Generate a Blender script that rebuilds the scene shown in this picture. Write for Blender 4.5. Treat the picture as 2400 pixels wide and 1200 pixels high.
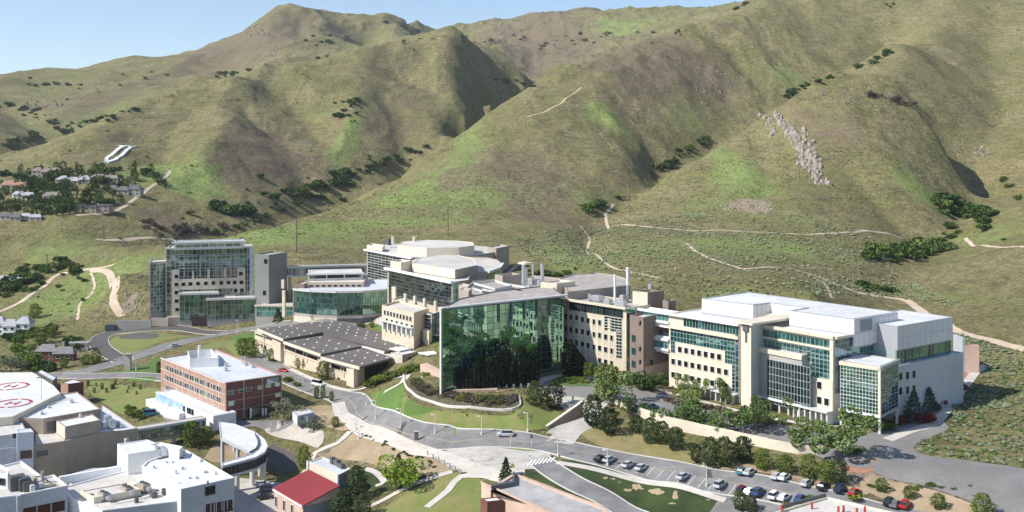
import bpy, bmesh, math, random
import numpy as np
from mathutils import Vector, Matrix, geometry
random.seed(7); RNG = np.random.default_rng(7)
for o in list(bpy.data.objects): bpy.data.objects.remove(o)
SC = bpy.context.scene; COL = SC.collection
# ------------------------------------------------------------------ camera, sky, sun, exposure
ZC = 100.0; F = 2400.0; HY = 350.0
cd = bpy.data.cameras.new('camera'); cam = bpy.data.objects.new('camera', cd); COL.objects.link(cam)
cd.sensor_width = 36; cd.lens = 36; cd.shift_y = -(600-HY)/2400.0
cd.clip_start = 1; cd.clip_end = 30000
cam.location = (0, 0, ZC); cam.rotation_euler = (math.pi/2, 0, 0); SC.camera = cam
SUN_AZ = math.atan2(-0.95, -0.32)        # x, y of the direction towards the sun
SUN_EL = math.radians(42)
w = bpy.data.worlds.new('World'); SC.world = w; w.use_nodes = True
nt = w.node_tree; bg = nt.nodes['Background']
sky = nt.nodes.new('ShaderNodeTexSky'); sky.sky_type = 'NISHITA'; sky.sun_disc = False
sky.sun_elevation = SUN_EL; sky.sun_rotation = SUN_AZ
sky.air_density = 1.0; sky.dust_density = 0.9; sky.ozone_density = 1.3; sky.altitude = 1500
nt.links.new(sky.outputs[0], bg.inputs[0]); bg.inputs[1].default_value = 0.145
sd = bpy.data.lights.new('sun', 'SUN'); sd.energy = 5.0; sd.angle = math.radians(0.53); sd.color = (1.0, 0.955, 0.88)
sun = bpy.data.objects.new('sun', sd); COL.objects.link(sun)
sv = Vector((math.sin(SUN_AZ)*math.cos(SUN_EL), math.cos(SUN_AZ)*math.cos(SUN_EL), math.sin(SUN_EL)))
sun.rotation_euler = (-sv).to_track_quat('-Z', 'Y').to_euler(); sun.location = (-300, -100, 400)
vs = SC.view_settings; vs.view_transform = 'Standard'; vs.look = 'None'; vs.exposure = 0.27; vs.gamma = 1; vs.use_curve_mapping = False

# ------------------------------------------------------------------ materials
MATS = {}
def mat(name, col, rough=0.8, var=0.0, scale=0.3, metal=0.0, bump=0.0, bscale=None, col2=None, spec=0.5, space='Object', detail=6, stretch=None, seam=0):
    if name in MATS: return MATS[name]
    m = bpy.data.materials.new(name); m.use_nodes = True; n = m.node_tree; p = n.nodes['Principled BSDF']
    p.inputs['Roughness'].default_value = rough; p.inputs['Metallic'].default_value = metal
    p.inputs['Specular IOR Level'].default_value = spec
    c = (*col, 1)
    if var > 0 or col2 or bump > 0:
        g = n.nodes.new('ShaderNodeNewGeometry'); mp = n.nodes.new('ShaderNodeMapping')
        n.links.new(g.outputs['Position'], mp.inputs['Vector'])
        if stretch: mp.inputs['Scale'].default_value = stretch
        nz = n.nodes.new('ShaderNodeTexNoise'); nz.inputs['Scale'].default_value = scale; nz.inputs['Detail'].default_value = detail
        nz.inputs['Roughness'].default_value = 0.65
        n.links.new(mp.outputs[0], nz.inputs['Vector'])
        r = n.nodes.new('ShaderNodeValToRGB'); n.links.new(nz.outputs['Fac'], r.inputs[0])
        e = r.color_ramp.elements
        a = col2 if col2 else tuple(x*(1-var) for x in col)
        b = col if col2 else tuple(min(1, x*(1+var)) for x in col)
        e[0].position = 0.32; e[0].color = (*a, 1); e[1].position = 0.68; e[1].color = (*b, 1)
        outc = r.outputs[0]
        for sc_, amt in ((scale*.22, .13), (scale*7, .10)):          # broad weathering and fine speckle
            n3 = n.nodes.new('ShaderNodeTexNoise'); n3.inputs['Scale'].default_value = sc_; n3.inputs['Detail'].default_value = 5; n.links.new(mp.outputs[0], n3.inputs['Vector'])
            m3 = n.nodes.new('ShaderNodeMapRange'); m3.inputs[1].default_value = .3; m3.inputs[2].default_value = .7; m3.inputs[3].default_value = 1-amt; m3.inputs[4].default_value = 1+amt*.6; n.links.new(n3.outputs['Fac'], m3.inputs[0])
            h3 = n.nodes.new('ShaderNodeHueSaturation'); n.links.new(m3.outputs[0], h3.inputs['Value']); n.links.new(outc, h3.inputs['Color']); outc = h3.outputs[0]
        if seam:
            bt = n.nodes.new('ShaderNodeTexBrick'); m4 = n.nodes.new('ShaderNodeMapping'); m4.inputs['Rotation'].default_value = (0, 0, .9); n.links.new(g.outputs['Position'], m4.inputs['Vector']); n.links.new(m4.outputs[0], bt.inputs['Vector'])
            bt.inputs['Scale'].default_value = 1.0; bt.inputs['Brick Width'].default_value = seam*4; bt.inputs['Row Height'].default_value = seam; bt.inputs['Mortar Size'].default_value = .07; bt.inputs['Mortar Smooth'].default_value = .3
            bt.inputs['Color1'].default_value = (1,1,1,1); bt.inputs['Color2'].default_value = (.93,.93,.93,1); bt.inputs['Mortar'].default_value = (.78,.78,.78,1)
            mm = n.nodes.new('ShaderNodeMix'); mm.data_type = 'RGBA'; mm.blend_type = 'MULTIPLY'; mm.inputs[0].default_value = 1; n.links.new(outc, mm.inputs[6]); n.links.new(bt.outputs['Color'], mm.inputs[7]); outc = mm.outputs[2]
        n.links.new(outc, p.inputs['Base Color'])
        if bump > 0:
            nb = n.nodes.new('ShaderNodeTexNoise'); nb.inputs['Scale'].default_value = bscale or scale*4; nb.inputs['Detail'].default_value = 5
            n.links.new(mp.outputs[0], nb.inputs['Vector'])
            bp = n.nodes.new('ShaderNodeBump'); bp.inputs['Strength'].default_value = 1.0; bp.inputs['Distance'].default_value = bump
            n.links.new(nb.outputs['Fac'], bp.inputs['Height']); n.links.new(bp.outputs[0], p.inputs['Normal'])
    else:
        p.inputs['Base Color'].default_value = c
    MATS[name] = m; return m
def glassmat(name, col, mirror=0.55, rough=0.03, wob=0.0, tint=(0.55,0.75,0.68)):
    m = bpy.data.materials.new(name); m.use_nodes = True; n = m.node_tree; p = n.nodes['Principled BSDF']
    p.inputs['Base Color'].default_value = (*col, 1); p.inputs['Roughness'].default_value = rough
    gl = n.nodes.new('ShaderNodeBsdfGlossy'); gl.inputs['Color'].default_value = (*tint, 1); gl.inputs['Roughness'].default_value = rough
    oi = n.nodes.new('ShaderNodeObjectInfo')
    rp = n.nodes.new('ShaderNodeMapRange'); rp.inputs[3].default_value = max(0, mirror-0.16); rp.inputs[4].default_value = min(1, mirror+0.16)
    n.links.new(oi.outputs['Random'], rp.inputs[0])
    mx = n.nodes.new('ShaderNodeMixShader'); n.links.new(rp.outputs[0], mx.inputs[0])
    n.links.new(p.outputs[0], mx.inputs[1]); n.links.new(gl.outputs[0], mx.inputs[2])
    # interiors behind the glass: blinds and rooms vary from pane to pane
    rc = n.nodes.new('ShaderNodeValToRGB'); n.links.new(oi.outputs['Random'], rc.inputs[0])
    e = rc.color_ramp.elements; e[0].position = 0.0; e[0].color = (*[x*0.45 for x in col], 1); e[1].position = 1.0; e[1].color = (*[x*1.9 for x in col], 1)
    n.links.new(rc.outputs[0], p.inputs['Base Color'])
    if wob > 0:
        g = n.nodes.new('ShaderNodeNewGeometry'); nz = n.nodes.new('ShaderNodeTexNoise'); nz.inputs['Scale'].default_value = 0.25; nz.inputs['Detail'].default_value = 1
        n.links.new(g.outputs['Position'], nz.inputs['Vector'])
        bp = n.nodes.new('ShaderNodeBump'); bp.inputs['Distance'].default_value = wob
        n.links.new(nz.outputs['Fac'], bp.inputs['Height']); n.links.new(bp.outputs[0], gl.inputs['Normal'])
    n.links.new(mx.outputs[0], n.nodes['Material Output'].inputs[0])
    MATS[name] = m; return m

# terrain control points: photo pixel and distance in metres / photo pixel and height / world points
TERR_D = [
 # bench behind campus
 (2400,800,400),(2300,770,425),(2230,700,480),(2400,640,540),(2400,560,640),(1480,700,470),(1600,690,500),(1750,660,510),(1900,650,500),(2050,690,500),
 (2130,620,600),(1700,560,700),(1900,550,720),(2050,580,660),(1400,500,860),(1400,590,650),(1250,560,740),(1050,480,900),(1050,540,790),(850,480,930),(700,500,860),(700,590,690),(800,560,760),
 (640,530,770),(500,570,720),(300,575,760),(280,640,650),(100,600,800),(0,640,780),(200,520,860),(1250,480,900),(1550,480,860),(1650,520,780),
 # canyon right
 (2080,680,520),(2110,600,650),(2240,480,870),(2300,430,960),(2320,540,740),(2400,430,880),(2400,500,760),(2270,450,930),(2200,620,600),(2300,650,560),
 # right knoll
 (1950,208,1130),(1900,235,1110),(1800,285,1090),(1700,345,1060),(1620,385,1030),(2050,235,1120),(2130,275,1090),(2200,330,1050),(2260,410,980),
 (1850,400,930),(1950,350,960),(1750,430,880),(1800,500,790),(2000,450,850),(2100,500,800),(1950,500,790),(1650,440,920),(2100,380,930),
 (2000,185,1260),(2080,130,1500),(2160,240,1240),(2250,300,1230),(2330,350,1130),
 # gully between centre hill and knoll
 (1545,405,1060),(1600,365,1150),(1660,325,1260),(1830,230,1420),(1900,190,1500),(1980,155,1580),(2080,125,1680),(1400,470,900),(1460,440,960),
 # centre hill
 (500,560,770),(620,525,860),(800,465,960),(900,415,1030),(1000,352,1110),(1100,290,1200),(1180,225,1290),(1240,195,1350),(1300,165,1420),(1400,130,1510),(1500,100,1600),(1600,66,1680),(1700,35,1760),(1800,-5,1850),(2000,-90,2050),(2300,-200,2300),
 (1150,400,1010),(1100,330,1120),(1000,430,980),(900,455,960),(1250,350,1090),(1300,260,1220),(1350,205,1320),(1400,300,1180),(1450,370,1060),(1500,230,1330),(1500,330,1170),(1600,180,1450),(1600,290,1290),(1700,130,1550),(1700,230,1440),(1800,100,1640),(1900,60,1760),(2000,90,1720),(1850,150,1560),(2200,100,1640),(2200,0,1850),(2400,0,1800),(2400,120,1550),(2300,200,1400),(2400,280,1250),(2500,-200,2300),(1950,-20,1900),
 # valley behind the centre hill
 (500,530,900),(400,545,860),(600,500,960),(680,465,1020),(800,432,1110),(880,395,1200),(980,355,1300),(1090,296,1430),(1150,235,1650),(1210,190,1850),(1260,170,1950),(1330,150,2100),
 # spurs left of it
 (1060,82,1850),(1000,92,1840),(900,110,1800),(800,132,1740),(700,155,1650),(620,175,1580),(560,205,1500),(540,255,1400),(1120,110,1850),(1180,160,1850),(1230,180,1860),
 (450,215,1520),(400,245,1460),(300,280,1400),(200,318,1330),(100,345,1260),(0,378,1180),(530,330,1250),(500,400,1120),(450,450,1050),(400,420,1080),(400,350,1200),(300,360,1180),(250,400,1090),(330,430,1040),(150,400,1080),
 (50,395,1120),(0,440,1000),(100,450,980),(200,440,990),(300,470,950),(120,520,870),(0,520,880),
 (600,350,1240),(650,420,1120),(560,450,1050),(700,380,1200),(780,385,1190),(800,330,1300),(740,290,1380),(690,240,1460),(640,200,1540),(880,170,1640),(860,220,1520),(860,320,1330),(900,300,1360),(950,250,1480),(1000,290,1400),(1050,290,1410),(980,180,1620),(1060,180,1640),(1100,230,1570),(1000,130,1740),(1090,255,1520),
 # big mountain
 (680,10,3000),(640,22,2980),(600,55,2930),(560,88,2880),(500,112,2840),(430,130,2800),(300,150,2750),(250,160,2700),(190,166,2650),(130,168,2620),(60,172,2600),(0,182,2550),(-200,190,2550),(750,28,3000),(800,35,3000),(850,40,2980),(920,60,2850),
 (700,80,2750),(700,130,2350),(780,110,2450),(850,95,2400),(940,80,2250),(650,140,2250),(600,160,2150),(560,175,2050),(500,190,1980),(560,130,2550),(500,150,2480),(430,170,2400),(400,200,2150),(300,190,2350),(300,230,1950),(200,220,2150),(100,220,2150),(0,230,2000),
 (200,270,1700),(130,290,1600),(150,310,1560),(260,255,1800),(60,260,1700),(0,270,1600),(30,235,1900),(80,320,1480),(0,340,1380),(100,300,1550),(300,260,1700),(380,225,1700),
 # far range
 (980,44,3500),(1050,55,3700),(1100,55,3800),(1180,58,4200),(1250,62,4200),(1320,45,3800),(1400,32,3600),(1500,33,3500),(1600,36,3400),(1700,32,3300),(1740,28,3200),(950,50,3200),
 (1150,90,2900),(1250,110,2700),(1350,100,2800),(1300,135,2400),(1200,135,2400),(1450,80,2900),(1550,75,2700),(1400,115,2400),(1500,95,2300),(1600,60,2500),(1650,50,2600),(1050,72,2500),(1100,90,2350),
]
TERR_Z = [
 # campus levels
 (530,985,0),(380,930,-1),(660,960,1),(480,770,-3),(350,790,-3),(600,770,-1),(300,745,0),(260,700,4),(150,650,9),(60,700,1),(150,740,-3),(100,800,-6),(0,760,-6),(0,830,-8),(250,800,-5),(230,860,-5),(120,880,-7),(400,820,-3),(520,790,-1),
 (600,822,1.5),(840,912,3),(760,870,3),(700,840,1),(860,760,9),(960,780,15),(1030,800,16),(760,748,12),(640,745,2),(900,742,14),(690,740,8),
 (830,960,3),(780,935,2),(860,1000,3),(940,1020,5),(1060,1030,6),(1200,1030,8),(1300,1030,8.5),(1000,960,11),(950,925,13),(1100,960,13),(1100,925,15),(1200,925,15),(960,895,13.5),(1230,960,14),(900,900,9),(880,930,6),
 (1320,880,16),(1400,890,15.5),(1450,870,16.5),(1540,880,15),(1600,910,14.5),(1700,960,14),(1800,1000,14),(1900,1020,14),(2000,1040,14),(1500,930,14.5),(1420,930,14.5),(1300,950,12),(1350,930,14.5),
 (1290,1010,9),(1360,1010,9.5),(1400,1075,8),(1600,1110,8),(1800,1140,8),(2000,1170,8),(1500,1040,9),(1700,1090,9),(1900,1130,9),(1640,1070,9.5),(2080,1140,9),(2150,1190,8),
 (2140,1060,13),(2200,1100,12.5),(2400,1150,12),(2050,1080,13.5),(2250,950,15),(2300,860,18),(2180,960,16),(2400,950,17),(2400,1050,14),(2350,900,17),(2260,830,21),(2330,840,20),
 (2080,980,14.5),(1960,970,14.5),(1500,1180,2),(1700,1190,4),(1320,1090,7),(1200,1090,6.5),(1100,1080,6),(1250,1070,7.5),
 (1080,1130,3),(1000,1170,0),(1150,1150,2),(1250,1190,2),(880,1060,1),(950,1080,1),(1000,1090,4),(800,1080,-3),(740,1060,-4),(700,1010,-2),(650,1000,-2),(720,990,0),(780,1000,1.5),
 (640,1090,-6),(560,1130,-7),(700,1130,-6),(450,1060,-5),(560,1040,-5),(330,960,-4),(260,920,-5),(350,900,-3),(900,1180,-3),(800,1190,-5),
 (300,1000,-6),(100,1000,-8),(0,950,-9),(100,1190,-10),(400,1190,-9),(1200,1000,10),(1050,1000,9),(1800,760,19),(1600,800,17),(2000,760,19),(1200,800,18),(1100,700,22),(1300,700,24),
 (900,620,24),(1100,620,30),(1350,650,28),(1230,640,30),
]
TERR_W = [(-600,150,-20),(0,150,-12),(600,150,5),(-600,-400,-60),(0,-400,-60),(600,-400,-10),(-2500,-2400,-150),(0,-2400,-150),(2500,-2400,-60),(-1500,1000,60),(-1300,500,-10),(-500,300,-18),
 (450,400,40),(600,500,80),(700,350,60),(900,700,220),(1300,1000,420),(1000,300,130),(2500,1500,700),(2500,0,150),(1500,2500,600),(2500,4000,700),(-2500,4000,120),(-1700,3600,200),(-1300,3900,150),(-700,3900,260),(0,4800,250),(900,4800,250),(-1800,2500,270),(-2500,1500,150),(0,7000,0),(3500,7000,100),(-3500,7000,-50),(330,290,12),(420,300,22)]

# carved gullies (negative) and raised spurs (positive): amplitude, half width, pixel+distance polyline
FEAT = [
 (-26,55,[(500,530,900),(600,500,960),(680,465,1020),(800,432,1110),(880,395,1200),(980,355,1300)]),
 (-13,45,[(980,355,1300),(1090,296,1430),(1150,235,1650),(1185,210,1780)]),
 (-20,40,[(1400,480,900),(1460,440,960),(1545,405,1060),(1600,365,1150),(1660,325,1260),(1830,230,1420),(1900,190,1500),(1980,155,1580),(2080,125,1680)]),
 (-16,45,[(2080,680,520),(2110,600,650),(2240,480,870),(2285,430,960),(2270,380,1100),(2180,275,1230),(2100,215,1310)]),
 (-9,16,[(1440,480,880),(1400,500,850),(1370,540,780),(1385,600,680)]),
 (-24,60,[(600,205,1530),(690,240,1460),(740,290,1380),(800,340,1290),(800,400,1180),(790,430,1110)]),
 (-22,60,[(930,180,1640),(1010,210,1600),(1080,260,1500),(1110,285,1430)]),
 (-14,40,[(560,260,1390),(620,300,1330),(680,330,1280),(730,400,1160)]),
 (-14,40,[(440,300,1330),(400,340,1240),(380,400,1120)]),
 (-14,45,[(900,230,1540),(940,300,1400),(960,340,1330)]),
 (-30,70,[(0,345,1380),(60,325,1480),(150,310,1560),(110,270,1650),(20,235,1900)]),
 (-30,80,[(150,310,1560),(300,262,1700),(400,228,1850),(480,195,1980),(560,170,2080)]),
 (-8,25,[(300,545,850),(400,545,850),(500,535,880)]),
 (-10,45,[(1450,250,1300),(1500,300,1220),(1540,350,1140),(1545,400,1060)]),
 (-14,35,[(1700,120,1600),(1760,180,1520),(1800,220,1440)]),
 (-12,30,[(2330,300,1300),(2300,370,1120),(2290,430,980)]),
 (-35,110,[(1700,60,2600),(1500,100,2400),(1330,150,2150),(1260,172,2000),(1150,120,2350),(960,95,2400)]),
 (-40,120,[(1180,62,3900),(1250,100,2900),(1270,150,2200)]),
 (-30,90,[(880,55,2900),(900,80,2500),(930,95,2300)]),
 (-25,90,[(480,160,2450),(520,150,2500),(560,180,2150)]),
 (22,60,[(620,175,1580),(560,235,1460),(540,290,1330),(515,360,1190),(470,420,1080)]),
 (20,60,[(880,150,1690),(850,230,1530),(820,290,1390),(790,320,1300)]),
 (14,50,[(1060,85,1850),(1040,160,1660),(1060,240,1520),(1090,285,1420)]),
 (16,60,[(450,215,1520),(330,290,1360),(240,350,1220),(180,390,1120)]),
 (5,50,[(1350,205,1320),(1280,280,1190),(1180,370,1050),(1100,430,960)]),
 (6,40,[(1400,250,1290),(1450,330,1160),(1500,390,1050)]),
 (14,40,[(2080,235,1115),(1950,208,1130),(1880,250,1100),(1800,285,1090),(1700,345,1060),(1600,395,1010)]),
 (12,30,[(2080,235,1115),(2150,285,1080),(2220,345,1030),(2265,410,975)]),
 (-10,28,[(2000,400,920),(2080,450,840),(2150,480,800)]),
 (-9,25,[(1780,330,1040),(1800,400,920),(1790,450,860)]),
 (20,70,[(2250,20,1800),(2150,130,1560),(2100,200,1320)]),
 (-16,55,[(2330,60,1700),(2320,160,1480),(2340,240,1300)]),
]

# ground falling away behind the crests: pixel, distance of the crest, then dx, dy and drop in metres
BEHIND = [(1180,225,1290,-60,190,70),(1240,195,1350,-70,240,95),(1300,165,1420,-80,270,115),(1400,130,1510,-90,290,130),(1500,100,1600,-100,300,140),(1600,66,1680,-110,320,150),(1700,35,1760,-120,330,150),(1800,-5,1850,-130,330,150),
 (1060,82,1850,-20,330,60),(1000,92,1840,0,300,110),(900,110,1800,-30,300,100),(800,132,1740,-40,280,80),(700,155,1650,-60,260,60),(620,175,1580,-70,230,60),(560,205,1500,-80,220,55),(450,215,1520,-80,230,50),(400,245,1460,-80,220,45),(300,280,1400,-80,210,40),(200,318,1330,-60,200,40),(100,345,1260,-40,180,30),
 (1950,208,1130,-10,90,22),(1800,285,1090,-50,90,25),(1700,345,1060,-60,90,22),(2130,275,1090,60,70,25),(2200,330,1050,60,70,25),(2260,410,980,50,60,18),
 (560,88,2880,-100,500,160),(680,10,3000,0,500,170),(300,150,2750,-100,500,150),(100,168,2600,-100,500,150),(900,55,2900,100,350,130),(980,44,3500,0,500,150),(1180,58,4200,0,500,150),(1400,32,3600,0,500,150),(1600,36,3400,0,500,150),
 (780,80,2750,60,150,20)]
# ------------------------------------------------------------------ terrain height field
def PX(px, py, Y): return ((px-1200)/F*Y, Y, ZC-(py-HY)/F*Y)
def GZ(px, py, z):
    Y = (ZC-z)*F/(py-HY); return ((px-1200)/F*Y, Y, z)
CP = []
for px, py, Y in TERR_D: CP.append(PX(px, py, Y))
for px, py, z in TERR_Z: CP.append(GZ(px, py, z))
CP += TERR_W
for px, py, Y, dx, dy, dz in BEHIND:
    p_ = PX(px, py, Y); CP.append((p_[0]+dx, p_[1]+dy, p_[2]-dz))
CP = np.array(CP, float)
def warp(X, Y):
    # compress far distances so near and far control points carry equal weight
    r = np.sqrt(X*X+Y*Y)+1e-6; k = np.log1p(r/400.0)*400/r
    return X*k, Y*k
def tps_fit(P, lam=2.0):
    U, V = warp(P[:,0], P[:,1]); n = len(P)
    d = np.hypot(U[:,None]-U[None], V[:,None]-V[None])
    K = d + 0*d                      # biharmonic-like linear kernel keeps ridges and valleys crisp
    K = d*d*np.log(d+1e-9)*0.004 + d*0.6*-1
    A = np.zeros((n+3, n+3)); A[:n,:n] = K + lam*np.eye(n)*0.01; Q = np.c_[np.ones(n), U, V]; A[:n,n:] = Q; A[n:,:n] = Q.T
    b = np.r_[P[:,2], 0, 0, 0]
    return U, V, np.linalg.lstsq(A, b, rcond=None)[0]
TU, TV, TW = tps_fit(CP)
def tps_eval(X, Y):
    U, V = warp(X.ravel(), Y.ravel()); out = np.empty(len(U))
    for i in range(0, len(U), 20000):
        u = U[i:i+20000]; v = V[i:i+20000]
        d = np.hypot(u[:,None]-TU[None], v[:,None]-TV[None])
        out[i:i+20000] = (d*d*np.log(d+1e-9)*0.004 - d*0.6) @ TW[:-3] + TW[-3] + TW[-2]*u + TW[-1]*v
    return out.reshape(X.shape)
def vnoise(X, Y, s, seed):
    r = np.random.default_rng(seed); T = r.random((256, 256))
    u = X/s + 1000; v = Y/s + 1000; iu = np.floor(u).astype(int); iv = np.floor(v).astype(int); fu = u-iu; fv = v-iv
    fu = fu*fu*fu*(fu*(fu*6-15)+10); fv = fv*fv*fv*(fv*(fv*6-15)+10)
    a = T[iu % 256, iv % 256]; b = T[(iu+1) % 256, iv % 256]; c = T[iu % 256, (iv+1) % 256]; d = T[(iu+1) % 256, (iv+1) % 256]
    return (a*(1-fu)+b*fu)*(1-fv) + (c*(1-fu)+d*fu)*fv - 0.5
def fbm(X, Y, s, oct=4, seed=1, ridged=False):
    t = 0; amp = 1
    for i in range(oct):
        n = vnoise(X, Y, s/2**i, seed+i)*2
        if ridged: n = 0.5 - np.abs(n)
        t = t + n*amp; amp *= 0.5
    return t
def spaced(core, step, ratio, lim):
    v = [core]; s = step
    while v[-1] < lim: s *= ratio; v.append(v[-1]+s)
    return v
gx = list(np.arange(-420, 420.1, 2.1)); ext = spaced(420, 2.1, 1.022, 5200)[1:]
GX = np.array([-e for e in ext[::-1]] + gx + ext)
GY = np.array([-e for e in spaced(-150, 10, 1.12, 2500)[::-1]] + list(np.arange(170, 700, 2.1)) + spaced(700, 2.4, 1.0062, 7500))
XX, YY = np.meshgrid(GX, GY, indexing='ij')
HH = tps_eval(XX, YY)
wild = np.clip((np.hypot(XX, YY)-560)/500, 0, 1)              # how far out of the campus
HH = HH + wild*fbm(XX+fbm(XX,YY,160,2,50)*30, YY, 150, 4, 11, True)*8.5*np.clip(YY/1400,0.3,2.6) + wild*fbm(XX*1.0+fbm(XX,YY,90,2,57)*22, YY*.8, 52, 3, 91, True)*2.6*np.clip(YY/1000,0.5,1.6)
HH = HH + wild*fbm(XX, YY, 34, 3, 31)*1.6 + fbm(XX, YY, 14, 2, 71)*0.25*np.clip((np.hypot(XX,YY)-300)/300, 0, 1)
def polydist(pl):
    D = np.full(XX.shape, 1e9); P = [PX(*p)[:2] for p in pl]
    for (x0,y0),(x1,y1) in zip(P[:-1], P[1:]):
        dx, dy = x1-x0, y1-y0; t = np.clip(((XX-x0)*dx+(YY-y0)*dy)/(dx*dx+dy*dy), 0, 1)
        D = np.minimum(D, np.hypot(XX-x0-t*dx, YY-y0-t*dy))
    return D
for amp, wd, pl in FEAT:
    D = polydist(pl); amp = amp*1.1; HH = HH + amp*np.exp(-np.sqrt((D/wd)**2+0.04)+0.2)*np.clip(1.6-D/(wd*3), 0, 1)
def H(x, y):
    x = np.asarray(x, float); y = np.asarray(y, float)
    i = np.clip(np.searchsorted(GX, x)-1, 0, len(GX)-2); j = np.clip(np.searchsorted(GY, y)-1, 0, len(GY)-2)
    u = np.clip((x-GX[i])/(GX[i+1]-GX[i]), 0, 1); v = np.clip((y-GY[j])/(GY[j+1]-GY[j]), 0, 1)
    # same split as the mesh triangles (diagonal i,j -> i+1,j+1)
    a = HH[i,j]; b = HH[i+1,j]; c = HH[i,j+1]; d = HH[i+1,j+1]
    return np.where(u > v, a+(b-a)*u+(d-b)*v, a+(d-c)*u+(c-a)*v)
YS = np.concatenate([np.arange(175, 700, 0.7), 700*np.exp(np.linspace(0, math.log(10), 2600))])
def cast(px, py):
    x = (px-1200)/F*YS; z = ZC-(py-HY)/F*YS; h = H(x, YS); k = np.nonzero(z < h)[0]
    if len(k) == 0: return None
    k = k[0]
    if k == 0: return (x[0], YS[0], float(h[0]))
    a = z[k-1]-h[k-1]; b = h[k]-z[k]; t = a/(a+b+1e-9); Y = YS[k-1]+(YS[k]-YS[k-1])*t
    X = (px-1200)/F*Y; return (X, Y, float(H(X, Y)))
# where the slopes are greener, browner (partly painted slope shade) or bare: pixel, radii in pixels, amount
GREEN = [(1000,520,220,18,.5),(600,560,120,12,.6),(1330,600,60,30,.5),(450,450,50,20,.5),(820,310,20,40,.5),(1900,520,100,15,.4),(860,140,60,20,.3),(1410,60,40,12,.5),(1750,570,160,14,.5),(1050,465,260,28,.8),(700,540,180,22,.8),(800,345,28,50,.9),(750,270,40,25,.5),(1450,300,70,30,.5),(1400,255,50,22,.7),(1620,280,90,40,.5),(1850,180,60,35,.6),(2150,440,90,40,.7),
 (1300,445,160,25,.5),(450,430,90,30,.7),(350,400,90,30,.6),(480,400,60,40,.4),(60,220,120,25,.4),(1480,65,130,20,.6),(150,590,150,40,.6),(150,700,120,70,.9),(1500,590,300,40,.5),(1750,700,200,40,.5),(1900,600,200,25,.4),
 (900,590,100,20,.5),(300,640,60,40,.6),(2250,700,90,50,.5),(2350,550,100,40,.6),(2330,1060,80,40,.5),(1750,420,90,40,.5),(1650,480,150,30,.5),(200,170,150,30,.4),(850,300,30,60,.4),(60,290,60,30,.5),(1000,60,100,20,.3),(560,310,50,60,.3),
 (1100,330,50,30,.6),(1000,420,90,30,.5),(900,210,60,20,-.2),(1200,330,60,20,.3),(250,270,80,20,.5),(1680,350,60,40,.6),(2230,250,160,60,.15)]
BROWN = [(560,370,60,60,.6),(1700,60,40,10,.8),(1300,150,120,20,.6),(1500,100,150,20,.6),(500,120,80,30,.6),(800,60,60,25,.4),(1960,270,80,40,.4),(250,130,40,10,.3),(1350,250,40,15,.3),(1700,160,80,40,.35),(380,500,60,20,.6),(640,330,130,60,.7),(600,400,90,40,.6),(960,250,110,70,.5),(450,170,130,30,.6),(660,90,90,60,.8),(1200,400,160,55,.7),(1050,430,60,40,.5),(1550,150,170,40,.5),(1650,180,80,40,.4),(2000,330,130,60,.6),(1850,240,60,30,.5),
 (2280,330,130,60,.25),(300,310,90,30,.5),(230,330,60,30,.4),(900,100,100,20,.5),(1300,520,150,22,.6),(420,540,120,22,.7),(650,490,90,30,.6),(1350,110,200,30,.5),(1150,90,150,30,.5),(900,330,80,60,.5),(700,400,120,50,.5),
 (1640,620,150,40,.5),(1900,450,80,40,.5),(1450,120,120,20,.4),(150,240,120,25,.3),(400,240,80,30,.3),(1250,60,150,20,.3),(1250,370,60,40,.3),(870,600,80,15,.5),(2100,500,120,30,.4),(1500,220,90,50,.3),(1450,400,50,40,.4)]
DIRT = [(1805,290,8,14,.8),(1850,315,14,18,.9),(1880,350,14,22,1.1),(1905,390,13,22,1.1),(1928,425,8,12,.9),(1950,225,40,8,.35),(1760,480,60,18,1.1),(1890,625,60,12,.7),(1550,590,60,6,.5),(310,700,16,26,.9),(225,735,20,12,.6),(290,730,30,12,.6),(2350,1030,40,10,.3),(1180,600,30,15,.4),(900,615,60,12,.4),(2130,370,30,30,.35),(1750,690,40,6,.7),(650,130,15,15,.5),(810,600,60,8,.6),
 (1690,220,20,25,.35),(780,1060,60,28,1.0),(900,1050,80,40,1.0),(990,1090,40,20,.9),(750,990,40,22,1.0),(2060,1125,70,12,1.1),(2200,1165,80,12,1.1),(1900,1125,80,8,.9),(1560,1055,80,14,.45),(1430,1010,40,20,.4),(560,1060,40,16,.8),(290,945,60,20,.3),(1300,980,30,30,.5)]

# ------------------------------------------------------------------ helpers for things and parts
def link(o): COL.objects.link(o); return o
def mesh_np(name, V, Fc, m=None, smooth=False):
    me = bpy.data.meshes.new(name); V = np.asarray(V, np.float32); Fc = np.asarray(Fc, np.int32)
    me.vertices.add(len(V)); me.vertices.foreach_set('co', V.ravel())
    k = Fc.shape[1]; me.loops.add(Fc.size); me.loops.foreach_set('vertex_index', Fc.ravel())
    me.polygons.add(len(Fc)); me.polygons.foreach_set('loop_start', np.arange(0, Fc.size, k, dtype=np.int32))
    me.polygons.foreach_set('use_smooth', np.full(len(Fc), smooth)); me.update(calc_edges=True)
    if m: me.materials.append(m)
    return me
def struct(o, label=None):
    o['kind'] = 'structure'
    if label: o['label'] = label
    return o
def tag(o, label, cat, group=None, kind=None):
    o['label'] = label; o['category'] = cat
    if group: o['group'] = group
    if kind: o['kind'] = kind
    return o
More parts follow.
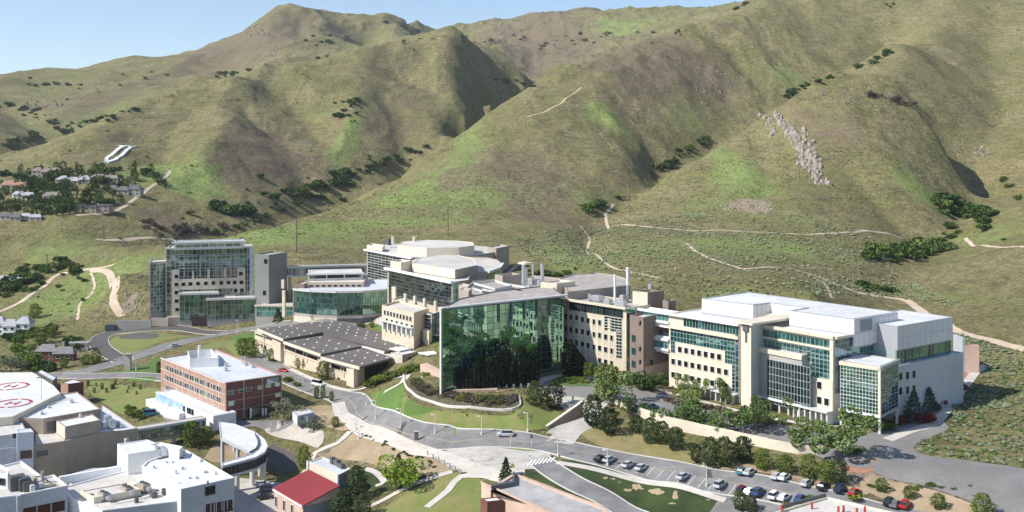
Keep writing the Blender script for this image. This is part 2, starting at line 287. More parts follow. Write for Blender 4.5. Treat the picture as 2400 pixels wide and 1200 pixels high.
# ------------------------------------------------------------------ hillside material
def hill_material():
    m = bpy.data.materials.new('hill_grass'); m.use_nodes = True; n = m.node_tree; L = n.links.new; p = n.nodes['Principled BSDF']
    p.inputs['Roughness'].default_value = 0.95; p.inputs['Specular IOR Level'].default_value = 0.1
    g = n.nodes.new('ShaderNodeNewGeometry')
    def noise(sc, det=6, rough=0.6, vec=None, dist=0.0):
        z = n.nodes.new('ShaderNodeTexNoise'); z.inputs['Scale'].default_value = sc; z.inputs['Detail'].default_value = det; z.inputs['Roughness'].default_value = rough; z.inputs['Distortion'].default_value = dist
        L(vec or g.outputs['Position'], z.inputs['Vector']); return z.outputs['Fac']
    def ramp(src, a, b, lo, hi):
        r = n.nodes.new('ShaderNodeMapRange'); r.interpolation_type = 'SMOOTHSTEP'; r.clamp = True; L(src, r.inputs[0]); r.inputs[1].default_value = a; r.inputs[2].default_value = b; r.inputs[3].default_value = lo; r.inputs[4].default_value = hi; return r.outputs[0]
    def mix(f, a, b):
        x = n.nodes.new('ShaderNodeMix'); x.data_type = 'RGBA'
        if isinstance(f, float): x.inputs[0].default_value = f
        else: L(f, x.inputs[0])
        for k, v in ((6, a), (7, b)):
            if isinstance(v, tuple): x.inputs[k].default_value = (*v, 1)
            else: L(v, x.inputs[k])
        return x.outputs[2]
    def math_(op, a, b):
        x = n.nodes.new('ShaderNodeMath'); x.operation = op
        for k, v in ((0, a), (1, b)):
            if isinstance(v, (int, float)): x.inputs[k].default_value = v
            else: L(v, x.inputs[k])
        return x.outputs[0]
    at = n.nodes.new('ShaderNodeAttribute'); at.attribute_name = 'veg'; sp = n.nodes.new('ShaderNodeSeparateColor'); L(at.outputs['Color'], sp.inputs[0])
    green, brown, dirt = sp.outputs[0], sp.outputs[1], sp.outputs[2]
    # anisotropic run-off streaks
    big = noise(0.012, 6, 0.6, dist=0.6); mid = noise(0.06, 7, 0.65); fine = noise(0.55, 6, 0.7); vf = noise(0.22, 5, 0.7)
    # olive tan grass
    base = mix(ramp(big, 0.35, 0.65, 0, 1), (0.240, 0.225, 0.088), (0.335, 0.280, 0.145))
    base = mix(ramp(vf, 0.42, 0.62, 0, 0.75), base, mix(ramp(mid,.4,.6,0,1),(0.120, 0.130, 0.045),(0.175,0.140,0.080)))
    base = mix(ramp(fine, 0.46, 0.60, 0, 0.7), base, (0.085, 0.095, 0.035))
    base = mix(ramp(noise(0.11, 6, 0.8), 0.54, 0.66, 0, 0.6), base, (0.36, 0.33, 0.19))
    mpc = n.nodes.new('ShaderNodeMapping'); mpc.inputs['Scale'].default_value = (.035,.035,.42); L(g.outputs['Position'], mpc.inputs['Vector'])
    terr = noise(1.0, 7, 0.75, mpc.outputs[0], 0.4)
    mps = n.nodes.new('ShaderNodeMapping'); mps.inputs['Scale'].default_value = (.16,.05,.03); L(g.outputs['Position'], mps.inputs['Vector'])
    streak = noise(1.0, 8, 0.75, mps.outputs[0], 0.8)
    base = mix(ramp(terr, 0.50, 0.62, 0, 0.7), base, (0.135, 0.110, 0.062))
    base = mix(ramp(streak, 0.52, 0.66, 0, 0.5), base, (0.33, 0.31, 0.15))
    gn = math_('ADD', math_('MULTIPLY', green, 1.25), math_('MULTIPLY', math_('SUBTRACT', mid, 0.5), 1.6))
    gcol = mix(ramp(vf, 0.35, 0.65, 0, 1), (0.165, 0.225, 0.058), (0.290, 0.345, 0.125))
    base = mix(ramp(gn, 0.35, 0.95, 0, 0.9), base, gcol)
    bn = math_('ADD', math_('MULTIPLY', brown, 1.15), math_('MULTIPLY', math_('SUBTRACT', noise(0.035, 7, 0.68, dist=0.5), 0.5), 1.8))
    bcol = mix(ramp(vf, 0.4, 0.6, 0, 1), (0.145, 0.110, 0.070), (0.245, 0.190, 0.130))
    base = mix(ramp(bn, 0.40, 1.0, 0, 0.8), base, bcol)
    dn = math_('ADD', dirt, math_('MULTIPLY', math_('SUBTRACT', vf, 0.5), 1.3))
    base = mix(ramp(dn, 0.5, 0.8, 0, 0.9), base, mix(ramp(fine, .4,.6,0,1), (0.30, 0.225, 0.165), (0.42, 0.34, 0.27)))
    # scattered tufts and pale stones
    vo = n.nodes.new('ShaderNodeTexVoronoi'); vo.inputs['Scale'].default_value = 0.42; L(g.outputs['Position'], vo.inputs['Vector'])
    tuft = math_('MULTIPLY', ramp(vo.outputs['Distance'], 0.22, 0.40, 1, 0), ramp(noise(0.03, 3), 0.42, 0.58, 0, 0.75))
    base = mix(tuft, base, (0.050, 0.065, 0.028))
    vo3 = n.nodes.new('ShaderNodeTexVoronoi'); vo3.inputs['Scale'].default_value = 0.16; L(g.outputs['Position'], vo3.inputs['Vector'])
    base = mix(math_('MULTIPLY', ramp(vo3.outputs['Distance'], 0.16, 0.34, 1, 0), ramp(noise(0.014, 4), 0.50, 0.60, 0, 0.65)), base, (0.070, 0.075, 0.042))
    vo2 = n.nodes.new('ShaderNodeTexVoronoi'); vo2.inputs['Scale'].default_value = 0.30; L(g.outputs['Position'], vo2.inputs['Vector'])
    peb = math_('MULTIPLY', ramp(vo2.outputs['Distance'], 0.10, 0.22, 1, 0), ramp(noise(0.02, 4), 0.52, 0.64, 0, 0.7))
    base = mix(peb, base, (0.33, 0.31, 0.27))
    L(base, p.inputs['Base Color'])
    b1 = n.nodes.new('ShaderNodeBump'); b1.inputs['Distance'].default_value = 2.6; b1.inputs['Strength'].default_value = 1.0; L(noise(0.16, 8, 0.72), b1.inputs['Height'])
    b2 = n.nodes.new('ShaderNodeBump'); b2.inputs['Distance'].default_value = 0.45; b2.inputs['Strength'].default_value = 0.9; L(fine, b2.inputs['Height']); L(b1.outputs[0], b2.inputs['Normal'])
    L(b2.outputs[0], p.inputs['Normal'])
    return m
# vegetation and painted slope-shade zones: (px, py, radius_x_px, radius_y_px, amount)
def zone(lst):
    A = np.zeros(XX.shape)
    for px, py, rx, ry, a in lst:
        c = cast(px, py)
        if c is None: continue
        e = cast(px, py+ry) or c; e2 = cast(px, py-ry) or c
        sx = rx/F*c[1]; sy = max(8, abs(e[1]-c[1]), min(abs(e2[1]-c[1]), 3*abs(e[1]-c[1])+10))
        A = A + a*np.exp(-((XX-c[0])/sx)**2-((YY-c[1])/sy)**2)
    return A
Zg = np.clip(zone(GREEN), -1, 1.2); Zb = np.clip(zone(BROWN), -1, 1.2); Zd = np.clip(zone(DIRT), 0, 1.2)
n0 = len(GX); n1 = len(GY)
V = np.stack([XX, YY, HH], -1).reshape(-1, 3)
I = np.arange(n0*n1).reshape(n0, n1)
a = I[:-1,:-1].ravel(); b = I[1:,:-1].ravel(); c = I[1:,1:].ravel(); d = I[:-1,1:].ravel()
Fc = np.concatenate([np.stack([a,b,c],-1), np.stack([a,c,d],-1)])
tm = mesh_np('terrain', V, Fc, hill_material(), True)
at = tm.color_attributes.new('veg', 'FLOAT_COLOR', 'POINT')
at.data.foreach_set('color', np.stack([Zg, Zb, Zd, np.ones_like(Zg)], -1).astype(np.float32).ravel())
terrain = struct(link(bpy.data.objects.new('hills', tm)))

# ------------------------------------------------------------------ roads, lawns, paths: sheets laid over the ground
def catmull(P, step=3.0):
    P = [np.array(p, float) for p in P]; P = [2*P[0]-P[1]] + P + [2*P[-1]-P[-2]]; out = []
    for i in range(1, len(P)-2):
        n = max(2, int(np.linalg.norm(P[i+1]-P[i])/step))
        for k in range(n):
            t = k/n; out.append(0.5*((2*P[i])+(-P[i-1]+P[i+1])*t+(2*P[i-1]-5*P[i]+4*P[i+1]-P[i+2])*t*t+(-P[i-1]+3*P[i]-3*P[i+1]+P[i+2])*t**3))
    out.append(P[-2]); return np.array(out)
def world(pxs):
    out = []
    for p in pxs:
        c = cast(*p)
        if c: out.append(c[:2])
    return out
def offset_line(C, off):
    T = np.gradient(C, axis=0); T /= np.linalg.norm(T, axis=1)[:,None]+1e-9; return C + np.stack([T[:,1], -T[:,0]], 1)*off
def ribbon(name, pxs, width, m, off=0.14, kind='structure', step=2.5, shift=0.0, nseg=None, pts=None, jag=0.0):
    C = catmull(pts if pts is not None else world(pxs), step); C = offset_line(C, shift) if shift else C
    k = nseg or max(2, int(width/2.2)+1); rows = []
    for j in range(k+1):
        o = (j/k-0.5)*width
        if jag: o = o + (RNG.random(len(C))-.5)*jag
        T = np.gradient(C, axis=0); T /= np.linalg.norm(T, axis=1)[:,None]+1e-9
        rows.append(C + np.stack([T[:,1]*o, -T[:,0]*o], 1))
    R = np.stack(rows, 1); z = H(R[...,0], R[...,1]) + off
    V = np.concatenate([R, z[...,None]], -1).reshape(-1, 3); n = len(C); I = np.arange(n*(k+1)).reshape(n, k+1)
    Fq = np.stack([I[:-1,:-1].ravel(), I[:-1,1:].ravel(), I[1:,1:].ravel(), I[1:,:-1].ravel()], -1)
    o = link(bpy.data.objects.new(name, mesh_np(name, V, Fq, m, True)))
    if kind == 'structure': o['kind'] = 'structure'
    return o
def kerb(pxs, off_side, m, w=0.32, h=0.22, base=0.05, step=2.5, pts=None):
    C = offset_line(catmull(pts if pts is not None else world(pxs), step), off_side)
    A = offset_line(C, -w/2); B = offset_line(C, w/2); n = len(C); V = []; 
    for P, dz in ((A, -.3), (A, h), (B, h), (B, -.3)):
        V.append(np.c_[P, H(P[:,0], P[:,1])+base+dz])
    V = np.stack(V, 1).reshape(-1, 3); I = np.arange(n*4).reshape(n, 4); Fq = []
    for j in range(3): Fq.append(np.stack([I[:-1,j], I[:-1,j+1], I[1:,j+1], I[1:,j]], -1))
    o = link(bpy.data.objects.new('kerb', mesh_np('kerb', V, np.concatenate(Fq), m))); o['kind'] = 'structure'; return o
def inside(P, poly):
    x, y = P[:,0], P[:,1]; c = np.zeros(len(P), bool); n = len(poly)
    for i in range(n):
        x0, y0 = poly[i]; x1, y1 = poly[(i+1) % n]
        if y0 == y1: continue
        c ^= ((y0 > y) != (y1 > y)) & (x < (x1-x0)*(y-y0)/(y1-y0)+x0)
    return c
def sheet(name, pxs, m, off=0.08, step=3.0, wob=0.0, pts=None, smooth_edge=True, parent=None):
    P = pts if pts is not None else world(pxs)
    C = []
    if smooth_edge:
        Q = P + [P[0]]; C = list(catmull(Q, step))[:-1]
    else:
        for a, b in zip(P, P[1:]+P[:1]):
            a = np.array(a); b = np.array(b); n = max(1, int(np.linalg.norm(b-a)/step)); C += [a+(b-a)*k/n for k in range(n)]
    C = np.array(C)
    if wob: C = C + (RNG.random(C.shape)-.5)*wob
    lo = C.min(0); hi = C.max(0); g = np.stack(np.meshgrid(np.arange(lo[0]+step*.5, hi[0], step), np.arange(lo[1]+step*.5, hi[1], step)), -1).reshape(-1, 2)
    g = g + (RNG.random(g.shape)-.5)*step*.2
    g = g[inside(g, C)]
    vs_ = [Vector(p) for p in C] + [Vector(p) for p in g]; n = len(C)
    r = geometry.delaunay_2d_cdt(vs_, [(i, (i+1) % n) for i in range(n)], [], 1, 1e-4)
    V = np.array([(v.x, v.y) for v in r[0]]); z = H(V[:,0], V[:,1])+off
    me = bpy.data.meshes.new(name); me.from_pydata(np.c_[V, z].tolist(), [], [list(f) for f in r[2]]); me.materials.append(m)
    me.polygons.foreach_set('use_smooth', [True]*len(me.polygons)); me.update()
    # faces up
    if len(me.polygons) and me.polygons[0].normal.z < 0: me.flip_normals()
    o = link(bpy.data.objects.new(name, me)); o['kind'] = 'structure'; return o
M_asph = mat('asphalt', (.215,.21,.205), .9, .22, .22, bump=.02, bscale=3)
M_dark = mat('dark_asphalt_and_shade', (.105,.095,.09), .9, .08, .2)
M_grey = mat('new_asphalt', (.225,.215,.205), .9, .12, .14)
M_conc = mat('concrete', (.47,.44,.395), .85, .16, .35)
M_path = mat('pale_path', (.56,.51,.45), .9, .10, .35)
M_kerb = mat('kerb_concrete', (.62,.59,.54), .8, .08, .5)
M_lawn = mat('lawn', (.105,.200,.032), .95, 0, .12, col2=(.085,.140,.026), bump=.08, bscale=2.5)
M_lawn2 = mat('dry_lawn', (.125,.200,.032), .95, 0, .16, col2=(.255,.215,.085), bump=.1, bscale=2, detail=8)
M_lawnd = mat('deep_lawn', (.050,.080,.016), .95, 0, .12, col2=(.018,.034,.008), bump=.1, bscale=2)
M_dirt = mat('bare_dirt', (.44,.33,.22), .95, 0, .12, col2=(.30,.23,.13), bump=.15, bscale=1.5, detail=9)
M_mulch = mat('bark_mulch', (.19,.10,.065), .95, .35, .5, bump=.1, bscale=3)
M_redmulch = mat('red_gravel', (.36,.18,.12), .95, .25, .6, bump=.1, bscale=3)
M_trail = mat('trail_dirt', (.56,.44,.33), .95, .15, .2)
M_paint = mat('road_paint', (.75,.74,.70), .7); M_yel = mat('yellow_paint', (.45,.36,.20), .7)
M_gvl = mat('grey_gravel', (.36,.35,.33), .95, .35, .8, bump=.1, bscale=3)

def road(name, pxs, width, m=None, kb=True, line=False):
    o = ribbon(name, pxs, width, m or M_asph, .14)
    if kb: kerb(pxs, width/2+.16, M_kerb); kerb(pxs, -width/2-.16, M_kerb)
    if line: ribbon('centre_line', pxs, .2, M_yel, .17, nseg=1); 
    return o
# lawns and soils first
sheet('lawn', [(868,928),(900,912),(940,905),(955,930),(1000,955),(1060,968),(1130,972),(1215,965),(1228,932),(1245,935),(1312,968),(1290,1003),(1200,1018),(1080,1017),(985,1005),(915,985),(872,960)], M_lawn2, .08)
sheet('lawn', [(868,926),(902,911),(940,904),(952,925),(1000,953),(1020,962),(960,975),(905,972),(875,955)], M_lawn, .12, wob=2.5)
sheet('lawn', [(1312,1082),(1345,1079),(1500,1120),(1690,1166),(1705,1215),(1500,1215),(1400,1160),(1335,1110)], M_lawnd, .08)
for px, py, rx, ry in [(1420,1121,8,2.5),(1436,1123,6,2.5),(1452,1131,3,2),(1490,1142,14,8),(1538,1153,20,7),(1583,1163,9,10),(1575,1181,8,2.5),(1500,1146,10,3),(1690,1182,5,4),(1660,1172,6,2),(1472,1150,10,3)]:
    sheet('bare_patch', [(px+rx*math.cos(a)*random.uniform(.6,1.2), py+ry*math.sin(a)*random.uniform(.6,1.2)) for a in [k*math.pi/4 for k in range(8)]], M_dirt, .12, 1.5, wob=.6)
sheet('lawn', [(1068,1108),(1110,1118),(1140,1140),(1150,1215),(880,1215),(940,1165),(1000,1130)], M_lawn2, .08)
sheet('lawn', [(982,1041),(1030,1036),(1078,1039),(1045,1052),(1028,1066),(1000,1054)], M_lawn, .08)
sheet('lawn', [(1163,1036),(1230,1034),(1250,1046),(1245,1068),(1225,1075),(1195,1060),(1165,1046)], M_lawn2, .08)
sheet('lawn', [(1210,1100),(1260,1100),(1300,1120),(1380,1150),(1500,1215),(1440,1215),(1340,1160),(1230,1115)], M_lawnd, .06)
sheet('lawn', [(200,895),(250,893),(300,905),(375,912),(372,935),(340,965),(290,972),(250,950),(215,925)], M_lawn2, .08)
sheet('lawn', [(250,872),(300,868),(340,855),(376,836),(378,868),(320,876)], M_lawn, .08)
sheet('lawn', [(305,886),(360,884),(360,893),(305,895)], M_lawn, .16)
sheet('lawn', [(440,830),(500,802),(560,798),(600,800),(610,850),(570,850),(520,815)], M_lawn2, .08)
sheet('lawn', [(540,792),(590,778),(600,800),(560,806)], M_lawn, .10)
sheet('lawn', [(255,800),(300,780),(400,783),(450,790),(380,800),(310,830),(275,820)], M_lawn2, .09)
sheet('lawn', [(862,762),(880,760),(1036,800),(1036,812),(1010,806),(900,780)], M_lawn, .09)
sheet('dirt_slope', [(830,1012),(880,1030),(960,1055),(1050,1090),(1045,1110),(980,1112),(900,1098),(860,1085),(770,1066),(800,1040)], M_dirt, .08)
sheet('dirt_slope', [(730,955),(770,950),(800,975),(830,1000),(800,1010),(760,1000),(735,975)], M_dirt, .08)
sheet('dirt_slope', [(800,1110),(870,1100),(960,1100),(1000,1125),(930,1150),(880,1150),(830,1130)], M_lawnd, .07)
sheet('dirt_slope', [(500,1045),(560,1040),(585,1060),(570,1075),(520,1085),(480,1075)], M_dirt, .08)
sheet('embankment', [(1362,985),(1420,985),(1500,1015),(1560,1042),(1640,1066),(1620,1090),(1540,1085),(1440,1062),(1366,1022)], mat('dry_bank',(.16,.17,.04),.95,0,.06,col2=(.36,.27,.14),bump=.1,bscale=2,detail=8), .08)
sheet('dirt_verge', [(1640,1070),(1760,1090),(1860,1115),(1960,1125),(2040,1135),(2030,1160),(1900,1130),(1760,1105),(1650,1092)], M_dirt, .08)
sheet('dirt_verge', [(2045,1112),(2150,1140),(2280,1182),(2330,1215),(2180,1215),(2100,1180),(2010,1140)], M_dirt, .08)
sheet('planting_bed', [(952,893),(985,890),(1040,920),(1130,932),(1212,928),(1215,952),(1140,958),(1070,954),(1010,940),(966,918)], mat('planted_soil',(.11,.095,.055),.95,.4,.5,bump=.1,bscale=3), .10)
sheet('mulch_bed', [(2120,985),(2085,975),(2150,955),(2200,925),(2255,870),(2290,862),(2250,905),(2215,950),(2195,985),(2150,990)], M_redmulch, .08)
sheet('mulch_bed', [(2000,1068),(2060,1075),(2045,1105),(2000,1108),(1950,1090)], M_redmulch, .10)
sheet('gravel_yard', [(620,985),(700,990),(740,1000),(760,1020),(745,1050),(700,1035),(625,1015)], mat('cream_gravel',(.52,.47,.40),.95,.12,.4), .08)
# plazas and pavements
sheet('plaza', [(1080,1046),(1160,1048),(1235,1058),(1290,1062),(1270,1095),(1230,1100),(1180,1110),(1130,1115),(1060,1100),(1020,1070)], M_conc, .11)
sheet('forecourt', [(1240,905),(1270,885),(1330,876),(1400,882),(1425,895),(1450,930),(1400,965),(1375,985),(1350,1010),(1280,1015),(1330,975),(1290,935)], M_conc, .10)
sheet('parking_lot', [(1262,908),(1290,890),(1345,882),(1400,890),(1470,905),(1560,930),(1700,975),(1850,1000),(2000,1020),(2170,985),(2225,1003),(2150,1040),(2146,1058),(2180,1070),(2300,1085),(2420,1110),(2460,1215),(2335,1215),(2280,1178),(2150,1136),(2050,1108),(1960,1085),(1800,1030),(1650,1003),(1500,958),(1420,945),(1300,925)], M_grey, .13)
sheet('planted_island', [(1295,893),(1318,884),(1352,886),(1388,905),(1350,905),(1300,902)], M_lawn, .20)
sheet('yard_or_shade', [(380,975),(500,985),(560,985),(640,985),(700,985),(640,1015),(600,1000),(520,1000),(400,990)], M_asph, .09)
sheet('yard_or_shade', [(560,1120),(640,1130),(700,1140),(660,1180),(640,1215),(560,1215),(540,1160)], M_conc, .09)
sheet('yard_or_shade', [(640,1040),(700,1075),(680,1110),(640,1100),(610,1070)], M_dark, .09)  # dark sheet painting the shadow that falls right of the curved bridge
sheet('plaza', [(690,750),(760,742),(900,740),(900,765),(860,760),(790,750),(700,765)], M_conc, .10)
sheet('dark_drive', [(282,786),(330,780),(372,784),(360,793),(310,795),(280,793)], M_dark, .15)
# roads
road('road', [(560,838),(620,850),(690,890),(750,915),(800,930),(828,948),(838,970),(868,992),(930,1010),(1000,1026),(1100,1032),(1200,1034),(1290,1044),(1380,1064),(1500,1092),(1620,1113),(1740,1136),(1850,1158),(1960,1182),(2080,1210)], 11.5, line=True)
sheet('parking_bays', [(1330,1068),(1400,1075),(1520,1102),(1700,1145),(1800,1172),(1790,1182),(1690,1168),(1500,1122),(1345,1080)], M_asph, .13)
sheet('parking_bays', [(1690,1160),(1800,1172),(1960,1172),(2080,1185),(2180,1215),(1700,1215)], M_asph, .12)
road('road', [(-40,893),(60,886),(140,880),(210,868),(290,845),(360,822),(440,800),(520,784),(600,771),(680,762),(780,752),(880,750)], 12, line=True)
road('road', [(130,882),(220,882),(300,880),(380,886),(450,900)], 9, M_asph)
road('road', [(520,780),(430,771),(340,772),(262,780),(232,798),(245,822),(290,846)], 9.5, M_dark, True)
road('road', [(1262,1078),(1300,1106),(1350,1136),(1420,1170),(1500,1215)], 7, M_asph)
road('road', [(1340,940),(1375,965),(1385,985),(1340,1008),(1310,1040)], 9, M_conc, False)
ribbon('sidewalk', [(792,945),(805,975),(850,1005),(930,1035),(1010,1062),(1090,1090),(1180,1118)], 5.0, M_path, .18)
ribbon('sidewalk', [(900,920),(940,898),(955,880)], 3.0, M_path, .18)
ribbon('sidewalk', [(680,866),(740,893),(800,913),(870,905),(950,882)], 2.6, M_path, .22)
ribbon('sidewalk', [(2312,858),(2288,872),(2262,905),(2235,940),(2215,965),(2190,993),(2130,1012),(2080,1032)], 3.4, M_path, .2)
ribbon('sidewalk', [(1500,900),(1560,918),(1640,940),(1730,965),(1800,980),(1930,1000),(2040,1000)], 2.6, M_path, .2)
ribbon('sidewalk', [(1305,1085),(1500,1128),(1700,1174)], 2.2, M_path, .2)
ribbon('sidewalk', [(1000,1190),(1050,1150),(1080,1118),(1160,1116),(1230,1106)], 2.2, M_path, .2)
ribbon('sidewalk', [(820,1012),(790,1040),(740,1062),(720,1100),(690,1150)], 2.4, M_path, .2)
ribbon('sidewalk', [(880,1140),(900,1130),(880,1108),(855,1100)], 2.0, M_path, .2)
ribbon('sidewalk', [(860,1190),(940,1150),(1010,1122),(1060,1106)], 2.0, M_path, .2)
# trails on the hillsides
for pts, wd in [([(-30,740),(20,722),(70,692),(125,650),(170,637),(230,630),(268,620)],3.4), ([(215,632),(255,640),(272,660),(266,690),(268,715),(285,742)],4.6), ([(213,640),(222,670),(212,692),(188,712),(182,750)],1.6),
    ([(1362,530),(1382,560),(1376,592),(1412,612),(1470,636),(1545,652)],1.8), ([(1438,478),(1420,512),(1470,527),(1600,540),(1800,545),(1950,547),(2125,564)],2.6), ([(1610,570),(1650,600),(1740,632)],2.2),
    ([(1925,652),(2005,684),(2100,700),(2150,722),(2235,772),(2330,800),(2420,826)],4.2), ([(1740,632),(1835,628),(1925,652)],2.4), ([(1905,650),(1935,668),(1950,700)],1.6), ([(2263,558),(2300,575),(2420,584)],2.6), ([(1362,205),(1330,228),(1310,245),(1235,275)],1.8),
    ([(225,561),(300,562),(410,563)],3.5), ([(400,400),(340,450),(280,490),(180,505)],3.5), ([(1130,700),(1190,640),(1230,612)],3)]:
    ribbon('trail', pts, wd, M_trail, .15, step=3.0, jag=.5, nseg=2)
# kerb round the shrub bed and lawn
kerb([(946,880),(950,905),(968,924),(1010,943),(1065,956),(1140,961),(1214,956),(1217,930)], 0, M_kerb, w=.5, h=.6)
for k in range(16):
    px, py = [(850+30*k, 985+14*k*.55) for k in range(4)][k % 4] if k < 4 else random.choice([(1020+random.uniform(0,250), 1032), (1400+random.uniform(0,300), 1078+random.uniform(0,40)), (700+random.uniform(0,90), 895+random.uniform(0,25))])
    c_ = cast(px, py)
    if c_: a_ = random.uniform(0, 3); w_, l_ = random.uniform(.8,1.8), random.uniform(3,8); sheet('asphalt_patch', None, M_dark if k % 3 == 0 else M_grey, .155, 1.5, pts=[(c_[0]+math.cos(a_)*l_*i-math.sin(a_)*w_*j, c_[1]+math.sin(a_)*l_*i+math.cos(a_)*w_*j) for i, j in ((-.5,-.5),(.5,-.5),(.5,.5),(-.5,.5))], smooth_edge=False)
for k in range(9):
    c_ = cast(1080+random.uniform(0,190), 1062+random.uniform(0,40))
    if c_: ribbon('plaza_joint', None, .12, M_grey, .125, nseg=1, pts=[np.array(c_[:2]), np.array([c_[0]+random.uniform(-14,14), c_[1]+random.uniform(-8,8)])])
# parking bay lines
for i in range(16):
    a = cast(1395+i*24, 1088+i*5.6); b = a
    if a and b:
        ribbon('bay_line', None, .14, M_paint, .165, nseg=1, pts=[np.array(a[:2]), np.array([a[0]+3.0, a[1]+4.0])])
for i in range(7):
    a = cast(1236+i*9, 1094-i*1.6)
    if a: ribbon('crossing_stripe', None, .6, M_paint, .23, nseg=1, pts=[np.array(a[:2]), np.array([a[0]+1.5, a[1]+3.4])])

# ------------------------------------------------------------------ building kit
class MB:
    def __init__(s): s.v = []; s.f = []
    def add(s, V, Fs):
        n = len(s.v); s.v += [tuple(p) for p in V]; s.f += [tuple(i+n for i in f) for f in Fs]
    def box(s, c, size, rot=0.0):
        x, y, z = c; sx, sy, sz = [q/2 for q in size]; ca, sa = math.cos(rot), math.sin(rot); V = []
        for dz in (-sz, sz):
            for dx, dy in ((-sx,-sy),(sx,-sy),(sx,sy),(-sx,sy)): V.append((x+dx*ca-dy*sa, y+dx*sa+dy*ca, z+dz))
        s.add(V, [(0,3,2,1),(4,5,6,7),(0,1,5,4),(1,2,6,5),(2,3,7,6),(3,0,4,7)]); return s
    def prism(s, poly, z0, z1, top=True, bottom=False):
        P = ccw(poly); n = len(P); V = [(x,y,z0) for x,y in P]+[(x,y,z1) for x,y in P]
        Fs = [(i,(i+1)%n,n+(i+1)%n,n+i) for i in range(n)]
        if top: Fs += [tuple(n+i for i in t) for t in tess(P)]
        if bottom: Fs += [tuple(reversed(t)) for t in tess(P)]
        s.add(V, Fs); return s
    def cyl(s, c, r, z0, z1, n=10, r2=None):
        r2 = r if r2 is None else r2
        V = [(c[0]+r*math.cos(2*math.pi*k/n), c[1]+r*math.sin(2*math.pi*k/n), z0) for k in range(n)]+[(c[0]+r2*math.cos(2*math.pi*k/n), c[1]+r2*math.sin(2*math.pi*k/n), z1) for k in range(n)]
        s.add(V, [(k,(k+1)%n,n+(k+1)%n,n+k) for k in range(n)]+[tuple(range(n,2*n))]); return s
    def build(s, name, m, parent=None, shift=None):
        o = bpy.data.objects.new(name, None) if False else None
        L = parent_world(parent) if parent else (0,0,0)
        me = bpy.data.meshes.new(name); me.from_pydata([(x-L[0],y-L[1],z-L[2]) for x,y,z in s.v], [], s.f); me.materials.append(m); me.update()
        o = link(bpy.data.objects.new(name, me))
        if parent: o.parent = parent
        return o
def parent_world(p):
    x = y = z = 0.0
    while p is not None: x += p.location.x; y += p.location.y; z += p.location.z; p = p.parent
    return (x, y, z)
def ccw(P):
    a = sum(P[i][0]*P[(i+1)%len(P)][1]-P[(i+1)%len(P)][0]*P[i][1] for i in range(len(P)))
    return list(P) if a > 0 else list(P)[::-1]
def tess(P):
    T = geometry.tessellate_polygon([[Vector((x,y,0)) for x,y in P]]); out = []
    for a,b,c in T:
        ar = (P[b][0]-P[a][0])*(P[c][1]-P[a][1])-(P[c][0]-P[a][0])*(P[b][1]-P[a][1])
        out.append((a,b,c) if ar > 0 else (a,c,b))
    return out
def inset(P, t):
    n = len(P); out = []
    for i in range(n):
        a, b, c = Vector(P[i-1]), Vector(P[i]), Vector(P[(i+1)%n]); d1 = (b-a).normalized(); d2 = (c-b).normalized()
        n1 = Vector((-d1.y, d1.x)); n2 = Vector((-d2.y, d2.x)); m = n1+n2; k = max(0.35, m.length_squared/2)
        out.append(tuple(b+m*(t/k)/1.0*(1.0 if m.length else 0))) 
    return out
def thing(name, label, cat, loc=(0,0,0), group=None, rotz=0):
    o = link(bpy.data.objects.new(name, None)); o.location = loc; o.rotation_euler = (0,0,rotz); o.empty_display_size = .5
    return tag(o, label, cat, group)
def block(T, pxs, ztop, zbot, wall, roof=None, par=0.8, t=0.45, name='wall', rname='roof', xy=None):
    P = [GZ(x, y, ztop)[:2] for x, y in pxs] if xy is None else list(xy)
    if T.get('based') is None:
        cx = sum(p[0] for p in P)/len(P); cy = sum(p[1] for p in P)/len(P); T.location = (cx, cy, zbot); T['based'] = 1
    C = ccw(P); I_ = inset(C, t); n = len(C); mb = MB()
    V = [(x,y,zbot) for x,y in C]+[(x,y,ztop) for x,y in C]+[(x,y,ztop) for x,y in I_]+[(x,y,ztop-par) for x,y in I_]; Fs = []
    for i in range(n):
        j = (i+1)%n; Fs += [(i,j,n+j,n+i),(n+i,n+j,2*n+j,2*n+i),(2*n+i,2*n+j,3*n+j,3*n+i)]
    mb.add(V, Fs); w_ = mb.build(name, wall, T)
    rb = MB(); rb.add([(x,y,ztop-par+.01) for x,y in I_], [tuple(f) for f in tess(I_)]); rb.build(rname, roof or wall, T)
    return P
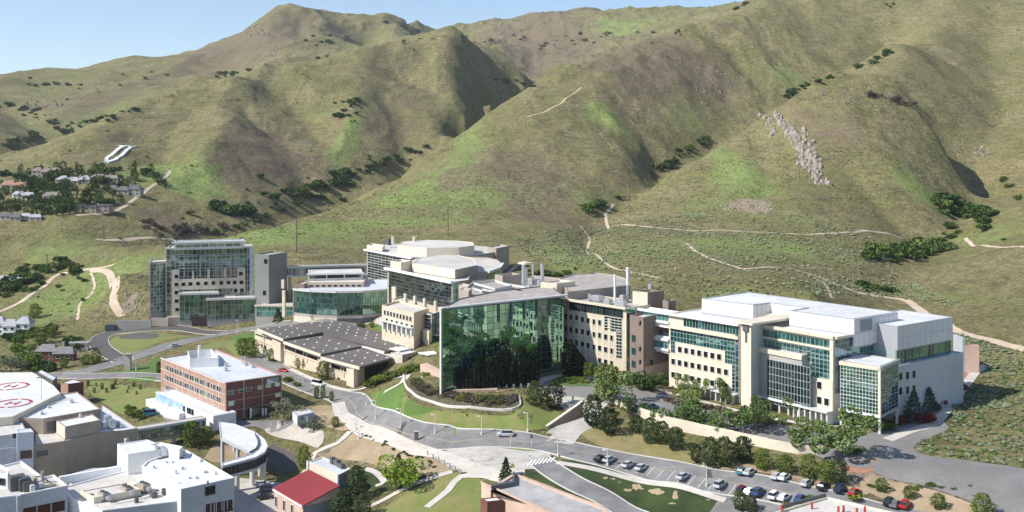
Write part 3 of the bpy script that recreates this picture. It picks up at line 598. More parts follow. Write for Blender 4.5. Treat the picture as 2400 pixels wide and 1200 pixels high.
class Face:
    """A wall plane from P to Q (left to right seen from outside)."""
    def __init__(s, T, P, Q):
        s.T = T; s.P = P; d = Vector((Q[0]-P[0], Q[1]-P[1])); s.L = d.length; s.d = d.normalized(); s.n = Vector((s.d.y, -s.d.x)); s.rot = math.atan2(s.d.y, s.d.x)
    def uz(s, px, py):
        k = (px-1200)/F; u = (k*s.P[1]-s.P[0])/(s.d.x-k*s.d.y); Y = s.P[1]+s.d.y*u; return u, ZC-(py-HY)/F*Y
    def pt(s, u, z, o=0): return (s.P[0]+s.d.x*u+s.n.x*o, s.P[1]+s.d.y*u+s.n.y*o, z)
    def box(s, mb, u0, u1, z0, z1, o0, o1):
        c = s.pt((u0+u1)/2, (z0+z1)/2, (o0+o1)/2); mb.box(c, (abs(u1-u0), abs(o1-o0), abs(z1-z0)), s.rot); return mb
    def panel(s, name, a, b, m, o0=0.0, o1=.12, parent=None):
        (u0,z1),(u1,z0) = s.uz(*a), s.uz(*b); return s.box(MB(), u0,u1,z0,z1,o0,o1).build(name, m, parent or s.T)
    def strip(s, name, a, b, h, m, o0=0.0, o1=.5, parent=None):
        # horizontal band whose top runs from a to b, h metres tall
        (u0,z1),(u1,_) = s.uz(*a), s.uz(*b); return s.box(MB(), u0,u1,z1-h,z1,o0,o1).build(name, m, parent or s.T)
    def put(s, name, me, u, z, o=0.0, parent=None, tilt=0.0):
        ob = link(bpy.data.objects.new(name, me)); p = parent or s.T; L = parent_world(p); q = s.pt(u, z, o)
        ob.location = (q[0]-L[0], q[1]-L[1], q[2]-L[2]); ob.rotation_euler = (random.uniform(-tilt,tilt), 0, s.rot+random.uniform(-tilt,tilt)); ob.parent = p; return ob
    def row(s, a, b, n, w, h, frame, glass, skip=(), name='window'):
        (u0,z0),(u1,z1) = s.uz(*a), s.uz(*b); z = (z0+z1)/2; me = window_mesh(w*1.08, h*1.12, frame, glass)
        for k in range(n):
            if k in skip: continue
            s.put(name, me, u0+(u1-u0)*k/max(1,n-1), z, 0)
    def win(s, pts, w, h, frame, glass, name='window'):
        me = window_mesh(w*1.05, h*1.1, frame, glass)
        for p in pts: u, z = s.uz(*p); s.put(name, me, u, z, 0)
    def curtain(s, a, b, cols, rows, glass, mull, o=.0, mw=.14, fin=0.0, tilt=.004, spandrel=None, hgt=None, mo=.13, rowf=None, skip=0.0):
        (u0,z1),(u1,z0) = s.uz(*a), s.uz(*b)
        if hgt: z0 = z1-hgt
        cw = (u1-u0)/cols; rh = (z1-z0)/rows; me = pane_mesh(cw-mw*.6, rh-mw*.6, glass)
        if spandrel: ms = pane_mesh(cw-mw*.6, rh-mw*.6, spandrel)
        for i in range(cols):
            for j in range(rows):
                sp = spandrel and (j % 2 == 1)
                s.put('pane', ms if sp else me, u0+cw*(i+.5), z0+rh*(j+.5), o+.05, tilt=tilt)
        mb = MB()
        for i in range(cols+1): s.box(mb, u0+cw*i-mw/2, u0+cw*i+mw/2, z0, z1, o-.02, o+mo)
        for j in range(rows+1): s.box(mb, u0-mw/2, u1+mw/2, z0+rh*j-mw/2, z0+rh*j+mw/2, o-.02, o+mo-.015)
        mb.build('mullions', mull, s.T)
        if fin:
            for j in range(1, rows+1):
                if rowf is None or j % rowf == 0: s.box(MB(), u0, u1, z0+rh*j-.08, z0+rh*j+.08, o+.13, o+fin).build('sunshade', mull, s.T)
        return (u0,u1,z0,z1)
    def panels(s, a, b, n, m, o0=0.02, o1=.09, gap=.09, rows=1):
        (u0,z1),(u1,z0) = s.uz(*a), s.uz(*b); w = (u1-u0)/n; h = (z1-z0)/rows; mb = MB()
        me = box_mesh(w-gap, .07, h-gap, m)
        for i in range(n):
            for j in range(rows): s.put('panel', me, u0+w*(i+.5), z0+h*(j+.5), (o0+o1)/2)
_mc = {}
def box_mesh(sx, sy, sz, m):
    k = ('b', round(sx,3), round(sy,3), round(sz,3), m.name)
    if k not in _mc:
        b = MB().box((0,0,0),(sx,sy,sz)); me = bpy.data.meshes.new('panel'); me.from_pydata(b.v, [], b.f); me.materials.append(m); me.update(); _mc[k] = me
    return _mc[k]
def pane_mesh(w, h, glass): return box_mesh(w, .06, h, glass)
def window_mesh(w, h, frame, glass):
    k = ('w', w, h, frame.name, glass.name)
    if k not in _mc:
        b = MB(); t = .085
        for c, s_ in (((0,-.11,h/2-t/2),(w,.24,t)),((0,-.11,-h/2+t/2),(w,.24,t)),((-w/2+t/2,-.11,0),(t,.24,h-2*t-.002)),((w/2-t/2,-.11,0),(t,.24,h-2*t-.002))): b.box(c, s_)
        nf = len(b.f); b.box((0,-.02,0),(w-2*t,.06,h-2*t)); 
        me = bpy.data.meshes.new('window'); me.from_pydata(b.v, [], b.f); me.materials.append(frame); me.materials.append(glass)
        for i, p in enumerate(me.polygons): p.material_index = 0 if i < nf else 1
        me.update(); _mc[k] = me
    return _mc[k]
def units(T, lst, m, ztop=None, name='roof_unit'):
    """roof equipment: (px, py of the foot, z of the roof, width, depth, height)"""
    for px, py, z, sx, sy, h in lst:
        x, y, _ = GZ(px, py, z); k = MB(); k.box((x,y,z+h/2),(sx,sy,h), -.9)
        k.box((x,y,z+h+.08),(sx*.7,sy*.7,.16), -.9); k.build(name, m, T)
def stack(T, px, py, z, r, h, m, name='exhaust_stack'):
    x, y, _ = GZ(px, py, z); b = MB(); b.cyl((x,y), r, z, z+h, 12); b.cyl((x,y), r*1.2, z+h*.96, z+h*.96+.2, 12); b.build(name, m, T)
# colours of the place
W_cream = mat('cream_precast', (.64,.55,.42), .8, .08, .4, bump=.01)
W_cream2 = mat('pale_cream_precast', (.70,.63,.50), .8, .05, .4)
W_tan = mat('tan_precast', (.42,.36,.295), .85, .07, .3)
W_brown = mat('brown_brick', (.245,.185,.15), .9, .10, .6)
W_tanb = mat('tan_brick', (.40,.33,.26), .9, .08, .5)
W_white = mat('white_paint', (.80,.80,.79), .6, .04, .2)
W_metal = mat('white_metal_panel', (.74,.74,.755), .4, .03, .15)
W_grey = mat('grey_panel', (.42,.395,.355), .7, .06, .3)
W_dgrey = mat('dark_frame', (.10,.105,.11), .5)
W_frame = mat('pale_frame', (.60,.60,.57), .5)
W_bframe = mat('blue_grey_frame', (.34,.39,.40), .45)
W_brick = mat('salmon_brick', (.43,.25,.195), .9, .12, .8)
W_dbrick = mat('dark_or_shaded_brick', (.19,.075,.058), .9, .15, .8)
W_pink = mat('pink_stone', (.60,.43,.34), .85, .08, .5)
W_pave = mat('beige_stone', (.55,.48,.40), .9, .1, .5)
R_white = mat('white_membrane', (.75,.75,.74), .6, .10, .10, seam=3.0)
R_cream = mat('cream_membrane', (.64,.60,.545), .7, .12, .12, seam=3.0)
R_gravel = mat('gravel_roof', (.50,.455,.41), .95, 0, .35, col2=(.30,.265,.24), bump=.06, bscale=2.5, detail=9)
R_blue = mat('blue_or_shaded_membrane', (.66,.68,.71), .6, .10, .1, seam=3.0)
R_grey = mat('grey_metal_roof', (.165,.148,.140), .85, .08, .1, seam=1.2, spec=.15)
R_red = mat('red_metal_roof', (.27,.032,.036), .7, .15, .3)
R_pebble = mat('pebble_roof', (.50,.49,.47), .95, 0, .25, col2=(.33,.32,.31), bump=.05, bscale=2, detail=9)
G_dark = glassmat('dark_glass', (.014,.022,.022), .17, tint=(.55,.68,.66))
G_green = glassmat('green_mirror_glass', (.010,.050,.034), .56, .015, tint=(.38,.70,.55))
G_teal = glassmat('teal_glass', (.012,.070,.058), .33, tint=(.50,.80,.72))
G_tealp = glassmat('pale_teal_glass', (.06,.22,.20), .30, tint=(.55,.85,.78))
G_blue = glassmat('blue_glass', (.02,.05,.07), .4, tint=(.6,.78,.9))
G_tower = glassmat('tower_glass', (.030,.050,.042), .22, tint=(.5,.72,.62))
G_win = mat('window_glass', (.012,.014,.015), .08)
M_duct = mat('galvanised_metal', (.62,.63,.65), .35, .05, .3, metal=.6)

def za(x, y): return (330+x/4, 540+y/4)
def zb(x, y): return (820+x/4, 540+y/4)
def zc(x, y): return (850+x/4, 650+y/4)
def zd(x, y): return (1250+x/3.43, 600+y/3.43)
def ze(x, y): return (1480+x/4, 650+y/4)
def zf(x, y): return (1850+x/3.75, 680+y/3.75)
def zg(x, y): return (x/3.333, 840+y/3.333)
def zh(x, y): return (200+x/4, 780+y/4)
def zi(x, y): return (580+x/4, 720+y/4)
def zj(x, y): return (350+x/4.8, 960+y/4.8)
def zk(x, y): return (750+x/4, 900+y/4)
def para(a, b, depth, away=True):
    """rectangle behind the front a-b, depth metres"""
    d = Vector((b[0]-a[0], b[1]-a[1])).normalized(); n = Vector((d.y, -d.x))*-depth
    return [a, b, (b[0]+n.x, b[1]+n.y), (a[0]+n.x, a[1]+n.y)]
def xy(px, py, z): return GZ(px, py, z)[:2]
# ---------------------------------------------------------------- 1 tall glass tower at the left
T = thing('office_tower', 'tall glass and cream office tower at the far left of the campus', 'office tower')
p = xy(390,581,43); q = xy(590,577,43); P = block(T, None, 43, -6, W_grey, R_cream, xy=para(p, q, 20))
f = Face(T, p, q)
f.curtain((390,585),(590,758), 20, 14, G_tower, W_frame, mw=.16, fin=.0)
f.strip('cornice', (386,580),(594,576), .9, W_frame, 0, 1.2)
c = W_cream
for a, b in [(za(290,370),za(360,830)),(za(360,455),za(905,540)),(za(480,375),za(500,455)),(za(625,360),za(648,455)),(za(780,355),za(800,455)),(za(905,350),za(980,580)),(za(860,535),za(905,580))]:
    f.panel('cream_panel', a, b, mat('warm_grey_precast',(.60,.53,.43),.85,.05,.3), .1, .6)
f.win([za(*t) for t in [(335,430),(938,405),(335,505),(400,503),(465,500),(537,497),(610,495),(680,493),(755,491),(823,488),(880,487),(943,486),(335,580),(337,660),(342,740),(345,815),(888,563),(948,560)]], 2.2, 2.1, W_frame, G_win)
for t in T.children:
    if t.name.startswith('window'): t.location += Vector((f.n.x*.6, f.n.y*.6, 0))
for x in (410,557,705,845): f.panel('fin', za(x-5,240), za(x+5,430), W_bframe, .1, .7)
for y in (235,295,350): f.strip('sunshade', za(350,y+4), za(985,y-6), .35, W_bframe, .1, 1.1)
f.panel('edge_pier', za(1020,165), za(1055,600), mat('sky_blue_panel',(.48,.58,.64),.35,.03,.2), .05, .8)
# penthouse with a clerestory band
pp = xy(408,572,45.5); pq = xy(572,568,45.5); block(T, None, 46.6, 42, W_frame, R_cream, xy=para(pp, pq, 13), name='penthouse', rname='penthouse_roof')
f2 = Face(T, pp, pq); f2.curtain((412,573),(565,577.5), 8, 1, G_blue, W_white, hgt=2.0, mw=.3)
f2.strip('roof_rim', (402,567),(576,563), .8, W_white, 0, 1.6)
# left wing and side stair
p1 = xy(351,615,35); q1 = xy(389,612,35); block(T, None, 35, -6, W_grey, R_cream, xy=[p1, q1, (q1[0]-5.5, q1[1]+16), (p1[0]-5.5, p1[1]+16)], name='side_wing'); fl = Face(T, p1, q1)
fl.curtain((353,619),(387,733), 5, 14, G_tower, W_frame, mw=.2, fin=.5, rowf=2)
p2 = xy(597,595,39.5); q2 = xy(630,597,39.5); block(T, None, 39.5, -3, mat('slate_grey_panel',(.23,.235,.225),.6,.05,.2), R_cream, xy=para(p2, q2, 16), name='stair_wall', rname='stair_roof'); f3 = Face(T, p2, q2)
f3.win([za(1160,585),za(1172,290)], 2.2, 2.4, W_dgrey, G_win)
# glass pavilions at the foot
for (a, b, zt, zbt, dd, cols, rows) in (((424,676),(512,674),17.5,1.5,6,8,4),((489,690),(597,689),14.5,2,10,12,4)):
    u, z = f.uz(*a); u2, _ = f.uz(*b); a3 = f.pt(u,0,dd)[:2]; b3 = f.pt(u2,0,dd)[:2]
    block(T, None, zt, -2, W_grey, R_cream, xy=para(a3, b3, dd-.3), par=.3, name='pavilion', rname='pavilion_roof'); fp = Face(T, a3, b3)
    k = fp.uz((a[0]), 700); fp_z = lambda zz, X: None
    mbw = fp.L; 
    (cw, rh) = (mbw/cols, (zt-1.2-zbt)/rows); me = pane_mesh(cw-.15, rh-.15, G_tower)
    for i in range(cols):
        for j in range(rows): fp.put('pane', me, cw*(i+.5), zbt+rh*(j+.5), .05, tilt=.006)
    mb = MB()
    for i in range(cols+1): fp.box(mb, cw*i-.09, cw*i+.09, zbt, zt-1, 0, .2)
    for j in range(rows+1): fp.box(mb, 0, fp.L, zbt+rh*j-.07, zbt+rh*j+.07, 0, .18)
    mb.build('mullions', W_bframe, T); fp.box(MB(), -.8, fp.L+.8, zt-1.1, zt+.05, -.2, 1.6).build('canopy', W_frame, T)
mb = MB(); mb2 = MB()
f.panel('entrance_recess', (452,738),(505,765), mat('dark_bronze',(.07,.045,.035),.5), .1, 7)
f.panel('base_wall', (392,741),(452,770), W_tan, .1, 4.5)
f.panel('base_wall', (505,757),(625,772), W_tan, .2, 6)
# forecourt retaining walls
T = thing('retaining_wall', 'long grey concrete retaining wall left of the glass tower', 'wall', GZ(310,772,-3))
mb = MB(); a = xy(271,774,-3); b = xy(354,774,-3); mb.prism(para(a, b, 1.0), -4, 2.6); mb.build('wall_panel', mat('grey_concrete',(.33,.31,.285),.85,.08,.3), T)
mb = MB(); mb.prism(para(xy(354,772,-3), xy(394,772,-3), 1.2), -4, 3.4); mb.build('wall_panel', W_tan, T)
mb = MB(); mb.prism(para(xy(246,775,-3), xy(270,775,-3), 3), -4, .2); mb.build('dark_container', mat('dark_blue_steel',(.05,.055,.075),.5), T)
# low glazed corridor
T = thing('glazed_corridor', 'low glass corridor with white flat roof beside the left tower', 'corridor')
p = xy(600,716,11.5); q = xy(700,717,11.5); block(T, None, 11.5, -2, W_grey, R_cream, xy=para(p, q, 12), par=.3); f = Face(T, p, q)
f.curtain((601,718),(699,742), 14, 2, G_tealp, W_bframe, mw=.15)
f.strip('roof_edge', (597,714),(702,714), .9, W_cream2, 0, .8)
# ---------------------------------------------------------------- 2 long skybridge
T = thing('skybridge', 'long dark glass skybridge between the left tower and the rear building', 'skybridge')
p = (PX(630,626,600)[0], 600); q = (PX(860,620,613)[0], 613); block(T, None, 31.3, 25.2, W_grey, R_cream, xy=para(p, q, 4), par=.2); f = Face(T, p, q)
f.curtain((632,630),(858,644), 46, 1, G_dark, W_frame, mw=.25, hgt=4.2)
f.strip('roof_edge', (630,625),(862,619), .8, W_frame, 0, .6); f.strip('deck_edge', (630,648),(862,642), .7, W_frame, 0, .5)
for u in (12, 30, 46): 
    c_ = f.pt(u, 0, -2); MB().box((c_[0],c_[1],15),(1.6,1.2,21), f.rot).build('support_column', W_tan, T)
# ---------------------------------------------------------------- 3 low building with curved glass front
T = thing('low_glass_building', 'low building with wide curved teal glass front and stepped terraces', 'building')
pts = [(690,676),(730,680),(790,682),(850,681),(912,676)]
XYs = [xy(x, y, 26.5) for x, y in pts]; back = [(XYs[-1][0]+2, XYs[-1][1]+42), (XYs[0][0], XYs[0][1]+38)]
block(T, None, 26.5, 8, W_grey, R_blue, xy=XYs+back, par=.5)
for a, b, n in zip(XYs[:-1], XYs[1:], (7,10,10,10)):
    ff = Face(T, a, b); mbw = ff.L; cw = mbw/n; zt, zb0, rows = 25.4, 14.0, 4; rh = (zt-zb0)/rows; me = pane_mesh(cw-.14, rh-.14, G_green if a[0] > -100 else G_teal)
    for i in range(n):
        for j in range(rows): ff.put('pane', me, cw*(i+.5), zb0+rh*(j+.5), .06, tilt=.02)
    mb = MB()
    for i in range(n+1): ff.box(mb, cw*i-.08, cw*i+.08, zb0, zt, 0, .2)
    for j in range(rows+1): ff.box(mb, 0, ff.L, zb0+rh*j-.07, zb0+rh*j+.07, 0, .18)
    mb.build('mullions', W_dgrey, T); ff.box(MB(), 0, ff.L, 25.6, 26.6, .1, 1.3).build('cornice', W_frame, T)
    ff.box(MB(), 0, ff.L, 9, 12.2, .05, .5).build('base_wall', W_cream2 if a[0] < -95 else W_dgrey, T)
# upper volume, clerestory
p = xy(718,662,28.8); q = xy(852,661,28.8); block(T, None, 28.8, 22, mat('peach_precast',(.52,.43,.33),.8), R_cream, xy=para(p, q, 30), name='upper_wall', rname='upper_roof', par=.3)
f = Face(T, p, q); f.row((730,670.5),(842,669), 9, 1.9, 1.2, W_frame, G_win)
p = xy(722,641,32.6); q = xy(850,638,32.6); block(T, None, 32.6, 27, W_frame, R_cream, xy=para(p, q, 18), name='clerestory_wall', rname='clerestory_roof', par=.3)
f = Face(T, p, q); f.curtain((724,644.5),(848,652), 3, 1, G_dark, W_frame, hgt=2.3, mw=.5); f.strip('roof_edge', (719,641),(853,636), .8, W_white, 0, 1)
p = xy(686,664,28.5); q = xy(713,665,28.5); block(T, None, 28.5, 9, W_brown, R_cream, xy=para(p, q, 12), name='stair_tower', rname='stair_roof')
p = xy(662,683,24); q = xy(692,687,24)
f = Face(T, xy(662,742,10), xy(692,745,10)); f.panel('pale_pier', (664,680),(670,742), W_cream, 0, 1); f.panel('pale_pier', (662,655),(668,676), W_cream, 0, 1)
T2 = thing('terrace_wall', 'cream stone terrace wall in front of the low curved glass building', 'wall', GZ(760,745,10))
MB().prism(para(xy(702,746,10), xy(805,744,10.5), 2), 8, 13.2).build('wall_panel', W_cream2, T2)
# ---------------------------------------------------------------- 4 rear building
T = thing('rear_building', 'rearmost laboratory building with white oval penthouse and dark banded glass', 'building')
P = block(T, [(860,584),(967,603),(1075,603),(1165,590),(1140,577),(1000,568),(900,570)], 41.2, 22, W_grey, R_cream)
f = Face(T, P[0], P[1]); f.curtain((862,590),(966,650), 12, 10, G_dark, W_frame, hgt=15, mw=.15, fin=.5, rowf=2)
f.strip('cornice', (856,583),(968,603), 1.0, W_white, 0, 1.2)
f = Face(T, xy(1100,594,40.5), P[3]); f.curtain((1108,594),(1162,589), 8, 4, G_green, W_dgrey, hgt=9, mw=.12)
f.strip('cornice', (1098,593),(1166,588), .8, W_white, .1, 1.2)
block(T, [(932,574),(1000,581),(1075,580),(1112,575),(1108,568),(1070,564),(1000,562),(945,565)], 45.8, 40.5, W_cream2, R_cream, name='penthouse', rname='penthouse_roof', par=.25)
P2 = [xy(1004,580,45.6), xy(1075,580,45.6), xy(1111,575.5,45.6)]
for a, b in zip(P2[:-1], P2[1:]): ff = Face(T, a, b); ff.box(MB(), .3, ff.L-.3, 42.6, 44.9, .1, .3).build('clerestory', W_dgrey, T)
block(T, [(1142,578),(1163,582),(1193,576),(1172,572)], 43.5, 22, W_tan, R_cream, name='stair_tower', rname='stair_roof')
block(T, [(860,574),(896,579),(902,574),(870,570)], 43.4, 41, W_cream2, R_cream, name='roof_box', rname='box_roof')
for px in (921, 971): stack(T, px, 572, 44, .9, 4.5, W_cream2, 'vent_tower')
units(T, [(912,574,42,2.5,2.5,3.5)], W_dgrey)
# ---------------------------------------------------------------- 5 middle building
T = thing('middle_building', 'laboratory building with sweeping cream roof and rows of striped glass', 'building')
P = block(T, [(908,629),(1060,661),(1098,656),(1102,641),(1142,636),(1168,627),(1176,617),(1165,608),(1140,603),(1080,601),(1010,600),(967,604)], 41, 16, W_tan, R_cream)
f = Face(T, P[0], P[1]); f.curtain((912,634),(1058,700), 24, 12, G_dark, W_dgrey, hgt=20, mw=.12, fin=.7, rowf=2, tilt=.01)
f.strip('cornice', (905,626),(1062,660), 1.1, W_white, 0, 1.4)
ff = Face(T, P[1], P[2]); ff.curtain((1061,662),(1072,700), 2, 5, G_tealp, W_frame, hgt=14)
for a, b in ((4,5),(5,6)):
    ff = Face(T, P[a], P[b]); ff.box(MB(), .3, ff.L-.3, 33, 39.4, .1, .35).build('curved_glazing', G_green, T); ff.box(MB(), 0, ff.L, 40.2, 41.3, .1, 1.2).build('cornice', W_white, T)
block(T, [(966,617),(1066,632),(1119,621),(1110,606),(1075,598),(1020,598),(985,603)], 44.6, 40.5, W_cream2, R_cream, name='penthouse', rname='penthouse_roof', par=.2)
ff = Face(T, xy(1066,632,44.6), xy(1119,621,44.6)); ff.box(MB(), 0, ff.L, 40.6, 44.2, .02, .12).build('brick_side', W_tan, T)
block(T, [(915,611),(940,615),(966,611),(940,607)], 45.5, 41, W_cream2, R_cream, name='roof_box', rname='box_roof')
block(T, [(1075,668),(1098,674),(1104,668),(1084,663)], 40.5, 20, W_tan, R_cream, name='end_stair', rname='stair_roof', par=.3)
# stepped cream front blocks
P = block(T, [(918,699),(1030,722),(1060,712),(960,690)], 29.2, 14, W_cream, R_cream, name='front_block', rname='front_roof')
f = Face(T, P[0], P[1]); f.row(zb(420,680), zb(570,708), 6, 1.5, 1.9, W_frame, G_win)
f.panel('tall_pier', (921,671),(930,700), W_cream, 0, .8); f.win([zb(417,580)], 1.5, 1.9, W_frame, G_win)
for x in (530,620,710,812): f.panel('cream_fin', zb(x-8, 590+(x-530)*.24), zb(x+8, 690+(x-530)*.2), W_cream, .0, 1.0)
P = block(T, [(895,715),(970,733),(1005,722),(935,704)], 29.1, 12, W_cream, R_cream, name='street_block', rname='street_roof')
f = Face(T, P[0], P[1]); f.row(zb(330,772), zb(570,828), 9, 1.5, 2.0, W_frame, G_win)
f.row(zb(350,868), zb(585,925), 6, 2.0, 3.6, W_frame, G_win)
for k in range(7): f.panel('arcade_pier', zb(330+k*44, 850+k*10), zb(342+k*44, 925+k*11), W_frame, .1, 1.6)
f.strip('canopy', zb(325,838), zb(600,905), .3, W_frame, 0, 2.2)
P = block(T, [(971,728),(1012,737),(1034,728),(995,720)], 27.5, 13, W_grey, R_cream, name='glass_bay', rname='bay_roof')
f = Face(T, P[0], P[1]); f.curtain((972,730),(1010,790), 6, 8, G_dark, W_frame, hgt=13, fin=.6, rowf=1); ff = Face(T, P[1], P[2]); ff.curtain((1013,737),(1032,780), 4, 5, G_tealp, W_dgrey, hgt=13)
P = block(T, [(1015,744),(1036,750),(1050,745),(1030,740)], 25, 13, W_cream, R_cream, name='cream_bay', rname='bay_roof')
f = Face(T, P[0], P[1]); f.row(zc(678,440), zc(712,448), 2, 1.4, 1.9, W_frame, G_win); f.row(zc(678,545), zc(712,550), 2, 1.6, 3.0, W_frame, G_win)
f.strip('canopy', zc(640,508), zc(735,528), .3, W_frame, 0, 2.5)
P = block(T, [(991,772),(1005,776),(1012,772),(999,769)], 21, 13, W_cream2, R_cream, name='entry_box', rname='entry_roof', par=.2)
# ---------------------------------------------------------------- 6 rear laboratory roofs between
T = thing('central_laboratory', 'low central laboratory with gravel roofs, metal stacks and cream penthouse boxes', 'building')
P = block(T, [(1075,690),(1160,700),(1318,690),(1345,655),(1250,645),(1110,658)], 41.8, 14, W_tan, R_gravel)
P = block(T, [(1110,662),(1160,676),(1200,668),(1160,655)], 44.0, 41, W_frame, R_gravel, name='raised_roof_wall', rname='raised_roof')
ff = Face(T, P[0], P[1]); ff.box(MB(), .2, ff.L-.2, 42, 43.2, .05, .2).build('clerestory', W_dgrey, T)
P = block(T, [(1130,677),(1200,690),(1265,676),(1190,664)], 43.2, 41, W_frame, R_gravel, name='raised_roof_wall', rname='raised_roof')
ff = Face(T, P[0], P[1]); ff.box(MB(), .2, ff.L-.2, 41.6, 42.6, .05, .2).build('clerestory', W_dgrey, T)
block(T, [(1160,643),(1178,646),(1222,643),(1200,639)], 46, 40, W_tan, R_cream, name='penthouse', rname='penthouse_roof')
block(T, [(1267,661),(1305,664),(1348,659),(1310,655)], 46.5, 41, W_cream2, R_cream, name='penthouse', rname='penthouse_roof')
block(T, [(1076,679),(1098,683),(1106,676),(1086,673)], 44, 38, W_tan, R_cream, name='penthouse', rname='penthouse_roof', par=.3)
for px, py, r, h in ((1227,670,.75,9),(1233,668,.6,7.5),(1249,654,.45,6.5),(1271,662,.8,8),(1247,668,.5,3)): stack(T, px, py, 42.5, r, h, M_duct)
MB().box((*xy(1231,612,52.5), 51.6),(5.0,4.0,.7),-.9).build('stack_hood', W_cream2, T)
units(T, [(1262,668,42.5,5,3,2.2),(1240,678,42.5,3,2,1.6),(1215,694,42,6,2.5,2.2),(1235,690,42,1.5,1.5,1.5),(1246,694,42,1.2,1.2,1.0)], M_duct)
# ---------------------------------------------------------------- 7 round-roofed building
T = thing('round_roof_building', 'building with half-round gravel roof behind the glass hall', 'building')
block(T, [(1330,684),(1477,668),(1474,658),(1462,650),(1440,644),(1396,639),(1345,642),(1311,652)], 44.9, 16, W_tan, R_gravel, par=.4)
# ---------------------------------------------------------------- 8 glass hall
T = thing('glass_hall', 'large green mirror-glass hall with gravel roof at the centre of the campus', 'glass building')
P = block(T, [(1035,722),(1322,692),(1290,668),(1160,682),(1075,700)], 44.7, 12, W_dgrey, R_gravel, par=.35)
f = Face(T, P[0], P[1]); u0,u1,z0,z1 = f.curtain((1037,727),(1321,860), 20, 13, G_green, W_dgrey, hgt=28.5, mw=.17, mo=.10, tilt=.0035)
f.strip('roof_edge', (1030,720),(1326,690), .55, W_frame, -.2, 1.6)
for k, x in enumerate((1168,1198,1228,1258,1288)):
    u, z = f.uz(x, 700); f.box(MB(), u-.35, u+.35, 37.6, 44, .12, .55).build('column', W_dgrey, T)
f.box(MB(), f.uz(1166,700)[0], f.L, 40.2, 40.35, .1, .5).build('transom', W_dgrey, T)
f.box(MB(), -.5, 0, 13, 44.4, -.5, .4).build('corner_edge', W_frame, T)
# low entrance block against the glass
P = block(T, [(1264,813),(1296,809),(1310,800),(1280,803)], 24.5, 12, W_tan, R_cream, par=.3, name='entry_block', rname='entry_roof'); ff = Face(T, P[0], P[1])
ff.row((1272,835),(1287,834), 2, 1.6, 2.0, W_frame, G_win); ff.box(MB(), -1, ff.L+1, 19.2, 19.7, 0, 2).build('canopy', W_pink, T)
# ---------------------------------------------------------------- 9 east wing
T = thing('east_wing', 'cream office wing with square windows running right from the glass hall', 'building')
p = xy(1322,700,41.9); q = xy(1468,722,41.9); P = block(T, None, 41.9, 10, W_cream, R_gravel, xy=para(p, q, 17), par=.4); f = Face(T, p, q)
f.strip('cornice', (1322,698),(1470,720), .8, W_cream2, 0, 1.2)
f.curtain(zd(285,368), zd(720,462), 17, 1, G_dark, W_dgrey, hgt=2.9, mw=.14)
f.curtain(zd(572,480), zd(712,590), 5, 5, G_dark, W_frame, hgt=5.3, mw=.12, fin=.5, rowf=1); f.curtain(zd(668,600), zd(712,810), 2, 8, G_dark, W_frame, hgt=10.0, mw=.12, fin=.4, rowf=1)
W1 = [(262,483),(305,490),(350,497),(397,510),(442,518),(487,528),(533,535),(262,585),(305,592),(350,600),(397,608),(442,618),(487,630),(533,637),(583,650),(628,658),(262,683),(305,687),(350,697),(397,708),(442,718),(487,732),(535,740),(583,752),(628,762),(535,840),(583,852),(628,862)]
f.win([zd(*t) for t in W1], 1.7, 1.9, W_frame, G_win)
for x in (362,410,458,503,550,600): f.panel('pilaster_panel', zd(x, 500), zd(x+20, 880), W_cream2, .0, .1)
ff = Face(T, q, P[2]); ff.curtain((1469,722),(1487,800), 4, 12, G_green, W_dgrey, hgt=18, mw=.1)
for px, py, r, h in ((1441,708,.45,10.5),(1471,706,.55,13)): stack(T, px, py, 41.6, r, h, W_white)
units(T, [(1400,705,41.7,5,3,2),(1425,712,41.7,3,2,1.6),(1382,700,41.7,1,1,1.8),(1455,716,41.7,5,2,1.8),(1460,708,41.7,2,2,2.6),(1380,708,41.7,2,2,1)], M_duct)
# ---------------------------------------------------------------- 10 brown brick block
T = thing('brick_block', 'brown brick building with tall cream penthouse between the two cream wings', 'building')
P = block(T, [(1476,738),(1508,744),(1575,730),(1545,724)], 39.6, 10, W_brown, R_cream, name='wall'); 
ff = Face(T, P[1], P[2]); ff.win([zd(855,540),zd(1022,603),zd(855,748),zd(855,852),zd(948,855)], 1.2, 1.5, W_dgrey, G_win)
ff.panel('stone_base', (1510,861),(1572,880), W_pink, .0, .3)
fw = Face(T, P[0], P[1]); fw.win([zd(808,662),zd(808,765),zd(808,868),zd(755,875)], 1.8, 2.2, W_dgrey, G_teal)
P = block(T, [(1483,682),(1518,685),(1556,681),(1522,678)], 46.5, 39, W_brown, R_cream, name='penthouse', rname='penthouse_roof'); fw = Face(T, P[0], P[1]); fw.box(MB(), 0, fw.L, 39.2, 46.5, .0, .12).build('cream_side', W_cream2, T)
block(T, [(1553,703),(1566,706),(1584,703),(1570,700)], 44, 39, W_brown, R_cream, name='penthouse', rname='penthouse_roof')
stack(T, 1524, 680, 46, .8, 2.4, M_duct)
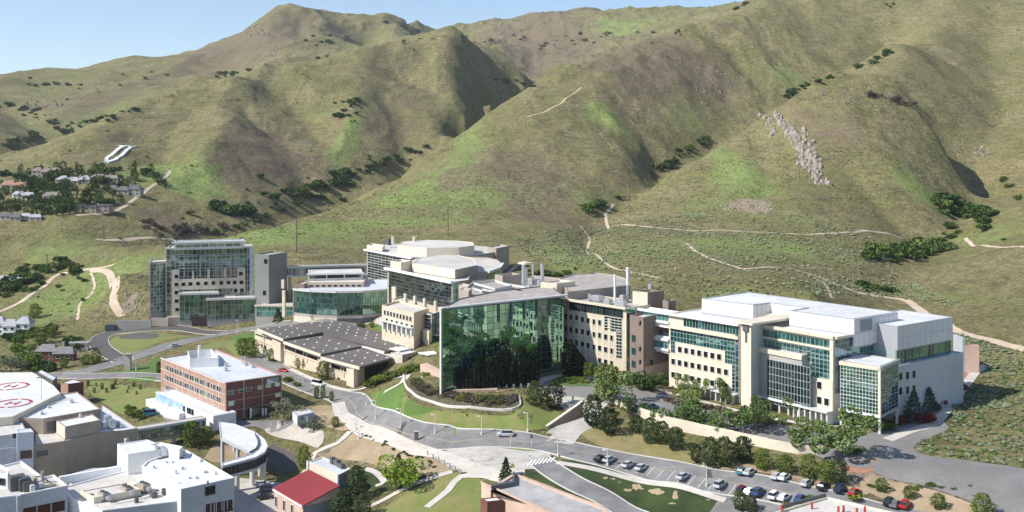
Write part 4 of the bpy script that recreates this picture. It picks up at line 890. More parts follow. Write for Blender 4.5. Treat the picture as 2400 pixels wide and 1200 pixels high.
# ---------------------------------------------------------------- 11 new white building
T = thing('research_building', 'new white-roofed research building with green glass on the right', 'building')
p = xy(1490,722,41); q = xy(1732,760,41); dA = (Vector(q)-Vector(p)).normalized(); f = Face(T, p, q)
u68, _ = f.uz(1568,735); pL = f.pt(u68, 0)[:2]
P = block(T, None, 41, 10, W_cream2, R_white, xy=para(pL, q, 26), par=.35)
block(T, None, 41, 35.6, W_white, R_white, xy=para(p, f.pt(u68,0)[:2], 6), par=.35, name='upper_bridge_wall', rname='upper_bridge_roof')
block(T, None, 32.4, 26.4, W_white, R_white, xy=para(f.pt(.5,0)[:2], f.pt(u68,0)[:2], 6), par=.35, name='lower_bridge_wall', rname='lower_bridge_roof')
f.curtain((1490,726),(1567,750), 17, 1, G_tealp, W_bframe, hgt=3.0, mw=.1, tilt=.01); f.curtain((1490,789),(1567,806), 17, 1, G_tealp, W_bframe, hgt=3.0, mw=.1, tilt=.01)
f.strip('roof_edge', (1488,720),(1734,758), .75, W_white, 0, 1.3); f.strip('bridge_edge', (1489,741),(1569,756), .8, W_white, 0, .8); f.strip('bridge_edge', (1489,780),(1569,799), .8, W_white, 0, .9); f.strip('bridge_edge', (1489,803),(1569,823), .8, W_white, 0, .8)
f.curtain(ze(490,380), ze(1010,500), 18, 1, G_teal, W_bframe, hgt=2.9, mw=.16)
f.strip('sill_band', ze(360,445), ze(1012,530), 1.0, W_cream2, 0, 1.0)
f.curtain(ze(368,462), ze(1000,640), 20, 3, G_teal, W_bframe, hgt=5.0, mw=.14)
f.curtain(ze(372,592), ze(408,700), 2, 3, G_teal, W_bframe, hgt=4.2, mw=.12)
f.curtain(ze(878,680), ze(1000,800), 5, 3, G_teal, W_bframe, hgt=4.4, mw=.12, fin=.3, rowf=1); f.curtain(ze(945,820), ze(1000,1080), 2, 8, G_dark, W_bframe, hgt=10.2, mw=.12, fin=.3, rowf=1)
f.panel('corner_post', ze(1002,545), ze(1018,1085), W_cream2, 0, .5)
for a, b in [(ze(412,592),ze(868,800))]: pass
rows_ = [((1594,818.5),(1686,837),7),((1578.5,847.5),(1702,872),9),((1578.5,878),(1702,905),9)]
for a, b, n in rows_: f.row(a, b, n, 1.75, 1.95, W_white, G_win)
for k in range(8):
    u, z = f.uz(1640+k*12, 930); f.box(MB(), u-.25, u+.25, 13, 17.2, .3, 2.6).build('arcade_column', W_frame, T)
u0 = f.uz(1636,930)[0]; f.box(MB(), u0, f.L, 17.2, 17.6, 0, 3).build('arcade_roof', W_frame, T); f.box(MB(), u0, f.L, 13, 17, .02, .15).build('arcade_glass', G_win, T)
# pier and high cross wall
a = xy(1737,757,43); b = xy(1760,761,43); pb = Vector(b)-Vector(a); bk = xy(1850,731,43); back = Vector(bk)-Vector(b)
block(T, None, 43, 11, W_cream2, W_cream2, xy=[a, b, tuple(Vector(b)+back), tuple(Vector(a)+back)], par=.1, name='pier', rname='pier_top')
ff = Face(T, b, tuple(Vector(b)+back)); ff.box(MB(), 0.1, ff.L, 12, 43, .0, .1).build('shaded_pier_side', mat('shaded_pier_panel',(.47,.50,.50),.6,.03,.2), T)  # shade on the pier's side put into a blue-grey colour
f4 = Face(T, a, b); f4.box(MB(), -1.0, f4.L+1.6, 43.0, 43.7, -back.length*.98, 1.2).build('pier_cap', W_cream2, T)
f4.box(MB(), f4.L*.25, f4.L*.8, 40.6, 42.9, .05, .5).build('scupper_head', W_dgrey, T); f4.box(MB(), f4.L*.45, f4.L*.62, 37, 40.6, .05, .3).build('downpipe', W_dgrey, T)
f.curtain((1726,784),(1734,930), 1, 9, G_blue, W_bframe, o=.5, hgt=23, mw=.12)
# right wing
p = xy(1780,761,41.4); q = xy(1955,791,41.4); P = block(T, None, 41.4, 12, W_cream2, R_white, xy=para(p, q, 30), par=.35, name='right_wing_wall', rname='right_wing_roof'); f = Face(T, p, q)
f.strip('roof_edge', (1778,758),(1957,789), .85, W_cream2, 0, 1.2)
f.curtain(ze(1190,478), ze(1885,610), 18, 1, G_teal, W_bframe, hgt=3.1, mw=.16)
f.strip('sill_band', ze(1160,535), ze(1890,655), .55, W_cream2, 0, .8)
f.curtain((1782,792),(1950,830), 18, 3, G_teal, W_bframe, hgt=4.6, mw=.13, fin=.5, rowf=3)
f.curtain((1775,820),(1790,930), 2, 7, G_dark, W_bframe, hgt=9, mw=.12, fin=.5, rowf=1)
f.curtain((1902,828),(1950,880), 5, 8, G_teal, W_bframe, hgt=11.0, mw=.13)
f.panel('stone_panel', (1905,882),(1955,965), W_cream2, .0, .9); f.panel('stone_panel', (1770,860),(1785,945), W_cream2, .0, .9)
f.win([(1925,902),(1925,937),(1942,941),(1780,879),(1780,911)], 1.8, 2.2, W_white, G_win)
for t in list(T.children)[-5:]: t.location += Vector((f.n.x*.9, f.n.y*.9, 0))
f.panel('corner_post', (1948,792),(1956,960), W_cream2, .1, .8)
# projecting glass bay
a = xy(1790,826,35); b = xy(1904,841,35); 
aa = f.pt(f.uz(1800,826)[0]-2, 0, 3.2)[:2]; bb = f.pt(f.uz(1890,841)[0]+.6, 0, 3.2)[:2]
block(T, None, 34.6, 18.5, W_grey, R_white, xy=para(aa, bb, 3), par=.2, name='bay_wall', rname='bay_roof'); fb = Face(T, aa, bb)
fb.curtain((1798,841),(1899,950), 14, 6, G_dark, W_bframe, hgt=14.2, mw=.16)
fb.box(MB(), -.3, fb.L+.3, 33.2, 34.7, 0, .5).build('bay_fascia', W_cream2, T); fb.box(MB(), -.3, fb.L+.3, 18.2, 18.9, 0, .5).build('bay_sill', W_white, T)
for k in range(5): 
    u = fb.L*(k+.5)/5; fb.box(MB(), u-.3, u+.3, 12, 18.4, -.8, -.2).build('bay_column', W_frame, T)
fr = Face(T, bb, f.pt(f.uz(1890,841)[0]+.6,0,.2)[:2]); fr.box(MB(), 0, fr.L, 19, 33, 0, .1).build('bay_side', W_bframe, T)
for k in range(7):
    u, z = f.uz(1878+k*13, 960); f.box(MB(), u-.25, u+.25, 12, 18.4, 1.0, 4.0).build('arcade_column', W_frame, T)
f.box(MB(), f.uz(1865,950)[0], f.L+.5, 18.4, 18.8, .9, 4.6).build('arcade_roof', W_frame, T)
# return facade and corner glass box
r1 = xy(2098,770,41.4); fR = Face(T, q, xy(2010,779,41.4)); dB = Vector((.805,.593)); 
fR = Face(T, q, (q[0]+dB.x*34, q[1]+dB.y*34))
block(T, None, 41.2, 12, W_metal, R_white, xy=[q, (q[0]+dB.x*34, q[1]+dB.y*34), (q[0]+dB.x*34-18, q[1]+dB.y*34+25), (q[0]-18, q[1]+25)], par=.3, name='return_wall', rname='return_roof')
fR.curtain((1957,795),(1996,850), 6, 10, G_blue, W_bframe, hgt=17, mw=.13); fR.curtain((1998,817),(2092,850), 12, 3, G_teal, W_bframe, hgt=6, mw=.15)
fR.strip('roof_edge', (1955,789),(1997,782), .8, W_cream2, 0, 1.0)
a = xy(1969,845,34.7); b = xy(2063,859,34.7); c_ = xy(2105,841,34.7); d_ = tuple(Vector(a)+Vector(c_)-Vector(b))
block(T, None, 34.7, 19.6, W_grey, R_white, xy=[a,b,c_,d_], par=.3, name='corner_box', rname='corner_box_roof')
fc = Face(T, a, b); fc.curtain((1970,854),(2060,968), 12, 12, G_teal, W_frame, hgt=13.6, mw=.13, fin=.4, rowf=4); fc.strip('fascia', (1968,846),(2064,860), 1.1, W_cream2, 0, .5)
fc.box(MB(), -.2, fc.L+.3, 19.3, 19.9, 0, .6).build('box_sill', W_white, T); fc.box(MB(), fc.L-.5, fc.L+.3, 19.3, 34, .1, .5).build('corner_post', W_cream2, T)
fd = Face(T, b, c_); fd.curtain((2066,866),(2104,960), 5, 12, G_blue, W_bframe, hgt=13.6, mw=.13, fin=.3, rowf=4); fd.strip('fascia', (2063,860),(2106,841), 1.1, W_bframe, 0, .5); fd.box(MB(), 0, fd.L, 19.3, 19.9, 0, .4).build('box_sill', W_bframe, T)
for s_ in (a, b, c_): 
    cx, cy = Vector(s_)*.96+Vector(((a[0]+c_[0])/2,(a[1]+c_[1])/2))*.04; MB().box((cx,cy,17),(.7,.7,6),.9).build('box_leg', W_frame, T)
# east grey wall
p = xy(2103,858,32); q = xy(2258,826,32); z_s = mat('pale_blue_wall',(.50,.53,.56),.6,.04,.15)
d = (Vector(q)-Vector(p)).normalized(); bkv = Vector((-d.y, d.x))
block(T, None, 32, 12, z_s, R_white, xy=[p, q, tuple(Vector(q)+bkv*16), tuple(Vector(p)+bkv*16)], par=.5, name='east_wall', rname='east_roof'); fE = Face(T, p, q)
fE.win([(2110,882),(2126,880),(2141,877),(2110,916),(2126,914),(2141,911)], 1.9, 2.3, W_white, G_win)
# white metal penthouses
PW = [(1645,699),(1765,714),(1805,709),(1892,721),(1850,727),(1999,747),(2102,731),(1750,684)]
P = block(T, PW, 46.5, 40.5, mat('panel_joint_grey',(.34,.35,.37),.6), R_white, par=.3, name='penthouse', rname='penthouse_roof')
Face(T, P[0], P[1]).panels((1645,700),(1765,740), 10, W_metal, rows=1) if False else None
for i, n in ((0,11),(1,4),(2,7),(4,11)):
    ff = Face(T, P[i], P[i+1]); w = ff.L/n; me = box_mesh(w-.16, .07, 4.6, W_metal)
    for k in range(n): ff.put('panel', me, w*(k+.5), 43.9, .05)
ff = Face(T, P[5], P[6]); ff.box(MB(), 0, ff.L, 37.6, 46.4, 0, .4).build('east_face', W_metal, T)
ff.box(MB(), 0.05, ff.L-.05, 37.7, 46.2, .38, .42).build('joint_backing', mat('panel_joint_grey',(.34,.35,.37),.6), T)
n = 9; w = ff.L/n; me = box_mesh(w-.16, .06, 4.1, W_metal)
for k in range(n):
    for z in (39.8, 44.1): ff.put('panel', me, w*(k+.5), z, .44)
u, z = ff.uz(2027,761); ff.box(MB(), u-3, u+3, z-1.8, z+1.8, .47, .6).build('louvre', mat('louvre_grey',(.30,.31,.33),.5), T)
for k in range(8): ff.box(MB(), u-2.9, u+2.9, z-1.6+k*.43, z-1.45+k*.43, .6, .72).build('louvre_slat', W_bframe, T)
a = xy(2103,765,44); b = xy(2233,743,44); d = (Vector(b)-Vector(a)).normalized(); bkv = Vector((-d.y, d.x))
block(T, None, 44, 36.4, mat('panel_joint_grey',(.34,.35,.37),.6), R_white, xy=[a, b, tuple(Vector(b)+bkv*20), tuple(Vector(a)+bkv*20)], par=.3, name='east_penthouse', rname='east_penthouse_roof')
block(T, None, 36.4, 30, W_bframe, R_white, xy=[tuple(Vector(a)+bkv*.6), tuple(Vector(b)+bkv*.6), tuple(Vector(b)+bkv*19), tuple(Vector(a)+bkv*19)], par=.3, name='glazed_storey', rname='storey_roof')
ff = Face(T, a, b); n = 10; w = ff.L/n; me = box_mesh(w-.16, .06, 3.7, W_metal)
for k in range(n):
    for z in (38.3, 42.1): ff.put('panel', me, w*(k+.5), z, .04)
ff.curtain((2104,823),(2231,800), 16, 1, G_teal, W_bframe, hgt=4.2, mw=.18, o=-.5)
# end screen wall
T = thing('screen_wall', 'cream free-standing end wall at the far right corner of the research building', 'wall', GZ(2280,860,20))
a = xy(2262,862,19); b = xy(2295,860,19.5); MB().prism(para(a, b, 1.2), 15, 27.5).build('wall_panel', W_pink, T); MB().prism(para(xy(2256,862,19), a, 8), 15, 30).build('wall_return', z_s, T)

# ---------------------------------------------------------------- parking structure
T = thing('parking_structure', 'low parking structure with grey stepped metal roofs and cream piers', 'parking garage')
p = xy(597,776,11); q = xy(838,862,11); r_ = xy(1000,822,11); bk = tuple(Vector(p)+Vector(r_)-Vector(q))
P = block(T, None, 11, -3, W_cream, R_cream, xy=[p,q,r_,bk], par=.2); f = Face(T, p, q); fb = Face(T, q, r_)
for k, (pl, zz) in enumerate([([(604,770),(664,795),(757,778),(697,759)],13.6),([(665,800),(752,830),(848,811),(763,785)],12.9),([(752,836),(843,860),(920,838),(852,815)],12.2),([(697,757),(790,751),(1018,817),(912,818),(762,781)],13.4)]):
    m_ = MB(); Q = [xy(x, y, zz) for x, y in pl]; m_.prism(Q, zz-.9, zz); rf = m_.build('roof', R_grey, T)
    c0 = Vector(Q[0]); e1 = Vector(Q[1])-c0; e2 = Vector(Q[-1])-c0
    for i in range(4 if k < 3 else 10):
        for j in range(3):
            a_, b_ = (i+.5)/(4 if k < 3 else 10), (j+.6)/3.4
            if k < 3: c_ = c0+e1*a_+e2*b_
            else: c_ = Vector(Q[1]).lerp(Vector(Q[2]), a_).lerp(Vector(Q[0]).lerp(Vector(Q[3]), a_), b_*.85+.08)
            MB().box((c_.x,c_.y,zz+.15),(.8,.8,.35),-.9).build('skylight', W_white, rf)
    n_ = len(Q)
    MB().box(((Q[0][0]+Q[1][0])/2,(Q[0][1]+Q[1][1])/2,zz-.55),((Vector(Q[1])-Vector(Q[0])).length,.5,1.2), math.atan2(Q[1][1]-Q[0][1],Q[1][0]-Q[0][0])).build('gutter', W_cream2, T)
MB().prism([xy(760,782,11.9),xy(772,779,11.9),xy(915,820,11.9),xy(900,824,11.9)], 10.9, 11.9).build('walkway_roof', R_cream, T)
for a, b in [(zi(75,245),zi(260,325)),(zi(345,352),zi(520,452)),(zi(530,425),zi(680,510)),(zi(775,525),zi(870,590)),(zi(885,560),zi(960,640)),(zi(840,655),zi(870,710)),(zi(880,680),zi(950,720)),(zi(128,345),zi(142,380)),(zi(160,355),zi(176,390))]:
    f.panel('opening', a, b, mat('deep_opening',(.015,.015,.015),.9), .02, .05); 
for a, b in [(zi(260,296),zi(340,505)),(zi(690,470),zi(768,640)),(zi(960,545),zi(1030,770))]: f.panel('pier', a, b, W_cream, .0, 1.6)
for k in range(1,9):
    u = f.L*k/9; f.box(MB(), u-.35, u+.35, 5, 10.8, .0, .3).build('column', W_cream, T)
f.box(MB(), 0, f.L, 7.0, 7.5, .05, .35).build('floor_edge', W_cream, T)
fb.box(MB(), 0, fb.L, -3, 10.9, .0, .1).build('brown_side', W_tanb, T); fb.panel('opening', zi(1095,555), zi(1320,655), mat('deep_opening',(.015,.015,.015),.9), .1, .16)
block(T, [(916,826),(943,832),(978,824),(950,818)], 14, -1, W_tanb, R_blue, name='stair_tower', rname='stair_roof', par=.2)
ff = Face(T, xy(943,832,14), xy(978,824,14)); ff.win([zi(1520,490)], 2.2, 2.6, W_frame, G_teal); ff2 = Face(T, xy(916,826,14), xy(943,832,14)); ff2.box(MB(), 0, ff2.L, 8, 13.9, .0, .1).build('cream_side', W_cream2, T); ff2.win([zi(1430,495)], 1.2, 2.6, W_frame, G_teal)
for a, b in (((912,816),(940,812)),((980,826),(1018,822))):
    MB().prism([xy(*a,14.6),xy(a[0]+24,a[1]+6,14.6),xy(b[0]+24,b[1]+4,14.6),xy(*b,14.6)], 14.2, 14.6).build('canopy', W_white, T)
# ---------------------------------------------------------------- stone terraces by the glass hall
T = thing('stone_terrace', 'pink stone terrace wall stepping down at the left foot of the glass hall', 'wall', GZ(1015,900,12))
MB().prism([xy(985,853,17.5), xy(1038,878,17.5), xy(1045,872,17.5), xy(1000,850,17.5)], 8, 17.5).build('wall_panel', W_pink, T)
MB().prism([xy(985,868,17), xy(1037,905,17), xy(1039,900,17), xy(990,866,17)], 8, 14.5).build('wall_panel', W_pave, T)
T = thing('stone_terrace', 'long low pink stone wall below the glass hall and above the shrub bed', 'wall', GZ(1110,925,14))
MB().prism(para(xy(1062,928,14), xy(1166,926,14), 3), 12, 16.0).build('wall_panel', W_pink, T); MB().prism(para(xy(1166,928,14), xy(1245,912,14), 1.2), 12, 15.5).build('wall_panel', W_pink, T)
for x in range(1068, 1240, 17): MB().box((*xy(x, 917-(x-1068)*.04, 15), 15.6),(.7,.7,2.4)).build('post', W_frame, T)
# ramp wall
T = thing('ramp_wall', 'brown wedge-shaped retaining wall beside the service ramp', 'wall', GZ(1320,985,10))
a = xy(1282,1006,9.2); b = xy(1366,994,9.0); d = Vector(b)-Vector(a); n = Vector((-d.y,d.x)).normalized()*1.0
V = [(a[0],a[1],7),(b[0],b[1],7),(b[0],b[1],16.2),(a[0],a[1],9.8)]; V2 = [(x+n.x,y+n.y,z) for x,y,z in V]
mb = MB(); mb.add(V+V2, [(0,1,2,3),(7,6,5,4),(3,2,6,7),(1,5,6,2),(0,3,7,4)]); mb.build('wall_panel', W_brown, T)
mb = MB(); mb.add([(x-n.x*.1,y-n.y*.1,z+.35) for x,y,z in (V[3],V[2])]+[(x+n.x*1.05,y+n.y*1.05,z+.35) for x,y,z in (V[3],V[2])]+[(x-n.x*.1,y-n.y*.1,z) for x,y,z in (V[3],V[2])], [(0,1,3,2),(4,5,1,0)]); mb.build('coping', W_cream2, T)
# long white retaining wall of the upper lot
T = thing('retaining_wall', 'long cream white retaining wall along the upper parking lot', 'wall', GZ(1700,1030,12))
wp = [GZ(x,y,z) for x,y,z in ((1440,940,14.6),(1490,957,14.6),(1560,980,14.5),(1640,998,14.4),(1720,1015,14.3),(1800,1033,14.2),(1870,1047,14.1),(1932,1052,14.0))]
for (x0,y0,z0),(x1,y1,z1) in zip(wp[:-1], wp[1:]): MB().prism(para((x0,y0),(x1,y1),.6), 6.5, z0+.5).build('wall_panel', W_cream2, T)
MB().prism(para(wp[-1][:2], (wp[-1][0]+1.0, wp[-1][1]+9),.6), 7, 14.2).build('wall_return', W_cream2, T)
# ---------------------------------------------------------------- brick office
T = thing('brick_office', 'three-storey salmon brick office with white flat roof and window bands', 'office building')
P = block(T, [(377,838),(528,897),(660,878),(505,818)], 13.8, -6, W_brick, R_blue, par=.5)
f = Face(T, P[0], P[1]); f.strip('coping', (377,838),(528,897), .3, W_white, 0, .15)
for r0, r1 in (((386,857),(520,917)),((386,880),(520,942)),((387,903),(521,968))):
    (u0,z0),(u1,z1) = f.uz(*r0), f.uz(*r1); z = (z0+z1)/2; n = 22; me = window_mesh(1.55, 2.1, W_frame, G_teal if True else G_win); me2 = window_mesh(1.55,2.1,W_frame,G_win)
    for k in range(n): f.put('window', me if random.random() < .4 else me2, u0+(u1-u0)*(k+.5)/n+(.28 if k % 2 == 0 else -.28), z, 0)
    f.box(MB(), 0, f.L, z-1.35, z-1.2, .02, .2).build('sill_band', W_cream2, T)
for k in range(1, 11): f.box(MB(), f.L*k/11-.12, f.L*k/11+.12, -2, 13.4, .01, .08).build('pale_joint', W_cream2, T)
fb = Face(T, P[1], P[2]); fb.box(MB(), .0, fb.L, -6, 13.5, 0, .1).build('shaded_brick_side', W_dbrick, T)  # darker brick puts this facade's shade into its colour
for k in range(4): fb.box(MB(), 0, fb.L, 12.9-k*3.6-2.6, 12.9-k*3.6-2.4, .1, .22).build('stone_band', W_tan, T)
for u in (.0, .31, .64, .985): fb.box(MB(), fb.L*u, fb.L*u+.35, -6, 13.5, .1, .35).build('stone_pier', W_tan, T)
me = window_mesh(2.2, 1.7, W_frame, G_teal)
for x, y in [(1362,560),(1460,540),(1530,525),(1640,510),(1715,493),(1800,480),(1366,662),(1805,580),(1370,765)]: fb.put('window', me, fb.uz(*zh(x,y))[0], fb.uz(*zh(x,y))[1], .1)
fb.panel('wide_window', zh(1700,425), zh(1812,462), G_blue, .1, .25); fb.panel('entrance', zh(1525,710), zh(1675,790), G_dark, .1, 1.5)
for x in (1525, 1640, 1668): fb.panel('entrance_post', zh(x,700), zh(x+14,790), W_white, 1.5, 1.9)
block(T, [(440,822),(444,840),(512,838),(496,818)], 17, 13, W_white, R_blue, name='roof_screen', rname='screen_floor', par=3.2, t=.3)
stack(T, 467, 844, 13.5, .55, 6, W_white); units(T, [(480,836,13.6,3,3,2.6),(495,835,13.6,3,2,2.2),(530,858,13.4,1.5,1.5,1.2),(529,869,13.4,1.2,1.2,1.2),(573,855,13.4,4,1.2,.9),(590,860,13.4,3,1.2,.9)], M_duct)
# mural annexe
T = thing('mural_annexe', 'low white annexe with a blue painted mural at the foot of the brick office', 'building')
p = xy(365,918,3.5); q = xy(500,975,3.5); P = block(T, None, 3.5, -7, W_white, R_white, xy=para(p, q, 9), par=.3); f = Face(T, p, q)
u1 = f.uz(428,940)[0]
f.box(MB(), .1, u1, -2.2, 3.3, .02, .1).build('mural_sky', mat('mural_blue',(.18,.36,.62),.7,0,.25,col2=(.55,.68,.80)), T)
for k in range(9): f.box(MB(), u1*(.03+k*.105), u1*(.03+k*.105)+random.uniform(1.0,2.0), -1.9, random.uniform(-.3,1.6), .1, .14).build('mural_block', mat(('mural_salmon','mural_yellow')[k%2], ((.62,.36,.26),(.72,.62,.30))[k%2], .7), T)
f.box(MB(), .1, u1, -3.2, -2.2, .02, .12).build('mural_band', mat('mural_deep_blue',(.08,.20,.42),.7), T)
for x in (432,441,446,452): f.win([(x, 958+(x-432)*.4)], 1.4, 1.9, W_dgrey, G_win)
T = thing('loading_dock', 'white concrete loading dock wall with dark gap left of the mural', 'wall', GZ(370,955,-5))
MB().prism(para(xy(342,950,-3), xy(384,975,-3), 6), -6, -.5).build('wall_panel', W_white, T); MB().prism(para(xy(384,978,-3), xy(420,990,-3), 4), -7, .3).build('wall_panel', W_white, T)
# ---------------------------------------------------------------- glass bridge to the hospital
T = thing('glass_bridge', 'dark blue glass footbridge between the hospital and the brick office', 'footbridge')
p = xy(322,1006,3.2); q = xy(483,980,3.2); P = block(T, None, 3.2, -2.2, W_tan, R_cream, xy=para(p, q, 4), par=.15); f = Face(T, p, q)
f.curtain((325,1012),(478,990), 22, 2, G_blue, W_dgrey, hgt=2.9, mw=.14); f.box(MB(), -.2, f.L, 2.5, 3.3, .0, .3).build('roof_edge', W_frame, T)
for u in (.55,.8): 
    c_ = f.pt(f.L*u, 0, -2); MB().cyl(c_, .6, -9, -2.2, 12).build('support_column', W_frame, T)
# ---------------------------------------------------------------- curved bridge
T = thing('curved_bridge', 'white curved elevated walkway on round columns', 'footbridge')
OUT = [(512,987),(550,993),(596,1010),(621,1029),(628,1045),(621,1059),(600,1071),(560,1082),(521,1092)]
INN = [(519,1084),(556,1073),(592,1062),(608,1050),(607,1036),(580,1050),(517,1026)]
pg = mat('pale_grey_wall',(.50,.52,.56),.7,.04,.2)
block(T, [(517,1026),(513,988),(550,993),(596,1011),(605,1028),(604,1046),(590,1061)], 3.5, 2.6, pg, R_white, par=.2, t=.3, name='link_wall', rname='link_roof')
RING = OUT[2:]+[(519,1084),(556,1073),(590,1063),(604,1050),(607,1036),(600,1022)]
block(T, RING, 3.6, -.6, pg, R_white, par=.25, t=.25)
P = [xy(*t, 3.6) for t in OUT]
for (a, b, n) in ((4,5,2),(5,6,4),(6,7,6),(7,8,4)):
    ff = Face(T, P[b], P[a]) ; ff = Face(T, P[b], P[a]); me = window_mesh(1.7, 2.6, W_dgrey, G_win)
    for k in range(n): ff.put('window', me, ff.L*(k+.5)/n, 1.6, 0)
for px, py in ((592,1080),(618,1072),(556,1090),(610,1062)):
    x, y = xy(px, py-6, 1.5); MB().cyl((x,y), .75, -10, -.6, 14).build('column', W_frame, T)
pl = [xy(*t, 3.6) for t in ((598,1018),(604,1030),(606,1042),(600,1053),(585,1062))]
for a, b in zip(pl[:-1], pl[1:]):
    d = Vector(b)-Vector(a); MB().box(((a[0]+b[0])/2,(a[1]+b[1])/2,3.75),(d.length,.3,.6),math.atan2(d.y,d.x)).build('roof_rail', W_dgrey, T)
for px, py in ((520,1026),(556,1044),(588,1058),(548,1000)):
    x, y = xy(px, py-1, 3.4); MB().box((x,y+.8,-3),(.9,.9,11),-.7).build('pier', pg, T)
# ---------------------------------------------------------------- white hospital blocks
Wl = mat('grey_or_shaded_wall',(.45,.475,.53),.7,.04,.15)  # blue-grey also paints the shade on the white blocks' shaded faces
T = thing('white_hospital_wing', 'large white-roofed hospital wing in front of the curved bridge', 'building')
P = block(T, [(437,1054),(549,1119),(424,1146),(333,1092),(345,1080),(385,1066)], 5, -12, W_white, R_white, par=.4); f = Face(T, P[2], P[1])
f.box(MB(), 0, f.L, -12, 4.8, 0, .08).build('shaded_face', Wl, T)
f.panel('square_window', zj(622,868), zj(742,950), W_dgrey, .08, .15); f.panel('square_window_pane', zj(632,878), zj(735,938), G_win, .15, .2)
for k in range(3): f.panel('window_band', zj(625+k*110,1068-k*20), zj(722+k*110,1170-k*20), mat('maroon_glass',(.055,.02,.02),.15), .08, .14)
for k in range(6): f.panel('window_post', zj(622+k*62,1064-k*12), zj(630+k*62,1170-k*12), Wl, .1, .3)
f.panel('roof_scupper', zj(648,800), zj(665,830), W_dgrey, .05, .2)
units(T, [(427,1100,4.6,.8,.8,.6),(460,1122,4.6,.8,.8,.6),(444,1122,4.6,.7,.7,.5),(390,1085,4.6,.6,.6,.5),(404,1085,4.6,.6,.6,.5),(427,1064,4.6,2,1.5,1)], W_frame)
T = thing('white_hospital_wing', 'small white penthouse block with vents behind the large hospital roof', 'building')
P = block(T, [(275,1040),(300,1064),(398,1050),(345,1030)], 7, -5, W_white, R_white, par=.3)
block(T, [(346,1042),(420,1055),(428,1046),(375,1036)], 7.5, 4, W_white, R_white, par=.3, name='plant_wall', rname='plant_roof')
units(T, [(382,1066,5.2,3,1.2,2.4),(400,1064,5.2,3,1.2,1.2),(372,1058,5.2,1.5,1.5,1.2),(365,1052,7,2,1,1)], M_duct)
T = thing('hospital_annexe', 'low cream-roofed hospital annexe carrying air handling units', 'building')
P = block(T, [(150,1140),(333,1092),(424,1146),(430,1172),(240,1196),(165,1168)], 1.0, -12, W_white, R_cream, par=.4)
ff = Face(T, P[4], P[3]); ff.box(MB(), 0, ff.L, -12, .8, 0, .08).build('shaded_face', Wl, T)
block(T, [(188,1150),(300,1130),(330,1146),(220,1166)], 2.4, .5, W_cream2, R_cream, par=.3, name='raised_roof_wall', rname='raised_roof')
T = thing('lower_hospital_roof', 'blue-shaded lower roof between the tan wing and the cream annexe', 'building')
block(T, [(140,1118),(215,1098),(318,1092),(335,1110),(300,1122),(190,1152)], -1.0, -12, W_white, R_blue, par=.3)  # blue shade painted in through the roof colour
T2 = thing('white_parapet_wall', 'long white parapet wall at the foot of the tan brick wing', 'wall', GZ(240,1090,0))
MB().prism(para(xy(140,1120,1), xy(318,1088,1), 1.2), -8, 1.2).build('wall_panel', W_white, T2)
T = thing('tan_hospital_wing', 'tan brick hospital wing with big white roof beside the helipads', 'building')
P = block(T, [(26,979),(102,981),(235,958),(180,918),(138,924)], 10, -9, W_tanb, R_white, par=.35); f = Face(T, P[1], P[2]); f.panel('dark_soffit', (110,990),(132,1008), W_dgrey, .05, .2)
P = block(T, [(133,986),(153,1000),(235,984),(216,970)], 9, -9, W_tanb, R_white, par=.3, name='stepped_wall', rname='stepped_roof'); fq = Face(T, P[0], P[1]); fq.box(MB(), 0, fq.L, -9, 8.8, 0, .1).build('cream_side', W_cream2, T)
P = block(T, [(80,1045),(153,1033),(152,1026),(125,1008),(82,1010)], 5, -10, W_tanb, R_cream, par=.3, name='lower_wall', rname='lower_roof')
ff = Face(T, P[0], P[1]); ff.panel('slot_window', zg(285,728), zg(375,756), W_dgrey, .02, .12)
P = block(T, [(153,1033),(235,1014),(294,1008),(322,1003),(238,948),(230,975)], 4.8, -10, W_tanb, R_blue, par=.3, name='east_wall', rname='east_roof')  # pale blue roof colour carries the blue shade lying here
block(T, [(262,1012),(294,1030),(325,1015),(300,1000)], 2.0, -8, W_white, R_blue, par=.3, name='link_wall', rname='link_roof')
units(T, [(252,1000,4.8,3,2,3.8),(262,1002,4.8,2,2,2.6),(275,996,4.8,2.5,1.5,1.2),(246,1002,4.8,2,2,2),(285,1000,4.8,1.5,1.5,.8)], M_duct); units(T, [(167,943,9.8,1.6,1,.8),(97,970,9.8,1.6,1,.8),(115,955,9.8,1,1,.4),(188,978,8.8,.8,.8,1)], W_frame)
ff = Face(T, xy(20,982,3), xy(270,1044,3))
# helipad building
T = thing('helipad_building', 'white hospital roof with two red-marked helicopter landing pads', 'building')
P = block(T, [(-60,885),(0,873),(75,872),(126,904),(142,922),(128,928),(30,976),(-60,985)], 11.5, -9, W_cream2, R_white, par=.15)
for cx, cy in ((26,905),(30,945)):
    c = GZ(cx, cy, 11.4); R0 = 6.4; R1 = 5.2; mb = MB(); n = 40
    for k in range(n):
        if k % 10 in (0,): continue
        a0, a1 = 2*math.pi*k/n, 2*math.pi*(k+1)/n
        mb.add([(c[0]+r*math.cos(a), c[1]+r*math.sin(a), 11.44) for r, a in ((R1,a0),(R0,a0),(R0,a1),(R1,a1))], [(0,1,2,3)])
    mb.build('red_ring', mat('red_marking',(.42,.055,.04),.6,.3,.6), T)
    mb = MB()
    for dx, dy, sx, sy in ((-1.6,0,.8,4.6),(1.6,0,.8,4.6),(0,0,2.4,.8)): mb.box((c[0]+dx,c[1]+dy,11.42+(.01 if dx==0 else 0)),(sx,sy,.03))
    mb.build('letter_h', mat('red_marking',(.42,.055,.04),.6,.3,.6), T)
T2 = thing('helipad_lamp', 'steel light mast on the helipad roof corner', 'lamp', GZ(97,938,11.4))
